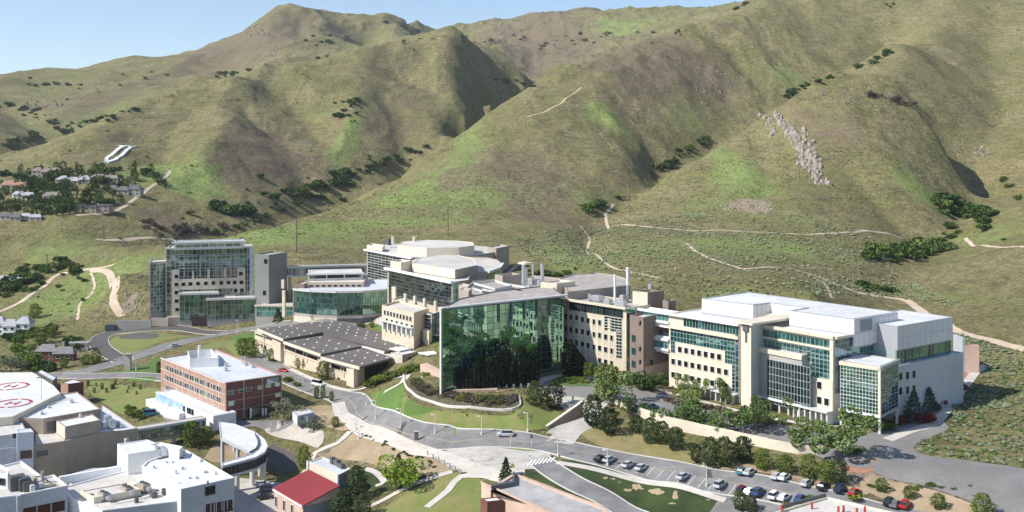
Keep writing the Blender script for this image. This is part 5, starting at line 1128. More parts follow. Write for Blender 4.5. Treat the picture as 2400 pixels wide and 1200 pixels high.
MB().cyl((0,0), .12, 0, 8, 8).build('pole', M_duct, None).parent = T2
MB().box((0,0,8),(3.2,.4,.3)).build('lamp_head', W_dgrey, None).parent = T2
# dark brick entrance behind helipads
T = thing('brick_entrance', 'small dark brick entrance block behind the helipad roof', 'building')
P = block(T, [(143,897),(160,900),(196,895),(170,888)], 3, -8, W_dbrick, R_white, par=.2); fq = Face(T, P[0], P[1]); fq.box(MB(), 0, fq.L, -8, 2.8, 0, .1).build('salmon_side', W_brick, T)
T = thing('entrance_canopy', 'dark slatted canopy left of the small brick entrance block', 'canopy')
P = block(T, [(86,872),(124,892),(134,884),(96,866)], 0, -7, W_dgrey, R_white, par=.2)
# grey-white blocks at the left edge
T = thing('grey_hospital_block', 'pale grey hospital block with cream roof at the left edge', 'building')
P = block(T, [(-60,1022),(0,1021),(64,1014),(52,991),(0,984),(-60,988)], 9, -9, Wl, R_cream, par=.4)
fq = Face(T, P[1], P[2]); fq.win([zg(118,605)], 1.6, 1.6, W_frame, G_win)
P = block(T, [(40,1015),(79,1012),(72,1004),(38,1006)], 10, -10, mat('lilac_grey_wall',(.52,.53,.60),.7,.03,.2), R_blue, par=.2, name='tower_wall', rname='tower_roof'); fq = Face(T, P[0], P[1])
fq.panel('brown_door', zg(158,722), zg(250,778), mat('maroon_glass',(.055,.02,.02),.15), .02, .12)
P = block(T, [(-60,1050),(0,1053),(41,1047),(36,1036),(-60,1036)], 5, -10, Wl, R_cream, par=.4, name='step_wall', rname='step_roof')
T = thing('hospital_front_block', 'white stepped hospital block with rooftop machinery in the bottom left corner', 'building')
P = block(T, [(-60,1172),(42,1160),(158,1137),(126,1112),(102,1118),(50,1080),(0,1092),(-60,1100)], 5.5, -12, W_white, R_cream, par=.5)
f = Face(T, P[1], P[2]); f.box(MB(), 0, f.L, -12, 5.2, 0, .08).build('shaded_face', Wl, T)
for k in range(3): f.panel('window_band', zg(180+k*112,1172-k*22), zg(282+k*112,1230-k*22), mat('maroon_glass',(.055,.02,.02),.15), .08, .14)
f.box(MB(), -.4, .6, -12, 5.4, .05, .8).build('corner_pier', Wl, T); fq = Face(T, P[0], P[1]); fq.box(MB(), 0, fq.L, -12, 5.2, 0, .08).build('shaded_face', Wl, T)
P = block(T, [(-60,1104),(18,1112),(22,1100),(0,1088),(-60,1085)], 9, 5, W_white, R_cream, par=.4, name='upper_wall', rname='upper_roof'); fq = Face(T, P[0], P[1]); fq.win([zg(20,963)], 1.8, 1.8, W_dgrey, G_win)
units(T, [(35,1146,5.2,3,3,3.6),(44,1140,5.2,3,3,3.0),(56,1146,5.2,3,3,3.2),(64,1148,5.2,2.5,2.5,2.4),(48,1128,5.2,2,2,2)], W_dgrey)
units(T, [(80,1130,5.2,3,1,1.4),(100,1130,5.2,.8,.8,3),(116,1140,5.2,.8,3.5,.5)], W_tan)
def pipe_run(T, pts, z, m, r=.16):
    for a, b in zip(pts[:-1], pts[1:]):
        p_, q_ = xy(*a, z), xy(*b, z); d = Vector(q_)-Vector(p_); MB().box(((p_[0]+q_[0])/2,(p_[1]+q_[1])/2,z+.3),(d.length,r*2,r*2),math.atan2(d.y,d.x)).build('roof_pipe', m, T)
TR = {o['label'][:22]: o for o in bpy.data.objects if o.get('label') and o.type == 'EMPTY'}
HW = next(o for k, o in TR.items() if k.startswith('large white-roofed')); HB = next(o for k, o in TR.items() if k.startswith('low cream-roofed')); TW = next(o for k, o in TR.items() if k.startswith('tan brick hospital')); HF = next(o for k, o in TR.items() if k.startswith('white stepped'))
pipe_run(HW, [(370,1078),(400,1072),(430,1075)], 4.5, W_dgrey); pipe_run(HW, [(350,1095),(420,1135)], 4.5, W_frame); pipe_run(HB, [(200,1160),(260,1148),(330,1138)], 1.2, W_dgrey); pipe_run(HB, [(262,1178),(330,1165),(370,1150)], 1.2, W_dgrey); pipe_run(HF, [(60,1125),(95,1118),(120,1135)], 5.2, W_dgrey); pipe_run(TW, [(60,972),(130,945),(170,935)], 9.7, W_frame, .1)
units(HW, [(480,1108,4.6,1.2,1.2,.5),(505,1112,4.6,.6,.6,.8),(360,1098,4.6,.7,.7,.7),(412,1110,4.6,.5,.5,.9),(470,1082,4.6,1.4,.9,.7)], W_frame); units(HB, [(215,1172,.6,2,1.4,1.5),(360,1165,.6,2.4,1.5,1.4),(385,1160,.6,1.2,1.2,1.8),(320,1178,.6,1,1,1.2)], W_dgrey); units(HF, [(75,1150,5.2,2,1.2,1.6),(96,1142,5.2,1.4,1.4,1.2),(20,1132,5.2,2.4,1.6,2)], W_frame)
# ---------------------------------------------------------------- air handling units on the annexe
def ahu(label, px, py, z, s=1.0):
    x, y, _ = GZ(px, py, z); T = thing('air_handling_unit', label, 'air unit', (x,y,z), 'air handling units on the hospital annexe roof'); T.rotation_euler = (0,0,-.7)
    for nm, c, sz, m in (('casing',(0,0,1.3*s),(3.2*s,2.2*s,1.8*s),W_tan),('base_frame',(0,0,.25),(3.4*s,2.4*s,.3),W_dgrey),('duct',(2.4*s,0,1.2*s),(1.8*s,1.0*s,.9*s),M_duct)):
        o = MB().box(c, sz).build(nm, m); o.parent = T
    for k in (-.8, .8):
        b = MB(); b.cyl((k*s,0), .6*s, 2.2*s, 2.6*s, 12); o = b.build('fan_cowl', W_dgrey); o.parent = T
ahu('air handling unit nearest the left end of the annexe roof', 243, 1172, .7, 1.0); ahu('middle air handling unit of the three on the annexe roof', 296, 1160, .7, 1.1); ahu('air handling unit beside the white wall of the large wing', 337, 1152, .7, 1.1)
# ---------------------------------------------------------------- red-roofed building
T = thing('red_roofed_building', 'pink stucco building with a sloping red metal roof', 'building')
pts = [xy(643,1147,-1.5), xy(710,1186,-1.5), xy(793,1143,1.2), xy(723,1107,1.2)]; zs = [-1.5,-1.5,1.6,1.6]; T.location = (*pts[1], -8); T['based'] = 1
mb = MB(); n = 4; V = [(x,y,-9) for x,y in pts]+[(x,y,z-.2) for (x,y),z in zip(pts,zs)]; mb.add(V, [(i,(i+1)%4,4+(i+1)%4,4+i) for i in range(4)]+[(4,5,6,7)]); mb.build('wall', W_pink, T)
ctr = Vector((sum(p[0] for p in pts)/4, sum(p[1] for p in pts)/4)); E = [tuple(ctr+(Vector(p)-ctr)*1.05) for p in pts]
mb = MB(); mb.add([(x,y,z) for (x,y),z in zip(E,zs)]+[(x,y,z+.35) for (x,y),z in zip(E,zs)], [(0,1,5,4),(1,2,6,5),(2,3,7,6),(3,0,4,7),(4,5,6,7)]); rf = mb.build('roof', R_red, T)
for k in range(1, 16):
    t = k/16; a = Vector(E[0]).lerp(Vector(E[1]), t); b = Vector(E[3]).lerp(Vector(E[2]), t); mb = MB(); d = (b-a); s_ = Vector((d.y,-d.x)).normalized()*.06
    mb.add([(a.x-s_.x,a.y-s_.y,-1.1),(a.x+s_.x,a.y+s_.y,-1.1),(b.x+s_.x,b.y+s_.y,2.05),(b.x-s_.x,b.y-s_.y,2.05)], [(0,1,2,3)]); mb.build('roof_seam', R_red, rf)
f = Face(T, pts[0], pts[1]); f.win([zj(1430,1035),zj(1520,1080),zj(1610,1130)], 1.3, 3.0, W_white, G_win); f.box(MB(), -.2, f.L+.2, -1.9, -1.3, 0, .5).build('fascia', W_white, T)
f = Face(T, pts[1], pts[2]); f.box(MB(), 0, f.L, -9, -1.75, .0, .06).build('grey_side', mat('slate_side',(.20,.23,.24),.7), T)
T = thing('white_shed', 'pale shed-roofed block behind the red roof with dark plant on top', 'building')
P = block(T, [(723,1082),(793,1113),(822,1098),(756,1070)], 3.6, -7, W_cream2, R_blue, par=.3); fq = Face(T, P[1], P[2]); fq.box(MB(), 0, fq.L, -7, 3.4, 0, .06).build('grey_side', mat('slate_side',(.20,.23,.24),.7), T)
fq = Face(T, P[0], P[1]); fq.box(MB(), -.3, .3, -5, 3.9, 0, .5).build('edge_post', W_white, T); fq.box(MB(), fq.L-.3, fq.L+.3, -5, 3.9, 0, .5).build('edge_post', W_white, T)
units(T, [(790,1090,3.4,2.6,1.4,1.6),(800,1096,3.4,2.6,1.4,1.2),(780,1086,3.4,1.4,1.4,1.8)], W_dgrey)
# ---------------------------------------------------------------- pink building at the bottom
T = thing('pink_stone_building', 'pink stone building with grey pebble roof at the bottom centre', 'building')
P = block(T, [(1128,1128),(1150,1142),(1205,1108),(1418,1188),(1500,1260),(1330,1215),(1275,1196)], 6, -8, W_pink, R_pebble, par=.5, t=1.0)
f = Face(T, P[0], P[6]) if False else Face(T, xy(1125,1127,5), xy(1275,1195,5)); 
for k in range(3): f.box(MB(), 5+k*7, 9+k*7, 1.5, 3.4, .1, .3).build('dark_window', W_dgrey, T)
MB().prism([xy(1150,1137,6.6),xy(1200,1128,6.6),xy(1204,1106,6.6),xy(1207,1107,6.6),xy(1206,1131,6.6),xy(1152,1141,6.6)], 5, 6.8).build('dark_screen', W_dgrey, T)
T = thing('terrace_building', 'cream roof terrace with red posts at the bottom right edge', 'building')
P = block(T, [(1815,1200),(1862,1186),(1938,1164),(2105,1202),(2150,1250),(1800,1250)], 9, -2, W_cream2, R_cream, par=.5)
red = mat('red_post_paint',(.42,.05,.03),.6)
for px, py in ((1903,1192),(1832,1200),(1965,1202),(1977,1200),(2008,1206),(2027,1202)): MB().cyl(xy(px,py,8.6), .3, 8.4, 10.2, 12).build('red_post', red, T)
a = xy(1836,1190,9); b = xy(1938,1163,9)
for k in range(14):
    t = k/14; MB().box((a[0]+(b[0]-a[0])*t, a[1]+(b[1]-a[1])*t, 9.4),(1.3,.5,.8), math.atan2(b[1]-a[1],b[0]-a[0])).build('parapet_block', W_dgrey, T)
T = thing('service_hut', 'white flat-roofed service hut beside the bottom centre lawn', 'building')
P = block(T, [(1126,1168),(1142,1176),(1180,1172),(1165,1164)], 4, -2, W_dbrick, R_white, par=.2)
# gate pavilion and stone pillar at the left road
T = thing('stone_pillar', 'tall dark stone gate pillar on the lawn left of the brick office', 'pillar', GZ(298,866,-4))
MB().prism(para(xy(291,868,-4), xy(305,868,-4), 2), -5, 3.5).build('shaft', W_grey, T); MB().prism(para(xy(290,869,-4), xy(306,869,-4), 2.4), 3.5, 3.9).build('cap', W_tan, T)
# trailer
T = thing('site_trailer', 'small grey and white site trailer under the pale tree', 'trailer')
P = block(T, [(686,964),(697,975),(737,966),(722,957)], 3.6, 0.2, mat('blue_grey_siding',(.30,.35,.44),.7), R_cream, par=.1); fq = Face(T, P[0], P[1]); fq.box(MB(), 0, fq.L, .4, 3.5, 0, .06).build('white_end', W_white, T)
fq = Face(T, P[1], P[2]); fq.box(MB(), 1.5, 2.6, 1.6, 2.8, .02, .1).build('window', W_dgrey, T); fq.box(MB(), 3.5, 4.5, .5, 2.8, .02, .1).build('door', W_white, T)
# ---------------------------------------------------------------- houses in the valley at the left
HOUSES = []
def house(label, px, py, wpx, hpx, wall, roof, wings=1, flat=False, rot=0.0, cat='house'):
    c = cast(px, py)
    if c is None: return
    HOUSES.append((px, py, label)); s = F/c[1]; w = wpx/s; h = hpx/s; T = thing('house', label, cat, (c[0], c[1]+w*.25, c[2]-1.5), 'houses in the valley at the foot of the hill' if py < 540 else 'houses beside the lower left road'); T.rotation_euler = (0,0,rot)
    for k in range(wings):
        cx = (k-(wings-1)/2)*w/wings*1.0; ww = w/wings*(1.0 if wings == 1 else 1.12); dd = w*.32*(1 if k % 2 == 0 else .75); hh = h*(.62 if not flat else .85)*(1 if k % 2 == 0 else .8)+1.5; cy = 0 if k % 2 == 0 else -w*.08
        o = MB().box((cx,cy,hh/2),(ww,dd,hh)).build('wall', wall); o.parent = T
        e = .6; mb = MB(); x0,x1,y0,y1 = cx-ww/2-e,cx+ww/2+e,cy-dd/2-e,cy+dd/2+e
        if flat: mb.box((cx,cy,hh+.25),(ww+1.4,dd+1.4,.5))
        else:
            rh = h*.38; ins = min(dd/2, ww/2)*.9
            mb.add([(x0,y0,hh),(x1,y0,hh),(x1,y1,hh),(x0,y1,hh),(x0+ins,cy,hh+rh),(x1-ins,cy,hh+rh)], [(0,1,5,4),(1,2,5),(2,3,4,5),(3,0,4),(3,2,1,0)])
        o = mb.build('roof', roof); o.parent = T
        n = max(2, int(ww/4))
        for j in range(n):
            for lv in range(2 if hh > 6 else 1):
                o = link(bpy.data.objects.new('window', window_mesh(2.0, 1.5, W_white, G_win))); o.parent = T; o.location = (cx-ww/2+ww*(j+.5)/n, cy-dd/2-.02, hh-1.6-lv*2.8)
    o = MB().box((w*.15, w*.05, h*.9+1),(1.2,1.2,h*.5)).build('chimney', W_tan); o.parent = T
rg = mat('slate_roof',(.13,.125,.13),.8,.2,.5); rt = mat('terracotta_roof',(.40,.20,.14),.8,.15,.5); rl = mat('pale_grey_roof',(.40,.40,.42),.7,.1,.4); rb = mat('brown_roof',(.26,.21,.18),.8,.15,.5)
house('tan stone house with brown hipped roof highest in the valley', 105, 414, 66, 22, W_tan, rb, 3)
house('broad tan villa with pale flat-topped roofs below the highest house', 167, 436, 78, 24, W_tan, rl, 3)
house('wide pale house right of the broad tan villa', 242, 428, 62, 20, W_tan, rb, 2)
house('dark grey house with slate hip roof at the right end of the valley', 285, 458, 78, 24, W_grey, rg, 3)
house('house with terracotta tile roof at the left edge', 30, 448, 60, 24, W_cream2, rt, 2)
house('white gabled house below the terracotta roof', 52, 468, 48, 20, W_white, rl, 2)
house('white two-storey house with brown roof in the valley centre', 123, 474, 52, 24, W_cream2, rb, 1)
house('low dark flat-roofed modern house beside the dirt track', 208, 497, 84, 18, W_tanb, rg, 3, True)
house('long grey-brown house at the bottom left of the valley', 22, 520, 46, 22, W_tan, rg, 2); house('grey house with stepped roofs near the valley road', 68, 518, 50, 18, W_tan, rl, 2)
house('house with pale grey roof hidden in dark trees at the left edge', 18, 672, 80, 24, W_cream2, rl, 2); house('white and grey house below the dirt road at the left edge', 18, 785, 90, 40, W_white, rl, 3)
house('brown house with grey roof beside the loop road', 125, 850, 84, 40, W_dbrick, mat('grey_shingle',(.24,.23,.235),.85,.12,.5), 2); house('small cream outbuilding beside the brown house', 183, 824, 40, 22, W_cream2, rl, 1, True)
# the letter on the hill
T = thing('hillside_letter', 'giant white letter U laid out in white stones on the grassy hillside', 'letter', cast(281,361))
wm = mat('whitewashed_stone',(.92,.92,.90),.9,.05,.5)
def strip3(pl, wid, name):
    pts = []
    for a, b in pl:
        c = cast(a, b); pts.append(c)
    mb = MB()
    for a, b in zip(pts[:-1], pts[1:]):
        n = max(2, int(math.dist(a[:2], b[:2])/2.5))
        for k in range(n):
            x = a[0]+(b[0]-a[0])*(k+.5)/n; y = a[1]+(b[1]-a[1])*(k+.5)/n; z = float(H(x, y)); mb.box((x,y,z+.2),(wid,3.2,1.2), math.atan2(b[1]-a[1], b[0]-a[0])-math.pi/2)
    mb.build(name, wm, T)
strip3([(291,343),(268,358),(250,372),(249,381)], 4.0, 'left_stroke'); strip3([(310,344),(292,358),(272,374),(251,381)], 4.0, 'right_stroke')
strip3([(281,343),(298,342)], 7, 'serif'); strip3([(300,344),(318,344)], 7, 'serif')

# ---------------------------------------------------------------- trees
def leafmat(name, a, b, c=None):
    m = bpy.data.materials.new(name); m.use_nodes = True; n = m.node_tree; p = n.nodes['Principled BSDF']; p.inputs['Roughness'].default_value = .7; p.inputs['Specular IOR Level'].default_value = .05
    oi = n.nodes.new('ShaderNodeObjectInfo'); tc = n.nodes.new('ShaderNodeTexCoord'); nz = n.nodes.new('ShaderNodeTexNoise'); nz.inputs['Scale'].default_value = .9; nz.inputs['Detail'].default_value = 3
    n.links.new(tc.outputs['Object'], nz.inputs['Vector']); r = n.nodes.new('ShaderNodeValToRGB'); n.links.new(nz.outputs['Fac'], r.inputs[0])
    e = r.color_ramp.elements; e[0].position = .3; e[0].color = (*a,1); e[1].position = .7; e[1].color = (*b,1)
    hs = n.nodes.new('ShaderNodeHueSaturation'); mr = n.nodes.new('ShaderNodeMapRange'); mr.inputs[3].default_value = .72; mr.inputs[4].default_value = 1.45
    mh = n.nodes.new('ShaderNodeMapRange'); mh.inputs[3].default_value = .515; mh.inputs[4].default_value = .475; n.links.new(oi.outputs['Random'], mh.inputs[0]); n.links.new(mh.outputs[0], hs.inputs['Hue'])
    n.links.new(oi.outputs['Random'], mr.inputs[0]); n.links.new(mr.outputs[0], hs.inputs['Value']); n.links.new(r.outputs[0], hs.inputs['Color']); n.links.new(hs.outputs[0], p.inputs['Base Color'])
    MATS[name] = m; return m
L_dec = leafmat('summer_leaves', (.085,.140,.036), (.180,.245,.088)); L_pine = leafmat('pine_needles', (.030,.050,.018), (.085,.115,.045)); L_bright = leafmat('spring_leaves', (.11,.19,.025), (.24,.32,.05))
L_blue = leafmat('spruce_needles', (.045,.085,.065), (.10,.15,.12)); L_red = leafmat('red_leaves', (.16,.03,.03), (.32,.07,.06)); L_oak = leafmat('scrub_leaves', (.040,.075,.018), (.100,.155,.038)); L_grey = leafmat('pale_leaves', (.13,.15,.08), (.27,.28,.19)); L_olive = leafmat('olive_leaves', (.080,.115,.022), (.175,.225,.048))
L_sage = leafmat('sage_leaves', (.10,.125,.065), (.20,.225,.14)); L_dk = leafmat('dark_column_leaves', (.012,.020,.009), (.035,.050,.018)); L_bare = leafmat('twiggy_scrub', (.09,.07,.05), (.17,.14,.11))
M_bark = mat('bark', (.16,.12,.09), .95, .2, 2)
def crown_arrays(shape, n, size, seed):
    r = np.random.default_rng(seed); P = []
    if shape == 'round':
        nb = 9; C = r.normal(size=(nb,3))*[.30,.30,.22]+[0,0,.62]; R = r.uniform(.16,.30,nb)
        idx = r.integers(0, nb, n); d = r.normal(size=(n,3)); d /= np.linalg.norm(d,axis=1)[:,None]; P = C[idx]+d*(R[idx]*r.uniform(.6,1.0,n)**.5)[:,None]*[1.15,1.15,.95]
    elif shape == 'cone':
        z = r.uniform(0.02,1,n)**1.25; rad = (1-z)**.8*.34*(1+.25*np.sin(z*38))+.015; a = r.uniform(0,6.283,n); k = r.uniform(.35,1,n)**.5; P = np.stack([np.cos(a)*rad*k, np.sin(a)*rad*k, .06+z*.94],-1)
    elif shape == 'ovoid':
        z = r.uniform(0,1,n); rad = .36*np.sin(np.clip(.35+z*2.6,0,3.1))**.7*(1+.2*np.sin(z*22+r.uniform(0,6)))+.03; a = r.uniform(0,6.283,n); lob = 1+.22*np.sin(a*3+z*7+seed); k = r.uniform(.35,1,n)**.5; P = np.stack([np.cos(a)*rad*k*lob, np.sin(a)*rad*k*lob, .06+z*.94],-1)
    elif shape == 'column':
        z = r.uniform(0,1,n); rad = .13*np.sin(np.clip(.3+z*2.7,0,3.1))**.5+.01; a = r.uniform(0,6.283,n); k = r.uniform(.4,1,n)**.5; P = np.stack([np.cos(a)*rad*k, np.sin(a)*rad*k, .04+z*.96],-1)
    else:
        nb = 5; C = r.normal(size=(nb,3))*[.28,.28,.08]+[0,0,.4]; R = r.uniform(.22,.36,nb); idx = r.integers(0, nb, n); d = r.normal(size=(n,3)); d /= np.linalg.norm(d,axis=1)[:,None]; P = C[idx]+d*(R[idx]*r.uniform(.5,1.0,n)**.5)[:,None]*[1.2,1.2,.9]; P[:,2] = np.abs(P[:,2])
    # leaf clump: tent of two triangles, randomly turned, leaning outward
    u = r.normal(size=(n,3)); u /= np.linalg.norm(u,axis=1)[:,None]; v = np.cross(u, r.normal(size=(n,3))); v /= np.linalg.norm(v,axis=1)[:,None]; s = size*r.uniform(.6,1.3,n)[:,None]
    w = np.cross(u, v); V = np.stack([P-u*s, P-v*s*.7+w*s*.25, P+u*s, P+v*s*.7+w*s*.25],1).reshape(-1,3); I = np.arange(n*4).reshape(n,4)
    return V, np.concatenate([I[:,[0,1,2]], I[:,[0,2,3]]])
def trunk_arrays(h, r0, limbs=5, seed=0):
    b = MB(); n = 7; rr = random.Random(seed)
    def tube(p, q, ra, rb):
        p = Vector(p); q = Vector(q); d = (q-p).normalized(); x = d.orthogonal().normalized(); y = d.cross(x); V = []
        for c, ra_ in ((p,ra),(q,rb)): V += [tuple(c+(x*math.cos(6.283*k/n)+y*math.sin(6.283*k/n))*ra_) for k in range(n)]
        b.add(V, [(k,(k+1)%n,n+(k+1)%n,n+k) for k in range(n)])
    tube((0,0,-.08),(0,0,h*.5), r0, r0*.7); tube((0,0,h*.5),(rr.uniform(-.03,.03),rr.uniform(-.03,.03),h*.95), r0*.7, r0*.2)
    for k in range(limbs):
        a = k*2.4; z = h*(.35+.08*k); tube((0,0,z),(math.cos(a)*h*.28,math.sin(a)*h*.28,z+h*.25), r0*.4, r0*.12)
    return b
PROTO = {}
def proto(kind, shape, leaf, n, size, variants=3, th=.7, tr=.028):
    for v in range(variants):
        V, Fs = crown_arrays(shape, n, size, hash_(kind)+v*7); cm = mesh_np('crown', V, Fs, leaf, False)
        b = trunk_arrays(th, tr, 5 if shape in ('round','bush') else 2, v); tm_ = bpy.data.meshes.new('trunk'); tm_.from_pydata(b.v, [], b.f); tm_.materials.append(M_bark); tm_.update()
        PROTO.setdefault(kind, []).append((cm, tm_))
def hash_(s): return sum(ord(c)*(i+3) for i, c in enumerate(s))
proto('deciduous_tree','round',L_dec,2000,.046); proto('pine_tree','ovoid',L_pine,1500,.036); proto('bright_tree','round',L_bright,2000,.042); proto('spruce_tree','cone',L_blue,1300,.034); proto('columnar_tree','column',L_dk,600,.032)
proto('red_shrub','bush',L_red,420,.09); proto('green_shrub','bush',L_olive,420,.085); proto('pale_tree','round',L_grey,1200,.038); proto('olive_tree','ovoid',L_olive,1300,.037); proto('dark_fir','cone',L_pine,700,.05); proto('slim_tree','column',L_olive,500,.036)
proto('scrub_oak','bush',L_oak,260,.12,4); proto('scrub_tree','bush',L_oak,380,.10,4); proto('brush','bush',L_bare,200,.11,3); proto('garden_tree','ovoid',L_oak,240,.075,3); proto('garden_poplar','column',L_oak,160,.06,2)
CATS = {'scrub_oak':'bush','brush':'bush','red_shrub':'shrub','green_shrub':'shrub'}
NAMES = {'bright_tree':'deciduous_tree','pale_tree':'deciduous_tree','slim_tree':'columnar_tree','dark_fir':'pine_tree','garden_tree':'garden_tree','garden_poplar':'poplar_tree'}
ALLTREES = []
def tree(kind, label, x, y, z, h, group=None, wide=1.0, parts=True):
    cm, tm_ = random.choice(PROTO[kind]); nm = NAMES.get(kind, kind); cat = CATS.get(kind, 'tree'); rz = random.uniform(0,6.28); sc = (h*wide*random.uniform(.92,1.1), h*wide*random.uniform(.92,1.1), h)
    if parts:
        T = thing(nm, label, cat, (x,y,z), group, rz)
        for n_, m_ in (('crown',cm),('trunk',tm_)):
            o = link(bpy.data.objects.new(n_, m_)); o.parent = T; o.scale = sc
    else:
        T = tag(link(bpy.data.objects.new(nm, cm)), label, cat, group); T.location = (x,y,z); T.rotation_euler = (0,0,rz); T.scale = sc
    return T
def plant(kind, label, px, py, hpx, group=None, wide=1.0, z=None):
    c = cast(px, py) if z is None else GZ(px, py, z)
    if c is None: return
    tree(kind, label, c[0], c[1], c[2]-.15, hpx*c[1]/F, group, wide)
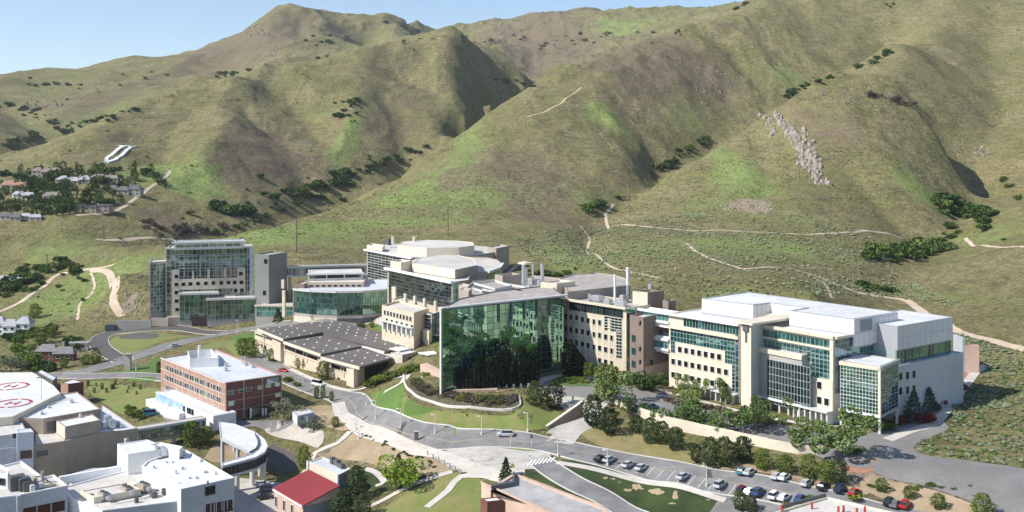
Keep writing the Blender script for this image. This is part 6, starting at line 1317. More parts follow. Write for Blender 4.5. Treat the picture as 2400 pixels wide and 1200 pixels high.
NEAR = [
 ('deciduous_tree','leafy tree at the right end of the turning circle',1437,938,72,1.1),('deciduous_tree','small round tree between the circle and the upper lot wall',1487,975,48,1.1),('deciduous_tree','broad leafy tree on the lot edge above the dense pines',1588,990,58,1.3),('deciduous_tree','leafy tree overhanging the middle of the white retaining wall',1640,1003,58,1.3),('deciduous_tree','spreading tree right of the wall-middle trees',1678,1012,55,1.3),
 ('deciduous_tree','round tree before the tall pier of the research building',1765,1012,66,1.25),('deciduous_tree','tree behind the one before the tall pier',1798,1000,50,1.1),('deciduous_tree','round tree standing alone on the lot near the end of the wall',1877,1046,60,1.1),('deciduous_tree','largest leafy tree at the lot corner below the glass corner box',1976,1072,104,1.05),
 ('deciduous_tree','small tree at the left end of the cream facade',1500,912,44,1.1),('deciduous_tree','small tree beside the brown brick wall base',1528,915,46,1.1),('deciduous_tree','thin young tree before the lower skybridge',1548,902,32,.8),('deciduous_tree','thin tree by the leftmost cream facade windows',1592,925,48,.8),('deciduous_tree','thin tree by the middle of the cream facade',1640,935,50,.8),('deciduous_tree','thin tree by the right part of the cream facade',1690,945,52,.8),
 ('deciduous_tree','low spreading tree at the foot of the cream facade',1612,955,34,1.6),('deciduous_tree','small tree at the foot of the glass bay',1783,965,42,.8),('deciduous_tree','slender tree before the glass bay',1862,975,46,.8),('deciduous_tree','slender tree before the left side of the corner box',1990,988,46,.8),('deciduous_tree','slender tree before the right side of the corner box',2040,995,42,.8),('deciduous_tree','low tree on the island right of the corner box',2052,1012,30,1.4),
 ('pine_tree','dark pine left of the pair by the ramp',1256,952,62,.95),('pine_tree','taller dark pine of the pair by the ramp',1299,958,70,.85),('pine_tree','tall dark pine right of the ramp wall',1390,1000,78,.8),('pine_tree','broad dark pine beside the tall one right of the ramp',1428,1018,66,1.05),('pine_tree','first pine of the embankment row',1492,1014,44,1.0),('pine_tree','second pine of the embankment row',1525,1038,62,.95),('pine_tree','pine leaning into the second of the embankment row',1552,1040,56,.9),('pine_tree','bushy pine at the end of the embankment row',1583,1054,56,1.1),
 ('pine_tree','leftmost pine of the big cluster',1633,1082,42,1.1),('pine_tree','tall pine in the cluster left half',1664,1092,72,.9),('pine_tree','tallest pine in the middle of the big cluster',1698,1092,72,1.0),('pine_tree','pine at the right end of the big cluster',1742,1082,62,1.05),('olive_tree','green pine below the wall after the cluster',1788,1100,52,1.0),('olive_tree','second green pine below the wall',1840,1108,46,1.1),('olive_tree','tall green pine at the wall end',1896,1122,62,.95),('olive_tree','green pine right of the wall end',1938,1128,52,1.1),('pine_tree','last dark pine before the dirt corner',1966,1135,62,1.0),
 ('olive_tree','small round pine on the dirt strip nearest the car park',2066,1152,34,1.2),('olive_tree','second round pine on the dirt strip',2132,1168,32,1.2),('olive_tree','third round pine on the dirt strip',2200,1192,38,1.2),('olive_tree','large pine at the bottom edge right',2303,1215,62,1.1),
 ('pine_tree','tall dark pine beside the red-roofed building',836,1172,84,.75),('pine_tree','wide dark pine at the bottom beside the tall one',802,1212,66,1.2),('pine_tree','dark pine at the bottom below the tall one',850,1215,60,1.0),('bright_tree','bright green tree beside the grass shadow',930,1148,72,1.15),('dark_fir','dark pine top behind the bright green tree',934,1112,52,1.0),('dark_fir','small dark pine on the plaza edge by the pink building',1186,1124,56,.95),
 ('olive_tree','green tree in the hollow inside the curved bridge',450,1046,62,1.0),('olive_tree','smaller green tree right of the one in the hollow',484,1040,44,1.0),('olive_tree','yellow-green tree at the edge of the bridge shadow',712,1098,56,.9),('pale_tree','pale greyish tree behind the site trailer',667,985,46,1.3),('pale_tree','low pale tree before the site trailer',735,1010,34,1.5),('olive_tree','small green tree on the dirt bank',786,1000,26,1.0),
 ('slim_tree','first small tree beside the road bend',742,934,30,1.5),('slim_tree','second small tree beside the road bend',757,934,30,1.5),('slim_tree','third small tree beside the road bend',777,940,26,1.5),('green_shrub','round street shrub at the brick office corner',672,894,18,1.4),('green_shrub','second street shrub along the garage road',695,906,14,1.4),
 ('olive_tree','tall tree at the left end of the parking structure',588,838,50,.95),('olive_tree','tree beside the first garage pier',568,832,42,1.0),('olive_tree','garage tree left of the first pier',640,846,32,1.2),('olive_tree','garage tree right of the first pier',677,848,34,.9),('olive_tree','garage tree under the second opening',703,862,26,1.3),('olive_tree','garage tree under the third opening',718,864,28,1.1),('olive_tree','tallest garage tree before the second pier',756,890,46,.9),
 ('green_shrub','lime shrub by the stone terrace steps',978,896,18,1.4),('green_shrub','dark shrub at the top of the stone terrace',998,880,14,1.4),('dark_fir','broad green fir before the low curved glass building',652,756,36,1.1),('olive_tree','small tree before the cream terrace wall',733,752,16,1.2),('green_shrub','yellow-green tree at the garage back corner',842,770,18,1.3),('olive_tree','young tree by the arcade',872,768,18,.8),
 ('spruce_tree','blue spruce nearest the corner box',2142,985,78,.95),('spruce_tree','grey-green spruce in the middle of the bank',2178,962,58,1.1),('spruce_tree','tallest blue spruce at the top of the bank',2236,906,62,1.1),('spruce_tree','dark spruce against the pale blue wall',2200,925,42,1.1),
 ('red_shrub','red shrub at the foot of the first spruce',2118,985,24,2.0),('red_shrub','second red shrub right of the first spruce',2160,985,26,2.0),('red_shrub','red shrub in the middle of the bank',2220,938,26,1.9),('red_shrub','small red shrub below the middle one',2205,945,18,1.8),
 ('red_shrub','red shrub at the upper end of the bank by the tallest spruce',2245,912,24,1.6),('red_shrub','dark red shrub between the two lower spruces',2190,955,22,1.8),('red_shrub','red shrub at the left end of the bank under the corner box',2102,978,24,1.9),
 ('green_shrub','dark shrub on the island tip by the corner box',2075,1005,22,1.9),('green_shrub','low shrub under the largest leafy tree',2010,1060,18,2.0),
 ('olive_tree','round tree beside the loop road bend',225,850,32,1.2),('olive_tree','tree between the brown house and the loop road',200,855,26,1.3),('bright_tree','yellow-green tree left of the brown house',52,830,44,1.2),('olive_tree','dark tree behind the brown house',95,806,42,1.1),('olive_tree','dark green tree above the cream outbuilding',122,792,30,1.0),('olive_tree','tree on the green slope above the white house',82,745,36,1.1),('bright_tree','tree in front of the brown house',62,866,36,1.4),('pale_tree','pale tree behind the helipad roof',25,872,38,1.4),('dark_fir','dark tree left of the brown house',88,868,40,1.3),
 ('olive_tree','tree at the roadside left of the gate pillar',150,862,30,1.0),('slim_tree','small tree left of the brick office',372,875,30,1.4),('green_shrub','shrub in front of the corner of the terrace building',2010,1172,20,1.8),('green_shrub','shrub before the terrace parapet',1898,1180,32,1.1),('pine_tree','dark pine at the bottom edge below the dark lawn',1735,1195,46,1.0),('pine_tree','second dark pine at the bottom edge',1760,1200,40,1.1),('olive_tree','tree at the bottom edge among parked cars',1845,1200,26,1.2),
]
for kind, lab, px, py, h, wd in NEAR: plant(kind, lab, px, py, h*(.86 if kind == 'deciduous_tree' else .95), None, wd)
ORD = ['first','second','third','fourth','fifth','sixth','seventh','eighth','ninth','tenth','eleventh','twelfth','thirteenth','fourteenth','fifteenth','sixteenth','seventeenth','eighteenth','nineteenth','twentieth']
for i in range(20):
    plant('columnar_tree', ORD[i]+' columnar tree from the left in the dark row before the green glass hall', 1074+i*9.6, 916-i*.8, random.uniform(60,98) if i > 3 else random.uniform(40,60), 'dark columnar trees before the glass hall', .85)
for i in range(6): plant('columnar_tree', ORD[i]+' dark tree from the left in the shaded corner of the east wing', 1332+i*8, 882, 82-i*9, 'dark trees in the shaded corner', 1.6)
for i in range(8): plant('slim_tree', ORD[i]+' slim yellow-green tree from the left along the foot of the east wing', 1376+i*11, 886+i*2.5, random.uniform(30,46), 'slim trees along the east wing', 1.6)
for i in range(16): plant('green_shrub', ORD[i]+' green bush from the left in the hedge beside the parking structure', 868+i*6.6, 908-i*2.6+random.uniform(-2,2), random.uniform(18,28), 'hedge bushes beside the parking structure', 1.35)
for i in range(120):
    t = random.random(); plant(random.choice(['brush','green_shrub','brush']), random.choice(['low','rounded','dense'])+' shrub in the curved bed below the glass hall'+(', by the stone terrace' if t < .25 else ', by the right kerb' if t > .8 else ', left of centre' if t < .5 else ', right of centre'), 968+t*245, 900+32*math.sin(min(1,t*1.3)*1.5)+random.uniform(-2,19)*(.7+.3*t), random.uniform(9,15), 'shrubs in the curved bed', 1.3)
for i in range(14): plant('brush', ORD[i]+' dark low shrub from the left along the foot of the cream facade', 1560+i*16+random.uniform(-6,6), 938+i*3.6+random.uniform(-4,4), 14, 'low shrubs along the cream facade', 1.8)
for i in range(26):
    t = random.random(); plant('scrub_oak', 'small dark bush along the pale path by the dry slope', 832+t*215, 1008+t*92+random.uniform(-2,10), random.uniform(4,8), 'bushes along the pale path', 1.2)
for i in range(16): plant('slim_tree', 'small dark upright conifer on the green slope behind the helipads', random.uniform(205,330), random.uniform(900,925), random.uniform(9,16), 'young conifers behind the helipads', 1.8)
for i in range(16): plant('scrub_oak', 'small scrub bush on the dirt corner at lower right', random.uniform(2025,2290), 1140+random.uniform(-4,10)+ (0), random.uniform(6,11), 'bushes on the dirt corner', 1.4)
for i in range(8): plant('green_shrub', 'dark bush near the foot of the green slope by the dock', random.uniform(300,345), random.uniform(955,985), random.uniform(10,20), 'bushes by the loading dock', 1.2)
for i in range(16): plant('green_shrub', ORD[i]+' low hedge plant from the left on the turning circle island', 1300+i*5.2, 896+3*math.sin(i), 9, 'hedge on the turning circle island', 1.6)
for i in range(12): plant('green_shrub', ORD[i]+' plant in the back row of the turning circle island hedge', 1312+i*5, 889+2*math.sin(i*2), 8, 'hedge on the turning circle island', 1.6)
# ---- scrub in the gullies, some bushes entered as scrub trees: (kind, label, group, polyline px, n, spread, height px range)
BELTS = [
 ('scrub_tree','dark tree in the thick growth along the left dirt road','growth along the left dirt road',[(0,700),(60,668),(110,645)],14,8,(18,30)),
 ('scrub_tree','leafy tree around the houses at lower left','trees around the lower left houses',[(0,800),(60,790),(130,800),(190,815)],18,9,(20,34)),
 ('scrub_tree','leafy tree between the brown house and the helipad roof','trees behind the helipad roof',[(0,858),(60,862),(110,868)],14,6,(22,34)),
 ('scrub_oak','small bush on the green slope inside the dirt road bend','bushes on the green slope',[(60,720),(130,690),(200,660),(150,760)],14,8,(7,13)),
 ('scrub_oak','dark green bush in the row behind the central laboratory','bushes behind the central laboratory',[(1205,655),(1260,650),(1335,640)],16,4,(14,22)),
 ('scrub_tree','dark green scrub tree in the gully left of the rocky knoll','scrub trees left of the rocky knoll',[(1540,402),(1570,385),(1610,355),(1665,322)],26,4,(14,24)),
 ('scrub_tree','green scrub tree in the high gully above the rocky knoll','scrub trees in the high gully',[(1830,232),(1870,212),(1920,192),(1970,170)],20,3,(10,16)),
 ('scrub_tree','green scrub tree near the saddle at upper right','scrub trees near the saddle',[(2010,162),(2050,142),(2085,122)],14,3,(12,18)),
 ('brush','rusty brown scrub oak below the saddle','rusty scrub below the saddle',[(2035,220),(2090,235),(2150,245)],14,4,(12,18)),
 ('scrub_tree','dark oak in the right canyon grove','right canyon grove',[(2030,600),(2090,600),(2150,600),(2180,575)],26,12,(24,38)),
 ('scrub_tree','dark tree in the upper right canyon clump','upper right canyon clump',[(2215,480),(2250,500),(2300,520),(2340,515)],20,12,(24,40)),
 ('scrub_oak','low bush along the right canyon bottom','right canyon bottom bushes',[(2180,575),(2220,560),(2255,545)],10,4,(14,20)),
 ('scrub_tree','tree cluster at the end of the dirt trail','trees at the trail end',[(1378,495),(1400,485),(1418,475)],6,4,(24,36)),('scrub_tree','single bushy tree above the trail end','tree above the trail end',[(1444,464),(1446,465)],2,1,(20,26)),
 ('scrub_oak','dark bush above the research building roof line','bushes behind the research building',[(2030,672),(2080,680),(2100,690)],9,5,(16,26)),
 ('scrub_oak','dark scrub oak in the valley between the two big hills','scrub oaks in the middle valley',[(600,460),(680,462),(740,450),(790,425),(830,405)],44,14,(12,26)),
 ('scrub_oak','dark scrub bush in the upper middle valley','scrub in the upper middle valley',[(830,412),(880,390),(940,372),(1000,352)],26,9,(9,18)),
 ('scrub_oak','olive scrub bush along the lower valley edge','scrub along the lower valley edge',[(500,545),(580,525),(680,485),(780,465)],26,4,(9,15)),
 ('scrub_tree','dark oak beside the valley stream','oaks beside the valley stream',[(500,490),(540,498),(580,505)],16,8,(22,34)),
 ('brush','bare brown brush in the hollow above the road','bare brush in the hollow',[(340,540),(400,535),(470,545),(520,535)],36,12,(10,18)),
 ('scrub_tree','bush on the left canyon side','left canyon bushes',[(20,240),(70,265),(110,285),(150,308)],22,5,(9,16)),('scrub_oak','bush at the left edge below the canyon','left edge bushes',[(0,345),(40,335),(90,315)],18,7,(12,20)),
 ('scrub_tree','green bush on the saddle behind the letter hill','saddle bushes',[(160,300),(220,285),(290,265),(340,255)],24,5,(7,11)),
 ('scrub_tree','dark bush on the upper left ridge','upper left ridge bushes',[(60,200),(150,200),(250,205),(380,170)],18,9,(6,10)),
 ('scrub_oak','scrub patch on the middle spur crest','spur crest scrub',[(800,280),(820,255),(840,232)],14,6,(12,18)),('scrub_oak','scrub patch where the far valley meets the hill','far valley scrub',[(1165,182),(1190,190),(1220,200)],10,4,(10,16)),
 ('scrub_oak','scrub patch on the big mountain flank','mountain flank scrub',[(720,90),(760,90),(750,140)],10,10,(8,13)),('scrub_oak','dark bush on the mountain shoulder','mountain shoulder bushes',[(500,186),(560,170),(600,160)],8,4,(9,15)),
 ('brush','purple grey brush on the far range','far range brush',[(950,100),(1100,95),(1300,100),(1500,95),(1600,80)],40,14,(6,10)),('scrub_oak','dark bush on the far range','far range bushes',[(900,60),(1000,75),(1200,90),(1400,80),(1560,85)],16,14,(6,10)),
 ('scrub_oak','dark bush on the upper right hill','upper right hill bushes',[(1720,25),(1745,12)],5,2,(8,12)),('scrub_oak','isolated bush high on the right slope','isolated right slope bushes',[(2080,10),(2100,12)],3,3,(9,13)),
 ('scrub_oak','dark bush by the rightmost knoll','rightmost knoll bushes',[(2310,435),(2345,420),(2395,480)],7,6,(12,20)),('scrub_tree','dark hedge bush beside the wide dirt road','bushes beside the dirt road',[(30,640),(80,638),(140,632),(190,626)],26,8,(16,24)),
 ('scrub_oak','dark bush in the shaded wood at the left edge','shaded wood at the left edge',[(0,680),(30,670),(60,660)],12,14,(26,38)),('brush','brown bush on the slope above the road hollow','slope bushes',[(250,560),(420,560),(380,580)],10,10,(9,14)),
 ('scrub_oak','bush below the white house at the left edge','bushes near the lower left houses',[(0,850),(60,850),(110,870)],16,10,(16,26)),
]
for kind, lab, grp, pl, n, sp, hr in BELTS:
    C = catmull(pl, 3.0)
    for i in range(n):
        ci = random.randrange(len(C)); c_ = C[ci]; tt = ci/len(C); flip = C[0][0] > C[-1][0]; tt = 1-tt if flip else tt
        where = ', left part' if tt < .3 else (', right part' if tt > .7 else ', middle part'); stray = 3.0 if random.random() < .25 else 1.0; px = c_[0]+random.gauss(0, sp*1.3*stray); py = c_[1]+random.gauss(0, sp*.6*stray); c = cast(px, py)
        if c is None or c[1] < 250: continue
        h = (hr[0]*.55+(hr[1]*1.05-hr[0]*.55)*random.random()**1.2)/stray**.5*c[1]/F; big = 'taller ' if h*F/c[1] > (hr[0]+hr[1])/2 else 'lower '; tree(kind, big+lab+(where if n > 8 else ''), c[0], c[1], c[2]-h*.06, h, grp, random.uniform(1.0,1.4), False)
for i in range(260):
    t = random.random(); px = random.uniform(-10, 390)*(1 if t < .6 else .7); py = 400+random.random()*110
    if px > 300 and py > 440 or (px > 200 and py > 480): continue
    c = cast(px, py); k = random.choice(['garden_tree','garden_tree','garden_poplar','scrub_tree'])
    if c: h = random.uniform(13,26)*c[1]/F; hh_ = min(HOUSES, key=lambda q: abs(q[0]-px)+2*abs(q[1]-py)); nm_ = {'garden_tree':'dark garden tree','garden_poplar':'narrow poplar','scrub_tree':'round garden bush'}[k]; tree(k, nm_+' near the '+' '.join(hh_[2].split()[:10]), c[0], c[1], c[2]-.3, h, 'garden trees among the valley houses', random.uniform(.8,1.2), False)
# ---- ground cover: sagebrush clumps and rough grass tussocks
def clumps(name, label, N, region, hr, m, seed, ybound=(330,1000), reject=None):
    r = np.random.default_rng(seed); X = r.uniform(-560 if ybound[1] < 1500 else -1500, 620 if ybound[1] < 1500 else 1500, N*9); Y = r.uniform(*ybound, N*9); Z = H(X, Y); px = 1200+X/Y*F; py = HY+(ZC-Z)/Y*F
    k = inside(np.c_[px, py], region); X, Y, Z = X[k], Y[k], Z[k]; dens = vnoise(X, Y, 26, seed)+vnoise(X, Y, 9, seed+1)*.7; k = dens > r.uniform(-.55, .35, len(X)); X, Y, Z = X[k][:N], Y[k][:N], Z[k][:N]; n = len(X)
    h = r.uniform(*hr, n); w = h*r.uniform(.8,1.3,n); a = r.uniform(0,6.28,n); ring = []
    for j in range(5):
        t = a+j*1.2566; q = w*r.uniform(.7,1.2,n); ring.append(np.stack([X+np.cos(t)*q, Y+np.sin(t)*q, Z+h*r.uniform(.15,.5,n)],-1))
    top = np.stack([X+r.normal(0,.15,n)*w, Y+r.normal(0,.15,n)*w, Z+h],-1); bot = [np.stack([q[:,0]*.4+X*.6, q[:,1]*.4+Y*.6, Z-.2],-1) for q in ring]
    V = np.stack(ring+[top]+bot, 1).reshape(-1,3); B = np.arange(n)[:,None]*11; Fs = []
    for j in range(5): jn = (j+1)%5; Fs += [B+[j,jn,5], B+[6+j,6+jn,jn], B+[6+j,jn,j]]
    o = link(bpy.data.objects.new(name, mesh_np(name, V, np.concatenate(Fs), m))); o['kind'] = 'stuff'; o['label'] = label; o['category'] = 'ground cover'
    return o
clumps('sagebrush', 'grey green sagebrush covering the slope right of the pale path', 8000, [(2240,780),(2420,830),(2420,1100),(2260,1075),(2150,1055),(2160,1035),(2230,1000),(2230,960),(2270,910),(2320,855),(2250,820)], (.4,1.1), L_sage, 5, (255,460))
clumps('dark_scrub', 'dark scrub tufts covering the slope right of the pale path', 5000, [(2240,780),(2420,830),(2420,1100),(2260,1075),(2150,1055),(2160,1035),(2230,1000),(2230,960),(2270,910),(2320,855),(2250,820)], (.3,.8), L_oak, 6, (255,460))
clumps('sagebrush', 'grey sagebrush scattered on the grassy bench behind the buildings', 3600, [(1200,560),(1400,520),(1650,500),(1900,500),(2050,560),(2100,640),(2250,720),(2100,700),(1950,690),(1640,700),(1500,690),(1480,640),(1250,620)], (.5,1.3), L_sage, 7, (430,900))
clumps('dark_scrub', 'small dark bushes scattered on the grassy bench behind the buildings', 1500, [(1200,560),(1400,520),(1650,500),(1900,500),(2050,560),(2100,640),(2250,720),(2100,700),(1950,690),(1640,700),(1500,690),(1480,640),(1250,620)], (.4,1.0), L_oak, 8, (430,900))
clumps('dark_scrub', 'dark tufts scattered over the lower hill slopes', 2200, [(500,560),(900,440),(1150,300),(1500,200),(1800,250),(2000,220),(2200,330),(2260,440),(2200,480),(2000,500),(1600,500),(1200,500),(900,560)], (.3,1.0), L_olive, 9, (700,1000))
clumps('sagebrush', 'pale sagebrush on the slope left of the glass tower', 1800, [(60,650),(220,645),(340,640),(345,760),(280,745),(200,760),(100,760)], (.4,.9), L_sage, 10, (560,900))
clumps('dark_scrub', 'scattered dark bushes speckling the distant hillsides', 1000, [(0,200),(400,160),(680,30),(1000,60),(1700,50),(2000,0),(2400,0),(2400,420),(2250,330),(1950,220),(1600,380),(1300,200),(1000,340),(700,430),(400,480),(0,420)], (.8,2.2), L_olive, 21, (950,3000))
# ---- rocks
def rocks(T, pts, m, name='rock'):
    for px, py, s in pts:
        c = cast(px, py)
        if c is None: continue
        w = s*c[1]/F; r = random; b = bmesh.new(); bmesh.ops.create_icosphere(b, subdivisions=1 if s < 6 else 2, radius=1)
        for v in b.verts:
            k = .75+.5*random.random(); v.co = Vector((v.co.x*w*.5*k, v.co.y*w*.5*k, v.co.z*w*1.0*k))
        me = bpy.data.meshes.new(name); b.to_mesh(me); b.free(); me.materials.append(m); o = link(bpy.data.objects.new(name, me)); L = parent_world(T); o.parent = T; o.location = (c[0]-L[0], c[1]-L[1], c[2]-L[2]-w*.22)
M_rock = mat('pale_cliff_rock', (.47,.40,.34), .95, 0, .45, col2=(.22,.19,.165), bump=.3, bscale=.8); M_rock2 = mat('grey_rock', (.26,.225,.195), .95, 0, .3, col2=(.13,.11,.095), bump=.3, bscale=.8)
T = thing('rock_outcrop', 'pale pinkish cliff band falling down the face of the rocky knoll', 'rock', cast(1870,350))
L_ = []
for a, b, n in (((1792,268),(1815,315),20),((1812,265),(1870,330),50),((1855,300),(1890,395),85),((1875,300),(1935,430),85),((1890,380),(1925,435),30),((1830,280),(1850,320),14)):
    for i in range(n): t = random.random(); L_.append((a[0]+(b[0]-a[0])*t+random.gauss(0,6), a[1]+(b[1]-a[1])*t+random.gauss(0,4), random.choice([4,5,6,7,9,12])*random.uniform(.8,1.15)))
rocks(T, L_, M_rock)
T = thing('rock_outcrop', 'dark broken rocks on the crest of the rocky knoll', 'rock', cast(1950,215)); rocks(T, [(1860+random.random()*150, 232+random.gauss(0,9)-abs(random.random())*6, random.uniform(3,6)) for i in range(50)], M_rock2)
T = thing('rock_outcrop', 'grey rocks on the ridge right of the knoll', 'rock', cast(2230,345)); rocks(T, [(2205+random.random()*60, 320+random.random()*40, random.uniform(3,6)) for i in range(26)], M_rock2)
T = thing('rock_outcrop', 'pale stones in the gully at the far right', 'rock', cast(2300,360)); rocks(T, [(2280+random.random()*40, 345+random.random()*30, random.uniform(3,7)) for i in range(24)], M_rock)
T = thing('scree_patch', 'pinkish scree fan below the rocky knoll', 'rock', cast(1750,485)); rocks(T, [(1690+random.random()*120, 478+random.random()*18, random.uniform(3,6)) for i in range(60)], M_rock)
T = thing('rock_outcrop', 'scattered pale rocks high on the middle hill', 'rock', cast(1690,210)); rocks(T, [(1620+random.random()*100, 160+random.random()*90, random.uniform(2,4.5)) for i in range(40)], M_rock)
T = thing('rock_outcrop', 'dark crags on the left shoulder of the peak', 'rock', cast(600,70)); rocks(T, [(575+random.random()*60, 55+random.random()*30, random.uniform(3,6)) for i in range(26)], M_rock2)
T = thing('rock_outcrop', 'pale rocks below the peak', 'rock', cast(650,120)); rocks(T, [(625+random.random()*35, 100+random.random()*40, random.uniform(3,5)) for i in range(18)], M_rock)
T = thing('rock_outcrop', 'grey crags in the left canyon', 'rock', cast(100,245)); rocks(T, [(55+random.random()*90, 235+random.random()*20, random.uniform(3,7)) for i in range(30)], M_rock2)
T = thing('boulder_pile', 'pale boulders beside the wide dirt road', 'rock', cast(305,715)); rocks(T, [(285+random.random()*50, 690+random.random()*48, random.uniform(2.5,6)) for i in range(45)], M_rock)
T = thing('boulder_pile', 'grey stones on the green slope inside the dirt road bend', 'rock', cast(228,735)); rocks(T, [(215+random.random()*32, 725+random.random()*22, random.uniform(2,5)) for i in range(24)], M_rock2)
# ---------------------------------------------------------------- utility poles and street lamps
def upole(label, px, py, hpx):
    c = cast(px, py)
    if not c: return
    h = hpx*c[1]/F; T = thing('utility_pole', label, 'utility pole', c); w_ = mat('weathered_wood',(.16,.12,.09),.95)
    for nm, b in (('pole', MB().cyl((0,0), .38, -1, h, 8, .25)),('crossarm', MB().box((0,0,h*.94),(3.6,.3,.3))),('crossarm', MB().box((0,0,h*.86),(3.0,.3,.3)))):
        o = b.build(nm, w_); o.parent = T
    for k in (-1.5,0,1.5): o = MB().cyl((k,0), .1, h*.94+.15, h*.94+.6, 6).build('insulator', W_dgrey); o.parent = T
upole('wooden utility pole on the grass above the low curved glass building', 695, 592, 78); upole('wooden utility pole above the rear building roof', 1050, 553, 70); upole('thin utility pole on the slope right of the trail end', 1476, 504, 74); upole('tall utility pole below the rocky cliff', 1947, 540, 80); upole('short utility pole above the left dirt road', 243, 562, 36); upole('utility pole standing in the green hollow at far left', 110, 625, 30)
def lamp(label, px, py, hpx, heads=1, group=None):
    c = cast(px, py)
    if not c: return
    h = hpx*c[1]/F; T = thing('street_lamp', label, 'street lamp', c, group)
    for nm, b, m_ in (('pole', MB().cyl((0,0), .17, -.3, h, 8, .12), W_frame),('base', MB().cyl((0,0), .35, -.1, .8, 10), W_cream2),('arm', MB().box((-.5,0,h-.12),(1.1,.14,.14)), W_frame),('lamp_head', MB().box((-1.1,0,h-.1),(.9,.5,.28)), W_white)):
        o = b.build(nm, m_); o.parent = T
for lab, px, py, h in [('street lamp at the upper left end of the lawn kerb',859,950,26),('street lamp on the left side of the large lawn',881,982,44),('second street lamp from the left before the large lawn',939,1003,46),('street lamp before the left half of the large lawn',1020,1016,45),('street lamp before the middle of the large lawn',1129,1019,44),('street lamp before the right end of the large lawn',1237,1012,46),('grey street lamp on the brick island at the junction',1308,1070,44),('street lamp in the car park by the first parked cars',1424,1092,38),('tall street lamp beside the parked car row',1656,1140,48),('street lamp beside the path above the plaza',834,1008,26),('street lamp left of the brick office',319,868,28),('street lamp at the garage road',710,905,26),('street lamp before the cream arcade',902,790,34),('lamp post by the low building forecourt',776,748,20),('lamp post on the road above the garage',558,780,30),('lamp post at the plaza corner',841,1030,22)]: lamp(lab, px, py, h)
T = thing('flagpole', 'white flagpole with a pink flag before the glass hall entrance', 'flagpole', GZ(1321,876,15.5)); h = 72*T.location.y/F
for nm, b, m_ in (('pole', MB().cyl((0,0), .22, 0, h, 10, .12), W_white),('flag', MB().box((-.7,0,h*.52),(1.3,.08,2.6)), mat('pink_flag',(.55,.25,.30),.8))): o = b.build(nm, m_); o.parent = T
T = thing('information_kiosk', 'dark upright kiosk at the plaza edge', 'kiosk', cast(976,1034)); 
for nm, b, m_ in (('panel', MB().box((0,0,1.6),(1.3,.5,3.0)), W_dgrey),('base', MB().box((0,0,.1),(1.8,1.0,.3)), W_cream2),('cap', MB().box((0,0,3.2),(1.5,.7,.15)), W_frame)): o = b.build(nm, m_); o.parent = T
for lab, px, py in (('yellow-topped signal post left of the junction island',1197,1045),('signal post beside the junction island',1246,1045)):
    T = thing('signal_post', lab, 'sign post', cast(px, py))
    for nm, b, m_ in (('post', MB().cyl((0,0), .12, 0, 3.6, 8), W_frame),('sign', MB().box((0,-.1,3.0),(.8,.12,1.3)), M_yel if px < 1220 else W_dgrey)): o = b.build(nm, m_); o.parent = T
# bollards along the pale path and at the plaza
for i in range(7):
    c = cast(1002+i*13, 1068+i*7.2)
    if c:
        T = thing('bollard', ORD[i]+' blue-grey bollard from the left in the row between path and plaza', 'bollard', c, 'bollards between path and plaza'); 
        o = MB().cyl((0,0), .22, 0, 1.6, 8).build('post', W_bframe); o.parent = T; o = MB().cyl((0,0), .27, 1.5, 1.7, 8).build('cap', W_white); o.parent = T
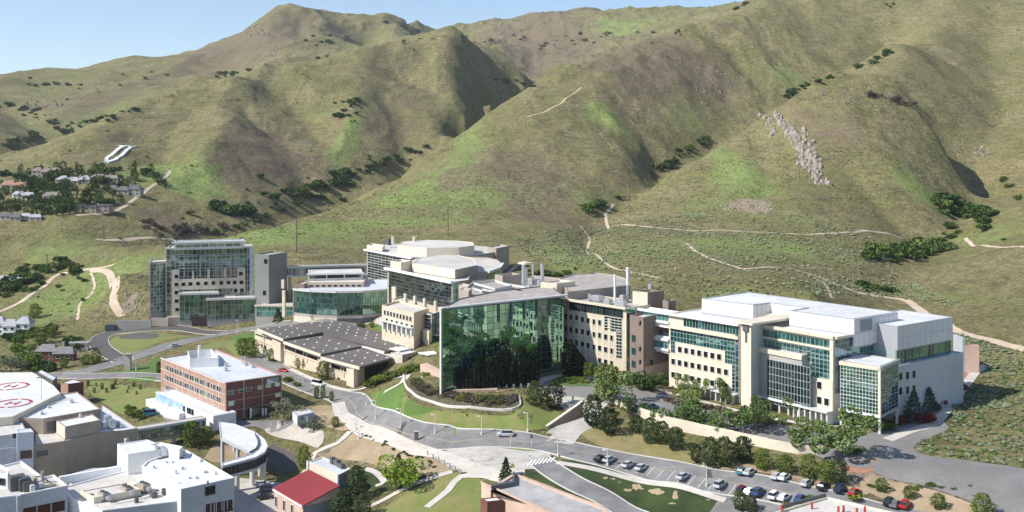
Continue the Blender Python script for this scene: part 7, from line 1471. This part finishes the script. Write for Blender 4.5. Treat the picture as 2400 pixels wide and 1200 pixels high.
# ---------------------------------------------------------------- vehicles
M_tyre = mat('tyre_rubber',(.02,.02,.02),.9); M_rim = mat('wheel_rim',(.5,.5,.5),.4,metal=.5); M_cglass = mat('car_glass',(.02,.025,.03),.06); M_hl = mat('headlight_glass',(.7,.7,.68),.2); M_tl = mat('tail_light_red',(.4,.02,.02),.3)
CARM = {}
def loft(secs):
    b = MB(); n = len(secs[0])
    for s_ in secs: b.v += s_
    for i in range(len(secs)-1):
        for k in range(n): b.f.append((i*n+k, i*n+(k+1)%n, (i+1)*n+(k+1)%n, (i+1)*n+k))
    b.f.append(tuple(reversed(range(n)))); b.f.append(tuple(range((len(secs)-1)*n, len(secs)*n))); return b
def car_meshes(kind):
    if kind in CARM: return CARM[kind]
    suv = kind == 'suv'; van = kind == 'van'; Hh = 1.75 if suv else (2.3 if van else 1.42); Lh = 2.35 if not van else 2.7; W2 = .92
    def sec(x, zb, zt, w): return [(x,-w,zb),(x,w,zb),(x,w*1.0,zt*.75+zb*.25),(x,w*.9,zt),(x,-w*.9,zt),(x,-w,zt*.75+zb*.25)]
    belt = .95 if not suv else 1.05
    if van: belt = 1.25
    body = loft([sec(-Lh,.42,belt*.86,W2*.86), sec(-Lh*.93,.3,belt*.98,W2*.97), sec(-Lh*.4,.28,belt,W2), sec(Lh*.3,.28,belt,W2), sec(Lh*.62,.28,belt*.93,W2), sec(Lh*.92,.3,belt*.80,W2*.94), sec(Lh,.42,belt*.66,W2*.82)])
    r0, r1 = (-.92, .30) if suv else ((-.97, .52) if van else (-.72, .28))
    cab = loft([[(Lh*r0,-W2*.86,belt-.02),(Lh*r0,W2*.86,belt-.02),(Lh*(r0+.12),W2*.70,Hh-.07),(Lh*(r0+.12),-W2*.70,Hh-.07)], [(Lh*-.1,-W2*.90,belt-.02),(Lh*-.1,W2*.90,belt-.02),(Lh*-.1,W2*.74,Hh-.04),(Lh*-.1,-W2*.74,Hh-.04)], [(Lh*(r1+.18),-W2*.86,belt-.03),(Lh*(r1+.18),W2*.86,belt-.03),(Lh*(r1-.08),W2*.70,Hh-.07),(Lh*(r1-.08),-W2*.70,Hh-.07)]])
    roof = MB(); xa, xb = Lh*(r0+.13), Lh*(r1-.09); roof.prism([(xa,-W2*.70),(xb,-W2*.68),(xb,W2*.68),(xa,W2*.70)], Hh-.1, Hh)
    def mk(b, nm): me = bpy.data.meshes.new(nm); me.from_pydata(b.v, [], b.f); me.update(); return me
    wl = bmesh.new(); bmesh.ops.create_cone(wl, cap_ends=True, segments=14, radius1=.34, radius2=.34, depth=.24, matrix=Matrix.Rotation(math.pi/2, 4, 'X')); wm_ = bpy.data.meshes.new('wheel'); wl.to_mesh(wm_); wl.free(); wm_.materials.append(M_tyre)
    rl_ = bmesh.new(); bmesh.ops.create_cone(rl_, cap_ends=True, segments=10, radius1=.2, radius2=.2, depth=.27, matrix=Matrix.Rotation(math.pi/2, 4, 'X')); rm_ = bpy.data.meshes.new('rim'); rl_.to_mesh(rm_); rl_.free(); rm_.materials.append(M_rim)
    hb = MB().box((0,0,0),(.1,.36,.16)); hm = mk(hb, 'headlight'); hm.materials.append(M_hl); tb = MB().box((0,0,0),(.1,.3,.18)); tl = mk(tb, 'tail_light'); tl.materials.append(M_tl); g = mk(cab, 'windows'); g.materials.append(M_cglass)
    CARM[kind] = (mk(body,'body'), g, mk(roof,'roof'), wm_, rm_, hm, tl, Lh, W2, belt); return CARM[kind]
PAINT = {k: mat('car_paint_'+k, v, .3, spec=.6) for k, v in dict(white=(.80,.80,.79), silver=(.50,.51,.53), black=(.02,.02,.022), red=(.42,.02,.02), blue=(.04,.09,.22), navy=(.02,.03,.09), teal=(.05,.16,.24), grey=(.16,.165,.175), darkred=(.14,.015,.03)).items()}
_pb = {}
def car(label, px, py, col, kind='car', ang=0.0, z=None):
    c = cast(px, py) if z is None else GZ(px, py, z)
    if not c: return
    bm_, gm, rf, wm_, rm_, hm, tl, Lh, W2, belt = car_meshes(kind); T = thing('parked_car' if kind != 'van' else 'white_van', label, 'car' if kind != 'van' else 'van', (c[0],c[1],c[2]+.16), None, ang)
    T.scale = (1.12,)*3
    key = (kind, col)
    if key not in _pb:
        a = bm_.copy(); a.materials.append(PAINT[col]); b = rf.copy(); b.materials.append(PAINT[col]); _pb[key] = (a, b)
    a, b = _pb[key]
    def add(n_, m_, loc=(0,0,0), par=None): o = link(bpy.data.objects.new(n_, m_)); o.parent = par or T; o.location = loc; return o
    add('body', a); add('windows', gm); add('roof', b)
    for sx in (-1,1):
        for sy in (-1,1): w_ = add('wheel', wm_, (sx*Lh*.62, sy*W2*.93, .34)); add('rim', rm_, (0,sy*.01,0), w_)
    for sy in (-.58,.58): add('headlight', hm, (Lh*.97,sy,belt*.68)); add('tail_light', tl, (-Lh*.975,sy,belt*.78))
A1 = math.radians(52)
for lab, px, py, col, kd in [('black car first in the upper parked row',1407,1080,'black','car'),('blue-grey car beside the first black car',1428,1082,'silver','car'),('silver car third in the parked row',1473,1094,'silver','car'),('silver-grey car fourth in the parked row',1504,1101,'silver','car'),('silver car alone in the middle of the row',1601,1122,'silver','car'),('light blue-grey car near the end of the dark lawn',1688,1142,'silver','suv'),
    ('teal car below the big pine cluster',1740,1110,'teal','car'),('silver car beside the teal car',1757,1112,'silver','car'),('silver car right of the big cluster parked on the verge side',1820,1122,'silver','car'),('white hatchback beside the verge silver car',1838,1124,'white','car'),('white car in the middle of the lane side',1890,1138,'silver','car'),('black car right of the lane-side silver car',1929,1146,'black','car'),('navy blue suv near the right end of the row',1968,1152,'navy','suv'),('red car right of the navy suv',2002,1160,'red','car'),
    ('dark red car beside the bottom pine trees',1740,1156,'darkred','suv'),('white car right of the dark red car',1757,1158,'white','car'),('dark blue car in the lower row',1778,1160,'blue','suv'),('white suv in the lower row',1815,1168,'white','suv'),('white car at the end of the lower row',1838,1172,'white','car'),('dark car partly behind the terrace shrub',1876,1174,'blue','car'),
    ('black car by the dirt corner at bottom right',2085,1184,'black','suv'),('grey car between the black and red ones',2100,1188,'grey','car'),('bright red car at the bottom right',2122,1190,'red','suv')]: car(lab, px, py, col, kd, A1+random.uniform(-.05,.05))
car('silver suv driving along the road before the large lawn', 1184, 1023, 'silver', 'suv', math.radians(178)); car('black car on the turning circle', 1392, 892, 'black', 'car', math.radians(-20)); car('dark blue car in the upper lot by the cream facade', 1556, 934, 'navy', 'car', math.radians(-25))
car('teal car under the upper lot trees', 1528, 960, 'teal', 'suv', math.radians(40)); car('grey-blue car beside the teal car in the upper lot', 1512, 957, 'grey', 'car', math.radians(40)); car('light blue car in the upper lot near the tall pier', 1722, 1008, 'silver', 'car', math.radians(10)); car('red car behind the light blue car', 1706, 1006, 'red', 'car', math.radians(10)); car('white car at the foot of the brown brick wall', 1545, 897, 'white', 'suv', math.radians(-10))
car('white box van on the garage road', 745, 905, 'white', 'van', math.radians(-38)); car('red car parked beside the brick office', 664, 872, 'red', 'car', math.radians(-38)); car('silver car on the forecourt behind the garage', 823, 746, 'silver', 'suv', math.radians(10)); car('dark car on the forecourt left of the silver one', 800, 748, 'black', 'car', math.radians(10)); car('white car beside the garage hedge', 922, 790, 'white', 'car', math.radians(-38)); car('grey car behind the garage near the glass hall', 990, 806, 'grey', 'car', math.radians(-38))
car('silver car parked below the curved bridge', 615, 1140, 'silver', 'car', 0.2); car('grey car beside the silver one below the curved bridge', 628, 1152, 'grey', 'suv', 0.2); car('black car below the curved bridge column', 622, 1170, 'black', 'car', 0.2); car('silver car on the upper left road', 412, 813, 'silver', 'car', .45); car('green utility truck in the yard beside the mural annexe', 355, 975, 'teal', 'van', .2)

# ---------------------------------------------------------------- air
hb = MB().box((0,2600,400),(12200,10600,1300)); hz = bpy.data.meshes.new('haze'); hz.from_pydata(hb.v, [], hb.f); hm = bpy.data.materials.new('haze_air'); hm.use_nodes = True; hn = hm.node_tree
for x in list(hn.nodes): hn.nodes.remove(x)
ho = hn.nodes.new('ShaderNodeOutputMaterial'); hv = hn.nodes.new('ShaderNodeVolumePrincipled'); hv.inputs['Color'].default_value = (.78,.87,1,1); hv.inputs['Density'].default_value = 0.00004; hv.inputs['Anisotropy'].default_value = .2
hn.links.new(hv.outputs[0], ho.inputs['Volume']); hz.materials.append(hm); ho_ = link(bpy.data.objects.new('haze', hz)); ho_['kind'] = 'stuff'; ho_['label'] = 'thin blue haze filling the air over the hills and the campus'
